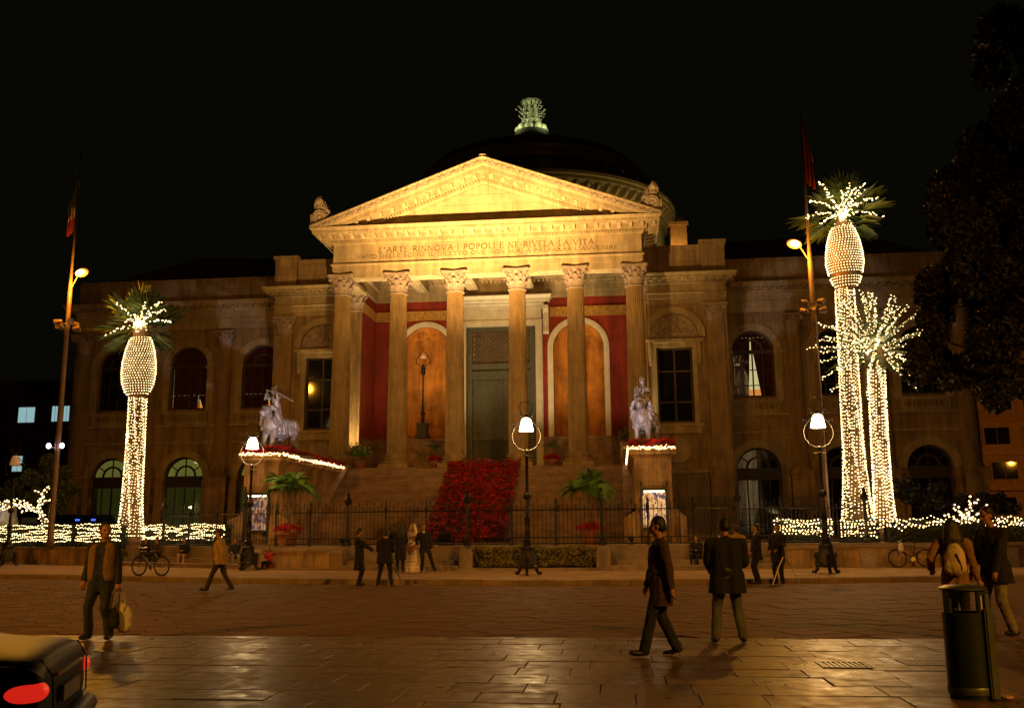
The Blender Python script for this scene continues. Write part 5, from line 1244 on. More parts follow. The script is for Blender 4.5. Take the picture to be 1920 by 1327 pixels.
spec = [([(0, 0, 0), (.05, 0, .8), (.15, 0, 1.3)], .08)]+[([(.1, 0, .7), (.1+dx*.5, dy, .7+dz*.6), (.1+dx, dy, .7+dz)], .03) for dx, dy, dz in ((-.9, 0, .5), (-.6, -.3, .9), (-.3, .2, 1.0), (.3, -.2, 1.3), (.6, 0, 1.15), (.8, -.2, .6), (-.7, -.3, .2), (.45, -.4, .3), (1.1, 0, .9), (-.2, -.4, .5))]
lit_branches((23.35, -15.2, 1.05), 'bare bush hung with lights behind the couple on the right', 'fairy lights scattered over the bare bush behind the couple', spec, r=.05, dens=.12)

# ------------------------------------------------------------------ lamps and masts
def street_lamp(loc, lab, lit, rz=0):
    e = empty('street_lamp', loc, rz, lab, 'street lamp', 'ornate iron street lamps'); mb = MB()
    mb.lathe([(.36, .22), (.37, .30), (.33, .34), (.33, .42), (.27, .70), (.24, .88), (.26, .92), (.20, .98), (.15, 1.10), (.19, 1.14), (.13, 1.2)], n=8)
    for k in range(3):
        a = k*2*PI/3+PI/2+PI; c, s_ = math.cos(a), math.sin(a); mb.tube([(.30*c, .30*s_, .62), (.36*c, .36*s_, .36), (.33*c, .33*s_, .16), (.42*c, .42*s_, .05), (.50*c, .50*s_, .06), (.50*c, .50*s_, .11)], [.05, .07, .06, .06, .05, .03], 6)
        soup_ell(mb, (.34*c, .34*s_, .58), (.1, .1, .14), None, 8, 5)
    mb.build('base', IRON, e, auto=40)
    mb = MB(); mb.lathe([(.10, 1.18), (.09, 1.42), (.12, 1.46), (.10, 1.5), (.10, 1.86), (.13, 1.9), (.075, 1.98), (.058, 2.5), (.056, 4.0), (.09, 4.04), (.05, 4.1), (.05, 4.2)], n=12); mb.build('pole', IRON, e, auto=40)
    mb = MB(); soup_ell(mb, (0, 0, 2.66), (.15, .15, .14), None, 14, 8); mb.build('knob', IRON, e, smooth=True)
    mb = MB(); mb.box(-.20, .20, -.03, .03, 4.02, 4.05); mb.build('cross_bar', CHROME if lit else IRON, e)
    mb = MB(); pts = []
    for i in range(29):
        a = -PI/2-2.62+5.24*i/28; r = .50; x = r*math.cos(a); z = 4.72+.50*math.sin(a)*(1.0 if math.sin(a) < 0 else 1.28)
        x *= 1 if math.sin(a) < .3 else max(.35, 1-.55*(math.sin(a)-.3)); pts.append((x, 0, z))
    mb.tube(pts, .015, 6)
    for i in (4, 9, 19, 24): soup_ell(mb, pts[i], (.045, .045, .045), None, 6, 4)
    mb.lathe([(.02, 4.18), (.08, 4.2), (.05, 4.26)], n=8); mb.build('ring', IRON, e, smooth=True)
    mb = MB()
    for s_ in (-1, 1):
        mb.tube([(s_*.1, 0, 5.42), (s_*.2, 0, 5.55), (s_*.25, 0, 5.75), (s_*.16, 0, 5.92), (0, 0, 5.93)], .016, 5); mb.tube([(s_*(.22+.07*math.cos(t)), 0, 5.48+.07*math.sin(t)) for t in np.arange(0, 6, .7)], .013, 4); mb.tube([(s_*(.44+.06*math.cos(t)), 0, 5.14+.06*math.sin(t)) for t in np.arange(0, 6, .8)], .012, 4)
    mb.lathe([(.10, 5.34), (.11, 5.40), (.05, 5.46), (.001, 5.5)], n=10); mb.build('finial', IRON, e)
    mb = MB(); mb.lathe([(.255, 4.90), (.235, 4.98), (.20, 5.16), (.16, 5.30), (.10, 5.36)], n=20); mb.build('lamp_shade', LAMPG if lit else LAMPDIM, e, smooth=True)
    if lit: light('POINT', 'lamp_light', (0, 0, 4.80), 280, (1, .60, .22), radius=.14, parent=e)
    return e
street_lamp((5.1, -26.9, Z_P), 'lit ornate street lamp at the centre in front of the red carpet', True)
street_lamp((-6.75, -21.95, Z_P), 'lit ornate street lamp beside the left lion', True)
street_lamp((15.13, -26.3, Z_P), 'lit ornate street lamp on the right by the two photographers', True)
street_lamp((-21.6, -15.3, Z_P), 'unlit ornate street lamp near the left edge', False)
SODHALO = mat('sodium_halo_glow', (1, .4, .1), .5, var=0, emis=(1, .30, .03), est=.8, sample=False)  # for a glowing shell added as the orange halo round each head
def mast(loc, top, lab, arm, cl_z, so_z, low, flagcols, flab, flag_side):
    e = empty('lamp_mast', loc, 0, lab, 'mast'); mb = MB(); mb.tube([(0, 0, 0), (0, 0, .4), (0, 0, 7.5), (0, 0, so_z-1.0), (0, 0, so_z), (0, 0, top)], [.22, .16, .135, .12, .075, .03], 10); mb.build('pole', MASTM, e, smooth=True)
    mb = MB(); mb.tube([(0, 0, so_z-.9), (arm*.5, 0, so_z-.25), (arm*.85, -.1, so_z)], .035, 6); mb.build('lamp_arm', MASTM, e)
    mb = MB(); soup_ell(mb, (arm, -.15, so_z), (.28, .2, .17), Matrix.Rotation(-arm*.35, 3, 'Y'), 12, 8); mb.build('sodium_head', SODH, e, smooth=True)
    mb = MB(); soup_ell(mb, (arm, -.06, so_z+.02), (.37, .2, .23), Matrix.Rotation(-arm*.35, 3, 'Y'), 16, 8); mb.build('halo_shell', SODHALO, e, smooth=True)
    mb = MB(); mb.tube([(.35*math.cos(t), .35*math.sin(t), cl_z) for t in np.arange(0, 6.5, .5)], .03, 5)
    for k in range(6):
        a = k*PI/3+.3; M = Matrix.Rotation(a, 3, 'Z') @ Matrix.Rotation(R(-12+24*(k % 2)), 3, 'Y'); c = (.46*math.cos(a), .46*math.sin(a), cl_z+(.16 if k % 2 else -.18))
        i0 = len(mb.v); mb.lathe([(.09, -.2), (.13, -.1), (.17, .12), (.18, .18), (.16, .17)], n=10); mb.xf(Matrix.Translation(c) @ M.to_4x4() @ Matrix.Rotation(R(90), 4, 'Y'), i0)
    mb.build('spotlight_cluster', MASTM, e, auto=40)
    if low:
        for s_ in (-1, 1):
            mb = MB(); soup_ell(mb, (s_*.36, -.22, low), (.12, .10, .14), None, 10, 6); mb.build('white_flood', BLUEH, e, smooth=True)
            mb = MB(); mb.tube([(0, 0, low-.1), (s_*.36, -.1, low-.05)], .03, 5); mb.build('bracket', MASTM, e)
    # draped flag
    f = empty('flag', (loc[0], loc[1], loc[2]+flagcols[0][2]), 0, flab, 'flag', 'flags hanging on the masts')
    for (m_, z1, z0, w1, w0) in flagcols:
        mb = MB(); vs = []; n = 10; q = 9
        for j in range(n+1):
            t = j/n; z = z1+(z0-z1)*t-flagcols[0][2]; w = w1+(w0-w1)*t
            for k in range(q): vs.append((flag_side*(.04+w*(k/(q-1))), .09*math.sin(k*1.9+t*2), z-(k/(q-1))*w*.9))
        mb.add(vs, [(j*q+k, j*q+k+1, (j+1)*q+k+1, (j+1)*q+k) for j in range(n) for k in range(q-1)]); mb.build('cloth', m_, f, smooth=True)
FG = mat('flag_green', (.012, .035, .012), .9, var=.2); FW = mat('flag_white', (.28, .24, .2), .9, var=.1); FR = mat('flag_red', (.17, .006, .005), .9, var=.2); FO = mat('flag_orange', (.20, .035, .008), .9, var=.2)
mast((-20.35, -13.8, 1.0), 21.0, 'tall mast with lit sodium lamp and spotlights on the left', .62, 11.45, 14.25, 5.1, [(FG, 20.1, 17.9, .12, .4), (FW, 18.1, 17.4, .3, .36), (FR, 17.9, 16.6, .42, .36)], 'green white and red flag hanging limp on the left mast', -1)
mast((17.78, -14.0, 1.0), 21.0, 'tall mast with lit sodium lamp and spotlights beside the tall palm', -.70, 11.15, 14.25, None, [(FO, 20.8, 18.8, .12, .42), (FR, 19.6, 17.4, .30, .46)], 'orange and red flag hanging limp on the right mast', 1)
# assumed masts, unseen behind the camera, added to light the ground and people
for x, y in ((-16, -63.4), (25, -64.4)):
    e = empty('assumed_mast', (x, y, 0), 0, 'tall assumed out of view sodium lamp mast on the near side of the square'+(' to the left' if x < 0 else ' to the right'), 'mast', 'assumed masts behind the viewer'); mb = MB(); mb.tube([(0, 0, 0), (0, 0, 12.2)], [.16, .08], 8); mb.build('pole', MASTM, e); mb = MB(); mb.tube([(0, 0, 12.1), (0, .4, 12.3)], .05, 6); soup_ell(mb, (0, .5, 12.25), (.2, .3, .12)); mb.build('lamp_head', MASTM, e)
e = empty('fill_mast', (49, 15.4, 1), 0, 'added out of view lamp mast for light on the apartment block', 'mast'); mb = MB(); mb.tube([(0, 0, 0), (0, 0, 7.6), (0, -.4, 7.8)], .09, 6); mb.build('pole', MASTM, e)  # unseen mast added to carry the apartment block light
# floods behind the fence
for x in (-1.1, 1.1):
    e = empty('floodlight', (x, -20.3, 1.05), 0, 'small black floodlight behind the fence '+('left of' if x < 0 else 'right of')+' the carpet axis', 'floodlight', 'floodlights aimed at the pediment')
    mb = MB(); mb.obox((0, -.16, .36), (.5, .2, .4), Matrix.Rotation(R(40), 3, 'X')); mb.build('housing', IRON, e); mb = MB(); mb.tube([(-.3, 0, .05), (-.3, -.1, .4)], .03, 5); mb.tube([(.3, 0, .05), (.3, -.1, .4)], .03, 5); mb.box(-.32, .32, -.1, .1, 0, .05); mb.build('yoke', IRON, e)

for x, lab in ((-3.6, 'added ground spotlight behind the stone pier to brighten the left pedestal'), (8.7, 'added ground spotlight behind the fence to brighten the right pedestal')):  # fixtures added to carry the extra pedestal light
    e = empty('added_spotlight', (x, -19.3 if x < 0 else -20.25, 1.05), 0, lab, 'spotlight', 'added ground spotlights'); mb = MB(); mb.lathe([(.001, 0), (.10, 0), (.10, .03), (.03, .05), (.03, .14), (.001, .14)], n=10); mb.build('foot', IRON, e); mb = MB(); soup_ell(mb, (0, -.07, .24), (.12, .13, .12)); mb.build('head', IRON, e, smooth=True)

# ------------------------------------------------------------------ flowers, pots, plants
def bracts(mb, p, r, n=9, dark=None):
    p = Vector(p); ax = Vector((rnd.gauss(0, .35), rnd.gauss(-.25, .35), 1)).normalized(); u = ax.orthogonal().normalized(); v = ax.cross(u)
    for k in range(n):
        a = 2*PI*k/n+rnd.uniform(-.2, .2); d = u*math.cos(a)+v*math.sin(a); w = ax.cross(d); l = r*rnd.uniform(.7, 1.15); lift = ax*rnd.uniform(-.25, .35)*l
        mb.add([p, p+d*l*.5+w*l*.22+lift*.7+ax*.02, p+d*l+lift, p+d*l*.5-w*l*.22+lift*.7+ax*.02], [(0, 1, 2), (0, 2, 3)])
def flower_mass(name, loc, lab, pts, r, cat='flowers', grp=None, base=None):
    e = empty(name, loc, 0, lab, cat, grp); mb = MB(); g = MB(); L0 = Vector(loc)
    for p in pts:
        q = Vector(p)-L0; bracts(mb, q, r*rnd.uniform(.75, 1.2)); bracts(g, q-Vector((0, 0, r*.5)), r*.9, 5)
    o = mb.build('blooms', REDFL, e); o['kind'] = 'stuff'; o = g.build('leaves', GREENFL, e); o['kind'] = 'stuff'
    if base: base(e)
    return e
pts = []
for i in range(N+2):
    zc = 1.05+H*min(N, max(0, i)); yc = -1.3-T*(N-i)
    for k in range(34):
        x = -2.2+4.4*(k+.5)/34+rnd.gauss(0, .05); pts.append((x, yc-.1+rnd.gauss(0, .08), zc+rnd.uniform(.20, .36)))
for k in range(20):
    for j in range(2): pts.append((-2.2+4.4*k/19+rnd.gauss(0, .05), -9.35-.3*j, 1.05+rnd.uniform(.15, .35)))
    pts.append((-2.2+4.4*k/19, -1.0, 5.75+rnd.uniform(.1, .3)))
flower_mass('poinsettia_carpet', (0, -5, 1.05), 'broad red carpet of poinsettias laid up the middle of the staircase', pts, .20)
for sx, lab in ((-1, 'red poinsettia border along the top of the left lion pedestal'), (1, 'red poinsettia border along the top of the right lion pedestal')):
    pts = []; xa, xb = sorted((sx*9.05, sx*10.85))
    for k in range(190): pts.append((xa-.15+(xb-xa+.3)*rnd.random(), -12.5+rnd.uniform(-.14, .35), 5.62+rnd.uniform(0, .40)))
    for xx in (xa, xb):
        for k in range(620): pts.append((xx+rnd.uniform(-.16, .34)*(1 if xx == xa else -1), -12.5+15.5*k/619, 5.62+rnd.uniform(0, .40)))
    flower_mass('flower_border', (sx*9.95, -8, 5.55), lab, pts, .17, 'flowers', 'poinsettia borders')
    mb = MB()
    def rope(p0, p1, n, outv):
        for k in range(n):
            p = Vector(p0).lerp(Vector(p1), (k+rnd.random())/n)+Vector(outv)*rnd.uniform(.02, .10); bulb(mb, (p.x, p.y, p.z+rnd.gauss(0, .045)), .034)
    rope((xa-.2, -12.72, 5.60), (xb+.2, -12.72, 5.60), 95, (0, -1, 0)); xi = sx*8.83; rope((xi, -12.7, 5.60), (xi, -.5, 5.60), 330, (-sx, 0, 0))
    light_string('border_lights', (sx*9.95, -8, 5.55), 'rope of fairy lights under the poinsettias of the '+('left' if sx < 0 else 'right')+' lion pedestal', mb, m_=BULBW, glow=25, goff=(0, -5.2, .5))
def pot(e, r, h, m_=TERRAC):
    mb = MB(); mb.lathe([(r*.66, 0), (r*.8, h*.5), (r*.95, h*.8), (r*1.06, h*.82), (r*1.06, h), (r*.9, h), (r*.86, h*.9), (.001, h*.9)], n=20); mb.build('pot', m_, e, auto=35)
def potted_palm(loc, lab, r, ph, th, fl, nf, skirt, seed, leaf=LEAFA, tw=.035):
    global rnd
    st = rnd.getstate(); rnd.seed(seed); e = empty('potted_palm', loc, 0, lab, 'potted palm', 'potted palms'); pot(e, r, ph)
    mb = MB(); mb.tube([(0, 0, ph*.8), (.05, 0, ph+th*.5), (0, 0, ph+th)], [tw*1.5, tw, tw], 7)
    if fl > 1.2:
        for s_ in (-1, 1): mb.tube([(0, 0, ph+th*.75), (s_*.14, 0, ph+th+.2), (s_*.3, 0, ph+th+.7)], tw*.7, 5)
    mb.build('stem', PALMB, e)
    mb = MB()
    for k in range(nf):
        el = R(rnd.uniform(28, 88)); az = k*2.399; d = (math.cos(el)*math.cos(az), math.cos(el)*math.sin(az), math.sin(el)); feather_frond(mb, (rnd.gauss(0, .04), rnd.gauss(0, .04), ph+th), d, fl*rnd.uniform(.7, 1.15), rnd.uniform(.45, 1.0), 20, fl*rnd.uniform(.24, .34), .0065)
    o = mb.build('fronds', leaf, e); o['kind'] = 'stuff'
    if skirt:
        mb = MB()
        for k in range(90): a = rnd.uniform(0, 6.28); q = r*1.25*math.sqrt(rnd.random()); bracts(mb, (q*math.cos(a), q*math.sin(a), ph+.08+.22*(1-(q/r/1.25)**2)+rnd.uniform(-.05, .05)), .13)
        o = mb.build('poinsettias', REDFL, e); o['kind'] = 'stuff'
    rnd.setstate(st)
potted_palm((-6.2, -18.9, 1.05), 'areca palm in a clay pot of poinsettias before the left pedestal', .50, .62, 1.75, 1.8, 54, True, 21)
potted_palm((7.05, -20.2, 1.05), 'bright green areca palm in a clay pot of poinsettias behind the fence', .48, .55, 1.55, 1.8, 54, True, 22)
potted_palm((-3.5, .9, 5.6), 'small dark palm in a pot between the second and third columns', .42, .5, .75, 1.0, 13, True, 23, LEAFP)
potted_palm((4.1, .9, 5.6), 'small dark palm in a pot between the fourth and fifth columns', .42, .5, .75, 1.05, 13, True, 24, LEAFP)
e = empty('potted_bush', (-8.1, -.3, 5.6), 0, 'glossy green bush with pale flowers in a clay pot by the first column', 'potted plant'); pot(e, .42, .5); mb = MB(); pts = [Vector((rnd.gauss(0, .36), rnd.gauss(0, .3), .85+abs(rnd.gauss(0, .3)))) for _ in range(420)]; leafmass(mb, pts, .22); o = mb.build('leaves', LEAFA, e); o['kind'] = 'stuff'; mb = MB(); leafmass(mb, [Vector((rnd.gauss(0, .36), rnd.gauss(-.1, .3), 1.0+abs(rnd.gauss(0, .25)))) for _ in range(60)], .14); o = mb.build('flowers', MARBLE, e); o['kind'] = 'stuff'
e = empty('pedestal_plant', (8.75, 1.9, 5.6), 0, 'small plant on a square stone pedestal behind the right lion', 'potted plant'); mb = MB(); mb.box(-.3, .3, -.3, .3, 0, 1.5); mb.box(-.36, .36, -.36, .36, 1.5, 1.62); mb.build('pedestal', STONE, e); mb = MB(); leafmass(mb, [Vector((rnd.gauss(0, .2), rnd.gauss(0, .2), 1.9+abs(rnd.gauss(0, .3)))) for _ in range(200)], .2); o = mb.build('leaves', LEAFP, e); o['kind'] = 'stuff'
# candelabra in the niches
def candelabrum(x, lab):
    e = empty('candelabrum', (x, 7.7, 8.3), 0, lab, 'candelabrum', 'bronze candelabra in the niches'); mb = MB()
    mb.box(-.5, .5, -.42, .42, 0, .14); mb.box(-.36, .36, -.36, .36, .14, .95); mb.box(-.42, .42, -.42, .42, .95, 1.05); mb.build('base', IRON, e)
    mb = MB(); mb.lathe([(.2, 1.05), (.13, 1.2), (.13, 1.7), (.26, 1.76), (.12, 1.85), (.08, 2.2), (.13, 2.25), (.075, 2.35), (.06, 3.4), (.1, 3.45), (.055, 3.55), (.05, 4.6), (.16, 4.65), (.16, 5.1), (.22, 5.15), (.1, 5.25), (.06, 5.4)], n=10); mb.build('stem', IRON, e, auto=40)
    mb = MB()
    for s_ in (-1, 1): mb.tube([(0, 0, 5.25), (s_*.3, 0, 5.35), (s_*.5, 0, 5.5), (s_*.52, 0, 5.75), (s_*.3, 0, 6.05), (s_*.12, 0, 6.3)], .03, 5); mb.tube([(s_*.5, 0, 5.5), (s_*.62, 0, 5.42)], .025, 4)
    mb.tube([(0, 0, 6.25), (0, 0, 6.65)], .02, 5); mb.build('arms', IRON, e); mb = MB(); mb.lathe([(.24, 5.85), (.2, 6.0), (.1, 6.22)], n=12); mb.build('lamp_shade', LAMPDIM, e, smooth=True)
candelabrum(-5.72, 'tall bronze candelabrum in the left niche'); candelabrum(5.6, 'tall bronze candelabrum in the right niche behind a column')
# poster cases
for sx, m_, lab in ((-1, POSTL, 'lit poster case with dark poster on the left lion pedestal'), (1, POSTR, 'lit poster case with pale poster on the right lion pedestal')):
    e = empty('poster_case', (sx*9.95, -12.95, 1.05), 0, lab, 'poster case', 'lit poster cases'); mb = MB()
    for s_ in (-1, 1): mb.box(s_*.62-.04, s_*.62+.04, -.06, .06, 0, 2.75); mb.lathe([(.03, 2.75), (.06, 2.82), (.002, 2.92)], s_*.62, 0, 6)
    mb.box(-.62, .62, -.05, .05, 2.5, 2.6); mb.box(-.62, .62, -.04, .06, .62, .7); mb.box(-.58, .58, .06, .2, .7, 2.5); mb.build('case_frame', POSTERB, e)
    mb = MB(); mb.add([(-.56, -.0, .72), (.56, 0, .72), (.56, 0, 2.38), (-.56, 0, 2.38)], [(0, 1, 2, 3)]); mb.build('poster', m_, e)
    mb = MB(); mb.box(-.5, .5, -.03, .0, 2.38, 2.47); mb.build('strip_lamp', mat('lit_strip_tube', (1, 1, .8), .5, var=0, emis=(1, .95, .66), est=2.2), e)
# odd small things of the garden
mb = MB(); mb.lathe([(.95, 0), (.72, .8), (.5, 1.6), (.42, 2.15), (.3, 2.4)], n=20); o = mb.build('wrapped_fountain', mat('white_cover', (.42, .40, .36), .9, var=.3, streak=.3), smooth=True); o.location = (-25.6, -9.6, 1.05); tag(o, 'pale wrapped cone shaped fountain behind the left hedge', 'fountain')
light('SPOT', 'fountain_beam', (-25.6, -12.2, 1.3), 90, COOL, (-25.6, -9.6, 2.4), 60, .8, .1)
e = empty('name_board', (-24.1, -10.3, 1.05), 0, 'small dark name board on two posts beside the wrapped fountain', 'sign'); mb = MB(); mb.box(-.02, .02, -.02, .02, 0, 1.5); mb.box(.6, .64, -.02, .02, 0, 1.5); mb.build('posts', IRON, e); mb = MB(); mb.box(-.15, .77, -.05, -.02, 1.2, 1.5); mb.build('board', IRON, e)
e = empty('police_van', (-29.5, 6, 1.0), 0, 'dark van with small blue lights far behind the left hedge', 'van'); mb = MB(); mb.prism_xz([(-2.2, .3), (2.2, .3), (2.2, 1.1), (1.5, 1.25), (1.0, 2.0), (-2.2, 2.05)], -.9, .9); mb.build('body', CARP, e)
for x in (-1.4, 1.4):
    mb = MB(); mb.lathe([(.001, -.1), (.33, -.1), (.33, .1), (.001, .1)], n=14); mb.xf(Matrix.Translation((x, -.85, .33)) @ Matrix.Rotation(PI/2, 4, 'X')); mb.build('wheel', RUBBER, e)
for x in (-.6, .6): mb = MB(); mb.box(x-.15, x+.15, -.95, -.9, 1.6, 1.72); mb.build('blue_lamp', mat('blue_lamp_glass', (.1, .2, 1), .4, var=0, emis=(.08, .14, 1), est=1.6), e)

# ------------------------------------------------------------------ buildings behind
def block(name, loc, w, d, h, wins, lab, m_, bands):
    e = empty(name, loc, 0, lab, 'building'); mb = MB(); mb.box(0, w, 0, d, 0, h); mb.build('wall', m_, e)
    for z in bands: mb = MB(); mb.box(-.3, w+.3, -.35, 0, z, z+.3); mb.build('string_course', m_, e)
    mb = MB(); mb.box(-.5, w+.5, -.6, d, h, h+.5); mb.build('cornice', m_, e)
    for (x, z, ww, hh, lit) in wins:
        mb = MB(); mb.box(x-.12, x+ww+.12, -.09, -.004, z-.12, z+hh+.12); W = mb.build('window', m_, e)
        for k in range(2): mb = MB(); mb.box(x+k*ww/2+.04, x+(k+1)*ww/2-.04, -.14, -.095, z, z+hh); mb.build('pane', LITBLUE if lit else GLASSD, W)
DK = mat('dark_plaster', (.16, .085, .05), .9, var=.3)
wins = []
for r in range(3):
    for c in range(8): wins.append((2.0+3.9*c, 4.3+4.4*r, 1.5, 2.0, False))
wins = [w for w in wins if not (abs(w[0]-13.7) < 1.2 and w[1] > 8) and not (abs(w[0]-17.6) < 1.0 and w[1] > 12)]
wins += [(13.4, 13.05, 2.0, 1.7, True), (17.4, 13.1, .8, 1.7, True), (18.8, 13.1, .7, 1.7, True), (13.2, 7.6, 1.2, 1.7, True)]
block('office_building', (-72, 40, 1), 34, 14, 17.2, wins, 'dark office block with a few bluish lit windows beyond the left wing', DK, (8.2, 15.4))
wins = []
for r in range(5):
    for c in range(6): wins.append((1.1+3.4*c+(.4 if r % 2 else 0), 1.8+3.1*r, 2.2, 1.5, False))
block('apartment_building', (40.0, 30, 1), 24, 14, 17.0, wins, 'brown apartment block with rows of unlit windows beyond the right wing', mat('brown_plaster', (.42, .22, .10), .9, var=.3), (3.9, 7.0, 10.1, 13.2))
# ------------------------------------------------------------------ sculpted bodies (soup of capsules -> one continuous surface)
TMP = bpy.data.scenes.new('sculpt_room'); TRASH = []
ROOM = bpy.context.temp_override(scene=TMP, view_layer=TMP.view_layers[0]); ROOM.__enter__()
def cap(mb, a, b, r0, r1=None, n=10):
    r1 = r0 if r1 is None else r1; a, b = Vector(a), Vector(b); d = b-a; L = d.length
    if L < 1e-5: d = Vector((0, 0, 1)); L = 1e-5
    q = d.to_track_quat('Z', 'Y').to_matrix().to_4x4(); i0 = len(mb.v)
    prof = [(1e-4, -r0)]+[(r0*math.sin(t), -r0*math.cos(t)) for t in (PI/6, PI/3, PI/2)]+[(r1*math.cos(t), L+r1*math.sin(t)) for t in (0, PI/6, PI/3)]+[(1e-4, L+r1)]
    mb.lathe(prof, n=n); mb.xf(Matrix.Translation(a) @ q, i0)
def ell(mb, c, r, M=None): soup_ell(mb, c, r, M, 14, 10)
def sculpt(mb, name, mats, voxel, smooth=3, fold=0., fsc=6., parent=None, cls=None, keep=None):
    me0 = mb.mesh('tmp', []); o = bpy.data.objects.new('tmp', me0); TMP.collection.objects.link(o)
    md = o.modifiers.new('r', 'REMESH'); md.mode = 'VOXEL'; md.voxel_size = voxel; md.use_smooth_shade = True
    if smooth: s = o.modifiers.new('s', 'SMOOTH'); s.iterations = smooth; s.factor = .5
    dg = bpy.context.evaluated_depsgraph_get(); dg.update()
    me = bpy.data.meshes.new_from_object(o.evaluated_get(dg), depsgraph=dg); me.name = name
    TMP.collection.objects.unlink(o); TRASH.extend((o, me0))
    if fold:
        off = Vector((rnd.uniform(0, 50),)*3)
        nv = len(me.vertices); co = np.empty(nv*3, np.float32); no = np.empty(nv*3, np.float32); me.vertices.foreach_get('co', co); me.vertex_normals.foreach_get('vector', no)
        co = co.reshape(-1, 3); no = no.reshape(-1, 3); kk = np.empty((nv, 1), np.float32)
        for i, p in enumerate(co.tolist()):
            p = Vector(p); kk[i] = noise.noise(Vector((p.x*fsc, p.y*fsc, p.z*fsc*.6))+off)+.5*noise.noise(p*fsc*2.3+off)
        me.vertices.foreach_set('co', (co+no*kk*fold).ravel())
    for m in (mats if isinstance(mats, (list, tuple)) else [mats]): me.materials.append(m)
    if cls:
        idx = [cls(p.center) for p in me.polygons]; me.polygons.foreach_set('material_index', idx)
    me.shade_smooth(); me.update()
    ob = bpy.data.objects.new(name, me); COL.objects.link(ob)
    if parent: ob.parent = parent
    return ob
import bmesh
def cut_below(o, z, only=None):
    bm = bmesh.new(); bm.from_mesh(o.data)
    r = bmesh.ops.bisect_plane(bm, geom=bm.verts[:]+bm.edges[:]+bm.faces[:], plane_co=(0, 0, z), plane_no=(0, 0, 1))
    kill = [f for f in bm.faces if f.calc_center_median().z < z and (only is None or only(f.calc_center_median()))]
    bmesh.ops.delete(bm, geom=kill, context='FACES'); bm.to_mesh(o.data); bm.free()
def ik(a, t, l1, l2, pole):
    a, t = Vector(a), Vector(t); d = t-a; L = min(d.length, (l1+l2)*.999); d = d.normalized(); x = (l1*l1-l2*l2+L*L)/(2*L); h = math.sqrt(max(0, l1*l1-x*x))
    p = Vector(pole); p = (p-d*p.dot(d)); p = p.normalized() if p.length > 1e-4 else d.orthogonal().normalized()
    return a+d*x+p*h, a+d*L
EYEM = mat('eye_and_brow', (.02, .012, .01), .5, var=0); LIPM = mat('lips', (.28, .08, .06), .5, var=0)
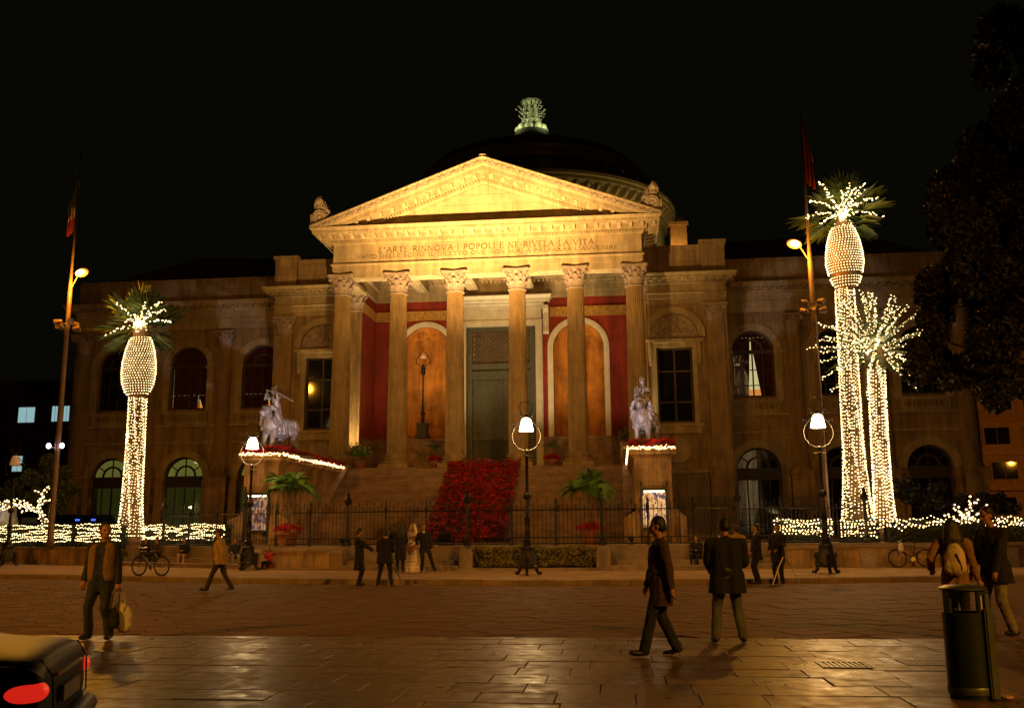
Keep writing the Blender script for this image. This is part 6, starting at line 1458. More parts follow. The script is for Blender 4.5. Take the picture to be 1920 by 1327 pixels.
def person(loc, rz, lab, h=1.75, top=BLACKC, bottom=BLACKC, shoe=SHOEM, hair='short', hairm=HAIRD, lh=None, rh=None, lf=None, rf=None, pelvis=(0, 0, .95), lean=(0, 0), head=(0, 0), hem=.80, bulk=1., skirt=None, vest=None, vox=.017, grip=False, knee=(0, 1, 0), elbow=None, collar=None, group=None, gait=None, neckm=None, lhand_pole=None, open_front=None):
    """local axes: +y is where the figure faces, +x its right hand side"""
    k = h/1.75; near = vox < .014
    V = Vector; pel = V(pelvis)
    sp = V((lean[0], lean[1], 1)).normalized(); side = V((1, 0, 0)); side = (side-sp*side.dot(sp)).normalized(); fwd = sp.cross(side)
    tor = lambda x, y, z: pel+side*x+fwd*y+sp*z
    neck = tor(0, -.02, .52); chest = tor(0, .0, .33)
    shl, shr = tor(-.185*bulk, -.02, .455), tor(.185*bulk, -.02, .455); hpl, hpr = tor(-.09, 0, -.02), tor(.09, 0, -.02)
    lf = V(lf if lf else (-.11, 0, .09)); rf = V(rf if rf else (.11, 0, .09)); lh = V(lh if lh else (-.27, .05, .78)); rh = V(rh if rh else (.27, .05, .78))
    kl, lf = ik(hpl, lf, .44, .43, knee); kr, rf = ik(hpr, rf, .44, .43, knee)
    pe = V(elbow) if elbow else None
    el, lh = ik(shl, lh, .29, .27, pe or V((-.4, -1, -.2))); er, rh = ik(shr, rh, .29, .27, pe or V((.4, -1, -.2)))
    hy, hp = head; Rh = Matrix.Rotation(-hy, 3, 'Z') @ Matrix.Rotation(-hp, 3, 'X'); hc = neck+sp*.055+V((0, .015, 0))
    H = lambda x, y, z: hc+Rh @ V((x, y, z))
    # ---- body: one continuous surface
    mb = MB()
    ell(mb, tor(0, -.01, .02), (.155, .115, .13)); cap(mb, tor(-.05, 0, .05), tor(-.06, 0, .36), .105, .115); cap(mb, tor(.05, 0, .05), tor(.06, 0, .36), .105, .115); cap(mb, shl, shr, .068)
    cap(mb, neck-sp*.06, hc+sp*.03, .056, .052)
    ell(mb, H(0, .005, .155), (.076, .095, .098), Rh); ell(mb, H(0, .035, .085), (.060, .068, .082), Rh); ell(mb, H(0, .085, .045), (.026, .024, .022), Rh)
    cap(mb, H(0, .098, .135), H(0, .118, .098), .011, .016, 8); cap(mb, H(-.03, .088, .150), H(.03, .088, .150), .012, .012, 8); ell(mb, H(0, .096, .068), (.024, .012, .010), Rh)
    for s_ in (-1, 1): ell(mb, H(s_*.078, .0, .115), (.010, .020, .032), Rh); ell(mb, H(s_*.045, .062, .10), (.022, .03, .025), Rh)
    for sh, e_, hd, s_ in ((shl, el, lh, -1), (shr, er, rh, 1)):
        cap(mb, sh, e_, .054, .042); cap(mb, e_, hd, .042, .028)
        d = (hd-e_).normalized(); w = d.cross(V((0, 1, 0)) if abs(d.y) < .8 else V((0, 0, 1))).normalized(); nrm = w.cross(d)
        inner = -s_; pal = hd+d*.05
        cap(mb, hd+d*.01, hd+d*.075, .032, .034); 
        fr = .0095 if near else .0125
        for f in range(4):
            o = (f-1.5)*.021; ln = (.055, .068, .064, .048)[f]; b0 = hd+d*.085+w*o; bend = .9 if grip else .35
            m1 = b0+d*ln*.55+nrm*(-.01-.02*bend); m2 = m1+d*ln*.5*(1-bend)+nrm*(-.045*bend); cap(mb, hd+d*.05+w*o*.8, b0, fr*1.15, fr, 7); cap(mb, b0, m1, fr, fr*.95, 7); cap(mb, m1, m2, fr*.95, fr*.8, 7)
        t0 = hd+d*.03+w*(.03*1); t1 = t0+w*.022+d*.03-nrm*.015; cap(mb, t0, t1, .013, .011, 7); cap(mb, t1, t1+d*.03-nrm*.012, .011, .009, 7)
    for hp_, kn, ft in ((hpl, kl, lf), (hpr, kr, rf)):
        cap(mb, hp_, kn, .085, .056); cap(mb, kn, ft, .054, .036)
    root = sculpt(mb, 'person', [SKIN, EYEM, LIPM], vox, 2)
    def cls(p):
        q = Rh.transposed() @ (p-hc)
        if q.y > .068 and abs(q.z-.138) < .014 and .014 < abs(q.x) < .052: return 1
        if q.y > .086 and abs(q.z-.068) < .010 and abs(q.x) < .024: return 2
        return 0
    me = root.data; me.polygons.foreach_set('material_index', [cls(p.center) for p in me.polygons])
    # ---- trousers
    mb = MB(); ell(mb, tor(0, -.01, .03), (.168*bulk, .130*bulk, .13))
    for hp_, kn, ft in ((hpl, kl, lf), (hpr, kr, rf)): cap(mb, hp_, kn, .100*(.5+.5*bulk), .075); cap(mb, kn, ft+(kn-ft).normalized()*.0, .073, .070 if near else .066)
    tr_ = sculpt(mb, 'trousers', bottom, max(vox, .013), 2, .014, 9, root)
    if pel.z > .5: cut_below(tr_, min(lf.z, rf.z)-.045)
    # ---- shoes
    for ft, kn, hp_ in ((lf, kl, hpl), (rf, kr, hpr)):
        mb = MB(); dirn = V((0, 1, 0)); sh = (ft-kn).normalized(); out = V(((-.03 if ft.x < 0 else .03), 0, 0))
        fw = (dirn-sh*dirn.dot(sh)).normalized() if abs(sh.z) < .93 else dirn; fw = (fw*.7+dirn*.3).normalized()
        hl = ft+sh*.035; cap(mb, hl-fw*.03, hl+fw*.08+out*.5-V((0, 0, .012)), .044, .042); cap(mb, hl+fw*.08+out*.5-V((0, 0, .012)), hl+fw*.17+out, .042, .034); cap(mb, ft, hl, .045, .043)
        for i, v in enumerate(mb.v): mb.v[i] = (v[0], v[1], max(v[2], ft.z-.09)) if abs(sh.z) > .6 else v
        sculpt(mb, 'shoe', shoe, .012, 1, 0, 6, root)
    # ---- jacket or coat
    mb = MB(); g = .018
    bx = bulk
    cap(mb, tor(-.055*bx, 0, .06), tor(-.065*bx, .0, .37), .125*bx, .128*bx); cap(mb, tor(.055*bx, 0, .06), tor(.065*bx, .0, .37), .125*bx, .128*bx); cap(mb, shl, shr, .086); ell(mb, tor(0, .0, .03), (.185*bx, .145*bx, .12))
    cap(mb, neck-sp*.07, neck-sp*.005, .086, .070)
    drop = .95-hem
    if drop > .2:
        n = 5
        for i in range(n+1):
            t = i/n; f = 1+.12*t; c = tor(0, -.01*t, .02-drop*t*1.0)
            for s_ in (-1, 1): cap(mb, c+side*(s_*.07*f*bx), c+side*(s_*.075*f*bx)-sp*(drop/n), .125*f*bx, .13*f*bx)
    elif drop > .0:
        for s_ in (-1, 1): cap(mb, tor(s_*.065*bx, 0, .03), tor(s_*.07*bx, 0, -drop), .128*bx, .13*bx)
    for sh, e_, hd in ((shl, el, lh), (shr, er, rh)):
        cap(mb, sh, e_, .078*(.6+.4*bx), .066*(.6+.4*bx)); cap(mb, e_, hd-(hd-e_).normalized()*.02, .064*(.6+.4*bx), .052)
    # flatten the hem
    if vest: 
        jk = sculpt(mb, 'shirt', NAVY, max(vox, .013), 2, .008, 8, root); mb = MB(); b2 = 1.10*bx
        cap(mb, tor(-.075*b2, -.005, .0), tor(-.085*b2, .0, .38), .128*b2, .125*b2); cap(mb, tor(.075*b2, -.005, .0), tor(.085*b2, .0, .38), .128*b2, .125*b2); cap(mb, tor(-.14*bx, -.01, .44), tor(.14*bx, -.01, .44), .088)
        cap(mb, neck-sp*.05-fwd*.01, neck+sp*.02-fwd*.015, .098, .09)
        v = sculpt(mb, 'vest', vest, .012, 2, .010, 9, root); cut_below(v, pel.z-.06)
        # open front: remove the strip over the chest
        import bmesh
        bm = bmesh.new(); bm.from_mesh(v.data); kill = [f for f in bm.faces if abs(f.calc_center_median().x-.005) < .068+.03*max(0, (1.16-f.calc_center_median().z))*1.6 and (f.calc_center_median()-pel).dot(fwd) > .03]; bmesh.ops.delete(bm, geom=kill, context='FACES'); bm.to_mesh(v.data); bm.free()
        so = v.modifiers.new('thick', 'SOLIDIFY'); so.thickness = .022; so.offset = -1
    else:
        jk = sculpt(mb, 'jacket', top, max(vox, .013), 2, .017, 8, root)
        if drop > 0 and pel.z > .5: cut_below(jk, pel.z-drop-.02, lambda q: abs(q.x-pel.x) < .30*bx)
    if collar:
        mb = MB(); ell(mb, neck+fwd*.045-sp*.005, (.062, .045, .04)); sculpt(mb, 'collar', collar, .012, 1, 0, 6, root)
    if skirt:
        mb = MB(); n = 9
        for i in range(n):
            t = i/(n-1); z = (pel.z+.12)*(1-t)+.03*t; r0 = .15+.34*t**1.4
            for q in range(16):
                a = 2*PI*q/16; rr = r0*(1+.10*math.sin(a*5+t*2)); cap(mb, (pel.x+rr*.72*math.cos(a), pel.y+rr*.72*math.sin(a)-.10*t, z), (pel.x, pel.y-.05*t, z), .06, .08, 8)
        sculpt(mb, 'gown', skirt, .03, 3, .012, 6, root)
    # ---- hair
    mb = MB()
    if hair != 'none':
        ell(mb, H(0, -.012, .172), (.086, .098, .096), Rh); ell(mb, H(0, -.045, .125), (.082, .070, .085), Rh)
        if hair == 'long':
            for q in range(9):
                a = PI+(q-4)*.42; x, y = .07*math.sin(a-PI), -.05-.03*math.cos(a-PI); cap(mb, H(x, y, .16), H(x*1.5, y-.035, -.06), .040, .05); cap(mb, H(x*1.5, y-.035, -.06), H(x*1.6, y-.05, -.22), .05, .03)
        if hair == 'veil':
            pass
        hm = sculpt(mb, 'hair', hairm, .012, 1, .006, 22, root)
        import bmesh
        bm = bmesh.new(); bm.from_mesh(hm.data); kill = []
        for f in bm.faces:
            q = Rh.transposed() @ (f.calc_center_median()-hc)
            if q.y > .058 and q.z < .198 and abs(q.x) < .09 and not (hair == 'long' and abs(q.x) > .062): kill.append(f)
        bmesh.ops.delete(bm, geom=kill, context='FACES'); bm.to_mesh(hm.data); bm.free()
    if hair == 'veil':
        mb = MB()
        for q in range(13):
            a = R(-115+230*q/12)-PI/2; x, y = math.cos(a), math.sin(a)
            cap(mb, H(.06*x, .055*y, .235), H(.105*x, .11*y-.01, .10), .03, .036); cap(mb, H(.105*x, .11*y-.01, .10), H(.16*x, .14*y-.03, -.22), .036, .045); cap(mb, H(.16*x, .14*y-.03, -.22), H(.20*x, .2*y-.06, -.62), .045, .05)
        sculpt(mb, 'veil', WHITEC, .016, 2, .01, 8, root)
    root.location = loc; root.rotation_euler = (0, 0, rz); root.scale = (k, k, k)
    tag(root, lab, 'person', group)
    M = Matrix.Translation(loc) @ Matrix.Rotation(rz, 4, 'Z') @ Matrix.Scale(k, 4)
    return root, (M @ lh, M @ rh, M @ (hc+sp*.15))

SEATED = dict(pelvis=(0, 0, .12), lf=(-.13, .42, .02-.30), rf=(.13, .40, .02-.30))
# near figures
pm, hands = person((.15, -45.45, 0), PI+.05, 'man in tan quilted vest and dark jeans holding bags at the left', 1.76, bottom=DENIM, vest=TAN, vox=.012, rh=(.25, .07, .90), lh=(-.30, .05, .80), elbow=None, head=(-.75, -.02), lf=(-.17, .0, .09), rf=(.15, .02, .09), grip=True, bulk=1.02)
person((9.78, -45.45, 0), .05, 'man in dark coat and grey trousers seen from behind', 1.76, top=cloth('black_green_coat', (.009, .011, .009)), bottom=GREYT, vox=.013, hem=.72, bulk=1.22, lh=(-.20, .30, 1.02), rh=(.22, .30, 1.05), head=(-.2, .1), lf=(-.20, .0, .09), rf=(.19, .0, .09))
person((8.75, -46.95, 0), PI/2+.1, 'person in dark brown jacket striding to the left', 1.76, top=BROWNJ, bottom=cloth('black_jeans', (.014, .018, .018)), vox=.013, hem=.66, bulk=1.05, lf=(-.10, .24, .09), rf=(.10, -.20, .10), lh=(-.28, -.12, .80), rh=(.27, .16, .82), head=(.2, .05), hair='short')
person((13.25, -44.6, 0), -.35, 'long haired woman in camel jacket with pale backpack near the bin', 1.72, top=CAMEL, bottom=BLACKC, vox=.013, hem=.80, bulk=1.02, hair='long', lh=(-.33, .10, 1.02), rh=(.34, -.02, .78), head=(-.3, .1))
person((13.95, -44.3, 0), 1.95, 'tall man in black jacket and pale jeans leaning towards the woman', 1.90, top=BLACKC, bottom=LTDENIM, vox=.013, hem=.74, bulk=1.12, lean=(0, .05), head=(.1, .22), lf=(-.15, -.08, .09), rf=(.14, .06, .09), lh=(-.24, .22, .86), rh=(.24, .20, .86), collar=BLACKC)
# middle distance
person((-3.0, -33.5, 0), PI*.56, 'walker in beige jacket hurrying past the parked bicycle', 1.72, top=BEIGE, bottom=cloth('dark_brown_trousers', (.035, .02, .012)), vox=.018, bulk=1.25, lean=(0, .12), lf=(-.1, .33, .10), rf=(.1, -.32, .13), lh=(-.32, -.1, .9), rh=(.3, .2, .95))
person((.2, -30.5, 0), -PI/2+.15, 'man in long dark overcoat holding out one hand', 1.72, top=BLACKC, vox=.018, hem=.50, bulk=1.12, rh=(.22, .44, 1.08), lh=(-.2, .42, 1.06), head=(0, .1))
person((1.1, -30.85, 0), .05, 'photographer in black bent over a tripod seen from behind', 1.66, top=BLACKC, vox=.018, hem=.74, bulk=1.22, lean=(0, .20), head=(0, .7), lf=(-.22, 0, .09), rf=(.22, .0, .09), lh=(-.14, .36, 1.10), rh=(.14, .36, 1.10))
person((.18, -24.75, Z_P), .3, 'dark coated woman with long hair standing by the bride', 1.72, top=BLACKC, vox=.018, hem=.5, hair='long', lh=(-.12, .3, 1.05), rh=(.2, .3, 1.02), bulk=1.0)
_, bh = person((.52, -24.15, Z_P), PI-.15, 'bride in ivory gown and veil in front of the fence', 1.74, top=WHITEC, bottom=WHITEC, vox=.018, hair='veil', skirt=WHITEC, hem=.9, lh=(-.06, .24, .98), rh=(.08, .24, .98), head=(.15, .05), grip=True, bulk=.92)
person((.98, -24.2, Z_P), PI+.35, 'groom in dark suit with white collar leaning beside the bride', 1.74, top=BLACKC, vox=.018, hem=.74, lean=(.10, .02), lf=(-.36, .05, .12), rf=(.10, 0, .09), lh=(-.28, .08, .8), rh=(.26, .14, 1.0), head=(-.2, -.05), collar=WHITEC)
def sit(x, rz, lab, h, dz=0, off=1.28, **k):
    kk = dict(SEATED); kk.update(k); return person((x, Bk(x)+off, .52+dz), rz, lab, h, vox=.018, knee=(0, .3, 1), **kk)
sit(-14.6, PI+.2, 'dark clothed person sitting on the step behind the bicycle handlebar', 1.70, lh=(-.1, .32, .3), rh=(.1, .32, .3), lean=(0, .15), group=None)
sit(-13.75, PI-.1, 'dark clothed person sitting on the step behind the bicycle saddle', 1.72, lh=(-.1, .34, .32), rh=(.1, .34, .3), lean=(0, .2), top=BROWNJ)
sit(-11.85, PI+.05, 'person with pale trousers sitting alone on the left step', 1.68, bottom=PINKT, lh=(-.06, .3, .34), rh=(.06, .3, .34), lean=(0, .12))
sit(-8.7, PI+.5, 'person in jeans leaning back on the step left of the lamp', 1.72, bottom=LTDENIM, lean=(0, -.25), lh=(-.3, -.1, .3), rh=(.2, .3, .3))
sit(-6.3, PI-.1, 'child in red jacket sitting on the ledge under the potted palm', 1.38, dz=-.19, off=.35, top=REDJ, bottom=BLACKC, shoe=WHITEP, lh=(-.06, .26, .26), rh=(.06, .26, .26), lean=(0, .1))
sit(11.2, PI-.4, 'dark haired person sitting on the right step at the lion pedestal', 1.68, hair='long', lh=(-.1, .3, .34), rh=(.12, .32, .36), lean=(0, .15))
sit(12.0, PI+.5, 'person sitting on the right step beside the standing dark coat', 1.70, lh=(-.1, .32, .36), rh=(.1, .3, .34), lean=(0, .18), top=BROWNJ)
person((11.75, -30.0, 0), .2, 'person in beige coat half hidden behind the man in the dark coat', 1.72, top=BEIGE, bottom=cloth('tan_trousers', (.2, .12, .06)), vox=.018, hem=.55, bulk=1.1)
person((12.35, -29.9, 0), PI*.55, 'man in dark suit and pale shirt looking left by the kerb', 1.76, top=BLACKC, vox=.018, hem=.74, collar=WHITEC, lh=(-.2, .2, .95), rh=(.24, .12, .85))
person((13.0, -29.75, 0), PI*.8, 'photographer in black standing at a tripod on the right', 1.74, top=BLACKC, vox=.018, hem=.70, bulk=1.1, lh=(-.12, .3, 1.02), rh=(.14, .3, 1.0), head=(-.3, .1))

# ------------------------------------------------------------------ bags, backpack, bouquet
def bag_soup(name, loc, lab, cat, parts, m_, handle=None, hm=None, vox=.016, fold=.012):
    mb = MB()
    for p in parts: ell(mb, *p)
    o = sculpt(mb, name, m_, vox, 2, fold, 9); o.location = loc; tag(o, lab, cat)
    if handle: b = MB(); [b.tube(pts, r, 5) for pts, r in handle]; b.build('handle', hm or m_, o)
    return o
hx, hy_, hz = hands[1]
hx2, hy2, hz2 = hands[0]
HB = max(hands[:2], key=lambda q: q.x)
gx, gy, gz = HB.x, HB.y, HB.z-.10
bag_soup('handbag', (gx-.03, gy-.03, gz-.42), 'small black handbag held by the man in the tan vest', 'handbag', [((0, 0, 0), (.095, .05, .15)), ((0, 0, -.08), (.105, .055, .1))], BLACKC, [([(-.05, 0, .12), (-.03, 0, .36), (.03, .03, .43), (.07, 0, .36), (.07, 0, .12)], .009)], SHOEM)
bag_soup('carrier_bag', (gx+.07, gy+.08, gz-.40), 'white plastic carrier bag hanging behind the black handbag', 'bag', [((0, 0, -.02), (.16, .06, .20)), ((.03, 0, -.14), (.13, .06, .12)), ((-.05, 0, .1), (.12, .05, .1))], WHITEP, [([(-.06, 0, .14), (-.06, -.04, .34), (-.05, -.06, .40), (.0, -.03, .34), (.03, 0, .14)], .008)], WHITEP)
th = -.35; bx_, by_ = 13.25+.20*math.sin(th)*1-.0, -44.6-.23
o = bag_soup('backpack', (13.25-.06, -44.6-.245, 1.14), 'pale canvas backpack on the back of the woman in camel', 'backpack', [((0, 0, .0), (.155, .09, .23)), ((0, -.03, -.11), (.16, .085, .12)), ((0, 0, .18), (.09, .06, .08))], CREAM, [([(-.12, .06, -.2), (-.16, .02, -.05), (-.12, .06, .22)], .012), ([(.03, -.10, .1), (.07, -.105, -.02), (.09, -.10, -.14)], .010), ([(0, -.05, .25), (0, -.02, .3), (.03, .0, .26)], .012)], SHOEM)
o.rotation_euler = (0, 0, -.35)
bq = (bh[0]+bh[1])/2
mb = MB()
for k in range(60): bracts(mb, (rnd.gauss(0, .08), rnd.gauss(-.04, .05), rnd.gauss(-.03, .09)), .06)
b = mb.build('blooms', mat('bouquet_blooms', (.45, .2, .16), .7, var=.5)); e = empty('bouquet', (bq.x, bq.y-.08, bq.z-.08), 0, 'bridal bouquet held in front of the ivory gown', 'bouquet'); b.parent = e; b['kind'] = 'stuff'
mb = MB(); [mb.tube([(rnd.gauss(0, .03), rnd.gauss(0, .03), 0), (rnd.gauss(0, .05), rnd.gauss(-.02, .03), -.28)], .008, 4) for _ in range(8)]; mb.build('stems', LEAFP, e)
# ------------------------------------------------------------------ tripods with cameras
def tripod(loc, rz, lab, hh=1.28):
    e = empty('tripod', loc, rz, lab, 'tripod', 'camera tripods'); 
    for k in range(3):
        a = k*2*PI/3+.5; mb = MB(); mb.tube([(0, 0, hh-.25), (.22*math.cos(a), .22*math.sin(a), hh*.45), (.46*math.cos(a), .46*math.sin(a), .01)], [.022, .018, .014], 6); mb.build('leg', CHROME, e)
    mb = MB(); mb.tube([(0, 0, hh-.5), (0, 0, hh)], .02, 6); mb.lathe([(.05, hh-.3), (.05, hh-.22)], n=8); mb.build('column', IRON, e)
    mb = MB(); mb.box(-.08, .08, -.05, .05, hh, hh+.11); i0 = len(mb.v); mb.lathe([(.045, 0), (.05, .06), (.055, .12)], n=12); mb.xf(Matrix.Translation((0, .04, hh+.05)) @ Matrix.Rotation(-PI/2, 4, 'X'), i0); c = mb.build('camera', IRON); c.location = loc; c.rotation_euler = (0, 0, rz); tag(c, 'camera on top of the tripod '+('facing the wedding couple' if loc[0] < 5 else 'of the photographer on the right'), 'camera')
tripod((1.1, -30.3, 0), .2, 'tripod standing in front of the bent photographer'); tripod((13.1, -30.15, 0), PI, 'pale legged tripod beside the photographer on the right', 1.1)

# ------------------------------------------------------------------ bicycles
def bicycle(loc, rz, lab, tilt=0., col=CHROME):
    e = empty('bicycle', loc, rz, lab, 'bicycle'); e.rotation_euler = (tilt, 0, rz)
    for x in (-.52, .52):
        mb = MB(); n = 40; mb.tube([(x+.335*math.cos(2*PI*k/n), 0, .345+.335*math.sin(2*PI*k/n)) for k in range(n+1)], .026, 6, False); w = mb.build('tyre', RUBBER, e, smooth=True)
        mb = MB(); mb.tube([(x+.30*math.cos(2*PI*k/n), 0, .345+.30*math.sin(2*PI*k/n)) for k in range(n+1)], .011, 4, False)
        for k in range(16): a = 2*PI*k/16; mb.tube([(x, .02*(-1)**k, .345), (x+.3*math.cos(a), 0, .345+.3*math.sin(a))], .003, 3, False)
        mb.tube([(x, -.05, .345), (x, .05, .345)], .022, 6); mb.build('rim', CHROME, w)
    mb = MB()
    for a, b, r in (((-.52, 0, .345), (-.42, 0, .72), .02), ((-.42, 0, .72), (-.37, 0, .95), .018), ((-.40, 0, .80), (.16, 0, .82), .02), ((-.42, 0, .72), (.05, 0, .30), .022), ((.16, 0, .82), (.05, 0, .30), .02), ((.16, 0, .78), (.52, .03, .345), .012), ((.05, 0, .30), (.52, .03, .345), .014), ((.16, 0, .82), (.19, 0, .93), .016)): mb.tube([a, b], r, 6)
    mb.build('frame', col, e)
    mb = MB(); mb.tube([(-.34, -.29, 1.02), (-.40, -.18, 1.0), (-.37, 0, .97), (-.40, .18, 1.0), (-.34, .29, 1.02)], .014, 5); mb.build('handlebar', CHROME, e)
    mb = MB(); soup_ell(mb, (.2, 0, .96), (.14, .07, .035)); mb.build('saddle', RUBBER, e, smooth=True)
    mb = MB(); mb.lathe([(.001, -.01), (.09, -.01), (.09, .01), (.001, .01)], n=14); mb.xf(Matrix.Translation((.05, -.05, .30)) @ Matrix.Rotation(PI/2, 4, 'X')); mb.tube([(.05, -.06, .3), (.13, -.08, .16)], .012, 4); mb.tube([(.05, .06, .3), (-.03, .08, .44)], .012, 4); mb.build('crank', CHROME, e)
    return e
bicycle((-8.55, -26.55, Z_P), -.28, 'bicycle parked at the kerb on the left below the lit hedge', 0, mat('bike_frame_paint', (.10, .075, .05), .4, metal=.5))
bicycle((19.4, -21.0, Z_P), .0, 'dark bicycle leaning on the right garden wall', -.14, IRON)
bag_soup('shopping_bag', (18.95, -21.3, .92), 'small pale bag hanging from the bicycle at the right wall', 'bag', [((0, 0, 0), (.11, .07, .15)), ((0, 0, -.08), (.13, .08, .1))], WHITEP, [([(-.05, 0, .12), (0, .02, .24), (.05, 0, .12)], .008)])

# ------------------------------------------------------------------ litter bin
e = empty('litter_bin', (11.57, -49.95, 0), R(16), 'dark green free standing litter bin with flat lid at the lower right', 'litter bin')
mb = MB(); mb.lathe([(.205, .0), (.205, .045), (.215, .05), (.215, .80)], n=32, sy=.9); b = mb.build('body', BINM, e, auto=30)
mb = MB(); mb.lathe([(.219, .045), (.222, .05), (.222, .11), (.219, .115)], n=32, sy=.9); mb.build('foot_band', BINA, e, auto=30)
mb = MB(); mb.prism_xy([(.06, -.215), (.16, -.205), (.23, -.10), (.235, .0), (.20, .0), (.19, -.09), (.06, -.18)], .02, .84); mb.prism_xy([(.075, -.225), (.12, -.222), (.12, -.20), (.075, -.20)], .02, .98); mb.build('corner_profile', BINA, e)
mb = MB(); mb.prism_xy([(.02, -.19), (.13, -.185), (.145, -.15), (.02, -.15)], .80, 1.0); mb.box(-.19, -.165, -.05, .05, .8, 1.0); mb.box(-.04, .04, .14, .165, .8, 1.0); mb.build('lid_post', BINM, e)
mb = MB(); mb.lathe([(.20, 1.0), (.225, 1.015), (.225, 1.03), (.17, 1.055), (.001, 1.062)], n=32, sy=.9); mb.build('lid', BINA, e, auto=40)
mb = MB(); mb.box(.045, .105, -.196, -.19, .835, .965); mb.build('sticker', WHITEP, e)
mb = MB(); mb.lathe([(.195, .7), (.195, .80)], n=24, sy=.9); mb.lathe([(.001, .72), (.19, .72)], n=24, sy=.9); mb.build('liner', RUBBER, e)
mb = MB(); [soup_ell(mb, (rnd.gauss(0, .035), rnd.gauss(0, .03), .025), (.045, .035, .02), Matrix.Rotation(rnd.uniform(0, 3), 3, 'Z'), 7, 4) for _ in range(6)]; o = mb.build('litter', mat('crumpled_wrapper', (.42, .24, .14), .8, var=.5)); o.location = (11.84, -50.03, .0); tag(o, 'crumpled pale wrapper on the slabs at the foot of the bin', 'litter')
mb = MB(); mb.add([(0, 0, .012), (.32, .02, .014), (.30, .16, .012), (.02, .13, .02)], [(0, 1, 2, 3)]); o = mb.build('paper_scrap', WHITEP); o.location = (1.9, -30.4, .0); tag(o, 'flat white paper scrap on the road by the kerb', 'litter')
# drain grate and cover
e = empty('drain_grate', (10.88, -47.7, 0), 0, 'slotted iron drain grate in the polished slabs', 'drain'); mb = MB(); mb.box(-.30, .30, -.26, .26, -.05, -.008); mb.build('well', RUBBER, e)
mb = MB(); mb.box(-.30, .30, -.26, -.235, -.03, .012); mb.box(-.30, .30, .235, .26, -.03, .012); mb.box(-.30, -.28, -.235, .235, -.03, .012); mb.box(.28, .30, -.235, .235, -.03, .012); mb.build('rim', BINA, e)
for k in range(9): x = -.25+k*.0625; mb = MB(); mb.box(x-.014, x+.014, -.235, .235, -.02, .009); mb.build('bar', BINA, e)
mb = MB(); mb.box(-.30, .30, -.28, .28, -.03, .008); [mb.box(-.28+.07*k, -.25+.07*k, -.26, .26, .008, .011) for k in range(8)]; o = mb.build('cover_plate', IRON); o.location = (11.9, -47.45, 0); tag(o, 'dark square cover plate in the slabs left of the bin', 'cover plate')

# ------------------------------------------------------------------ car at the lower left edge
e = empty('parked_car', (2.60, -54.5, 0), R(20), 'dark blue car with lit red tail light at the lower left corner', 'car')
def car_section(x, w, zb, zs, zr, wr):   # half outline bottom -> roof
    return [(w*.86, zb), (w*.98, zb+.10), (w, zb+.30), (w*.985, zs-.06), (w*.95, zs), (wr+(w*.95-wr)*.1, zr-.08), (wr*.9, zr-.01), (0, zr+.015)]
secs = [(2.12, .66, .42, .86, .92, .60), (2.08, .76, .30, .96, 1.02, .70), (1.95, .80, .24, 1.0, 1.05, .74), (1.45, .82, .22, 1.02, 1.08, .72), (1.05, .83, .22, 1.0, 1.33, .60), (.6, .84, .22, .99, 1.43, .58), (-.3, .84, .22, .97, 1.44, .58), (-.8, .84, .22, .95, 1.34, .58), (-1.3, .83, .22, .92, .98, .70), (-1.95, .78, .24, .80, .84, .68), (-2.15, .64, .34, .66, .70, .55)]
mb = MB(); vs = []; k = 15
for x, w, zb, zs, zr, wr in secs:
    hs = car_section(x, w, zb, zs, zr, wr); vs += [(x, -y, z) for y, z in hs]+[(x, y, z) for y, z in reversed(hs[:-1])]
mb.add(vs, [(i*k+j, i*k+j+1, (i+1)*k+j+1, (i+1)*k+j) for i in range(len(secs)-1) for j in range(k-1)]+[tuple(range(k-1, -1, -1)), tuple((len(secs)-1)*k+j for j in range(k))]+[((i+1)*k, (i+1)*k+k-1, i*k+k-1, i*k) for i in range(len(secs)-1)])
e.scale = (1, 1, .86); o = mb.build('body', CARP, e, smooth=True); s_ = o.modifiers.new('sub', 'SUBSURF'); s_.levels = 2; s_.render_levels = 2
mb = MB()
for sy in (-1, 1): mb.add([(1.15, sy*.775, 1.04), (-1.0, sy*.79, .98), (-.72, sy*.64, 1.30), (.85, sy*.64, 1.34)], [(0, 1, 2, 3)])
mb.add([(1.50, -.64, 1.10), (1.50, .64, 1.10), (1.1, .56, 1.33), (1.1, -.56, 1.33)], [(0, 1, 2, 3)]); mb.build('window', CARGL, e)
for sy in (-1, 1):
    mb = MB(); soup_ell(mb, (2.0, sy*.66, .80), (.14, .15, .085), None, 20, 14); mb.build('tail_light', TAIL, e, smooth=True)
    for x in (1.3, -1.35): mb = MB(); mb.lathe([(.001, -.1), (.2, -.1), (.31, -.09), (.32, 0), (.31, .09), (.001, .1)], n=24); mb.xf(Matrix.Translation((x, sy*.74, .32)) @ Matrix.Rotation(PI/2, 4, 'X')); mb.build('wheel', RUBBER, e, auto=40)
mb = MB(); mb.tube([(1.75, -.80, .50), (2.05, -.74, .50), (2.14, -.55, .50), (2.17, 0, .50), (2.14, .55, .50), (2.05, .74, .50), (1.75, .80, .50)], .085, 8); mb.build('bumper', CARP, e, smooth=True)
for pts_ in ([(2.06, -.56, 1.0), (2.13, -.54, .88), (2.145, -.52, .62), (2.145, .52, .62), (2.13, .54, .88), (2.06, .56, 1.0)], [(1.45, -.815, .40), (1.45, -.825, .96)]): mb = MB(); mb.tube(pts_, .006, 4); mb.build('panel_gap', RUBBER, e)
mb = MB(); mb.box(2.13, 2.15, -.26, .26, .66, .77); mb.build('number_plate', WHITEP, e); mb = MB(); mb.box(2.11, 2.135, -.4, .4, .86, .885); mb.build('chrome_strip', CHROME, e)

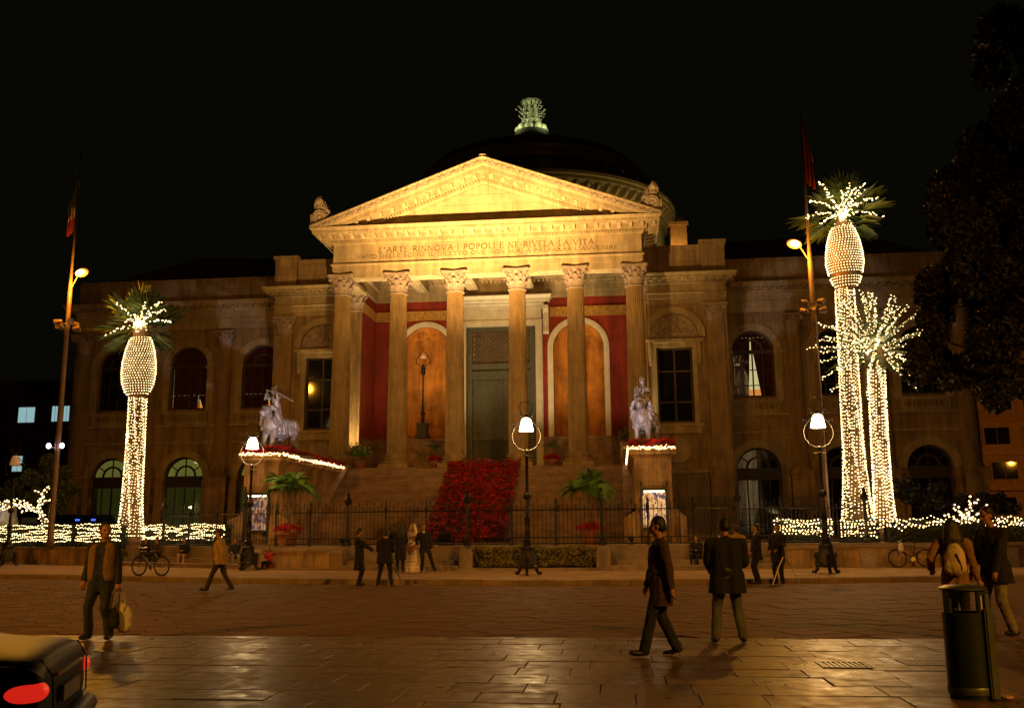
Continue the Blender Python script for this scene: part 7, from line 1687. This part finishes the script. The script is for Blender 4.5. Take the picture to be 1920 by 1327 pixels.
# ------------------------------------------------------------------ bronze lions with riders
def lion(loc, rz, lab, male):
    mb = MB(); V = Vector
    cap(mb, (0, -.95, 1.38), (0, .55, 1.42), .40, .44, 14); ell(mb, (0, .62, 1.40), (.42, .44, .52)); ell(mb, (0, -1.0, 1.36), (.38, .42, .46)); cap(mb, (0, -.5, 1.12), (0, .4, 1.08), .28, .33, 12)
    # legs: front
    for s_, fy, kz in ((-1, .98, 0), (1, .72, 0)):
        cap(mb, (s_*.24, .62, 1.25), (s_*.27, (.62+fy)/2+.02, .72), .20, .14); cap(mb, (s_*.27, (.62+fy)/2+.02, .72), (s_*.27, fy-.02, .17), .135, .11); ell(mb, (s_*.27, fy+.10, .11), (.15, .21, .11))
        for t in (-.08, 0, .08): ell(mb, (s_*.27+t, fy+.26, .08), (.045, .07, .07))
    for s_, fy in ((-1, -1.05), (1, -.75)):
        cap(mb, (s_*.24, -1.0, 1.25), (s_*.29, fy+.28, .78), .25, .17); cap(mb, (s_*.29, fy+.28, .78), (s_*.28, fy-.14, .42), .15, .10); cap(mb, (s_*.28, fy-.14, .42), (s_*.28, fy-.02, .12), .10, .10); ell(mb, (s_*.28, fy+.10, .10), (.14, .21, .10))
    cap(mb, (0, -1.35, 1.45), (.05, -1.62, 1.1), .09, .07); cap(mb, (.05, -1.62, 1.1), (.2, -1.75, .72), .07, .06); cap(mb, (.2, -1.75, .72), (.42, -1.85, .58), .06, .05); ell(mb, (.46, -1.88, .56), (.13, .1, .1))
    # head and mane
    ell(mb, (0, 1.02, 1.98), (.27, .30, .30)); ell(mb, (0, 1.28, 1.90), (.17, .20, .15)); ell(mb, (0, 1.26, 1.76), (.14, .16, .08)); cap(mb, (-.10, 1.2, 2.08), (.10, 1.2, 2.08), .06); ell(mb, (0, 1.44, 1.96), (.07, .05, .05))
    for s_ in (-1, 1): ell(mb, (s_*.24, .95, 2.20), (.07, .05, .09))
    r_ = random.Random(5 if male else 6)
    for q in range(70):
        a = r_.uniform(0, 2*PI); t = r_.random(); c = V((.40*math.cos(a)*(1-.1*t), .86-.35*t, 1.86+.46*math.sin(a)-.18*t)); d = V((math.cos(a)*.16, r_.uniform(-.16, .06), math.sin(a)*.14-.30)); cap(mb, c, c+d, .10, .035, 7)
    # drapery over the back
    for q in range(9): y = -.7+.16*q; cap(mb, (-.42, y, 1.62), (-.46+.03*math.sin(q*2), y-.05, 1.02+.08*math.sin(q*1.7)), .05, .07, 7); cap(mb, (.42, y, 1.62), (.46, y-.05, 1.0+.08*math.cos(q*2)), .05, .07, 7)
    # rider seated sideways on the shoulders
    cap(mb, (-.02, .22, 1.98), (-.02, .42, 2.62), .22, .20, 12); cap(mb, (-.24, .42, 2.68), (.20, .44, 2.68), .10); cap(mb, (0, .44, 2.7), (0, .48, 2.88), .07); ell(mb, (0, .50, 3.02), (.13, .15, .18)); ell(mb, (0, .47, 3.12), (.15, .16, .12)); ell(mb, (0, .40, 3.26), (.09, .09, .09))
    cap(mb, (-.1, .30, 1.98), (-.36, .72, 1.82), .17, .13); cap(mb, (-.36, .72, 1.82), (-.42, .62, 1.28), .12, .09); cap(mb, (.1, .3, 1.98), (.36, .62, 1.84), .17, .13); cap(mb, (.36, .62, 1.84), (.42, .55, 1.28), .12, .08)
    for q in range(8): a = -1.2+q*.34; cap(mb, (.30*math.sin(a), .32+.1*math.cos(a), 2.1), (.46*math.sin(a)*1.1, .35+.28*math.cos(a), 1.45), .07, .09, 7)
    if male:
        cap(mb, (-.22, .44, 2.66), (-.42, .78, 2.52), .08, .065); cap(mb, (-.42, .78, 2.52), (-.45, .90, 2.86), .06, .05); cap(mb, (.25, .42, 2.66), (.34, .72, 2.68), .08, .06); cap(mb, (.34, .72, 2.60), (.02, .98, 2.95), .06, .05)
    else:
        cap(mb, (.22, .44, 2.66), (.34, .60, 2.36), .08, .06); cap(mb, (.34, .60, 2.36), (.12, .86, 2.42), .06, .05); cap(mb, (-.25, .42, 2.66), (-.36, .62, 2.34), .08, .06); cap(mb, (-.36, .62, 2.34), (-.20, .86, 2.2), .06, .05)
    o = sculpt(mb, 'lion_statue', BRONZE, .032, 1, .022, 5); o.location = loc; o.rotation_euler = (0, 0, rz); o.scale = (1.12,)*3; tag(o, lab, 'statue', 'bronze lion statues')
    b = MB()
    if male: b.tube([(.10, 1.0, 3.0), (-.45, .90, 2.86), (-1.25, .7, 2.42)], .04, 6); b.lathe([(.04, 0), (.10, .1), (.04, .2)], n=8); b.xf(Matrix.Identity(4)); b.build('staff', BRONZE, o)
    else: b.tube([(.25, .75, 2.2), (.30, .80, 2.65), (.18, .86, 2.75), (.1, .86, 2.4)], .03, 5); b.build('lyre', BRONZE, o)
    b = MB(); b.box(-.75, .75, -1.9, 1.5, -.12, .02); b.build('plinth', BRONZE, o)
lion((-9.75, -10.7, 5.72), PI-.28, 'bronze lion with rider holding a staff on the left pedestal', True)
lion((9.72, -10.75, 5.72), PI-.22, 'bronze lion with draped female rider on the right pedestal', False)
ROOM.__exit__(None, None, None); bpy.data.batch_remove(TRASH); bpy.data.scenes.remove(TMP)
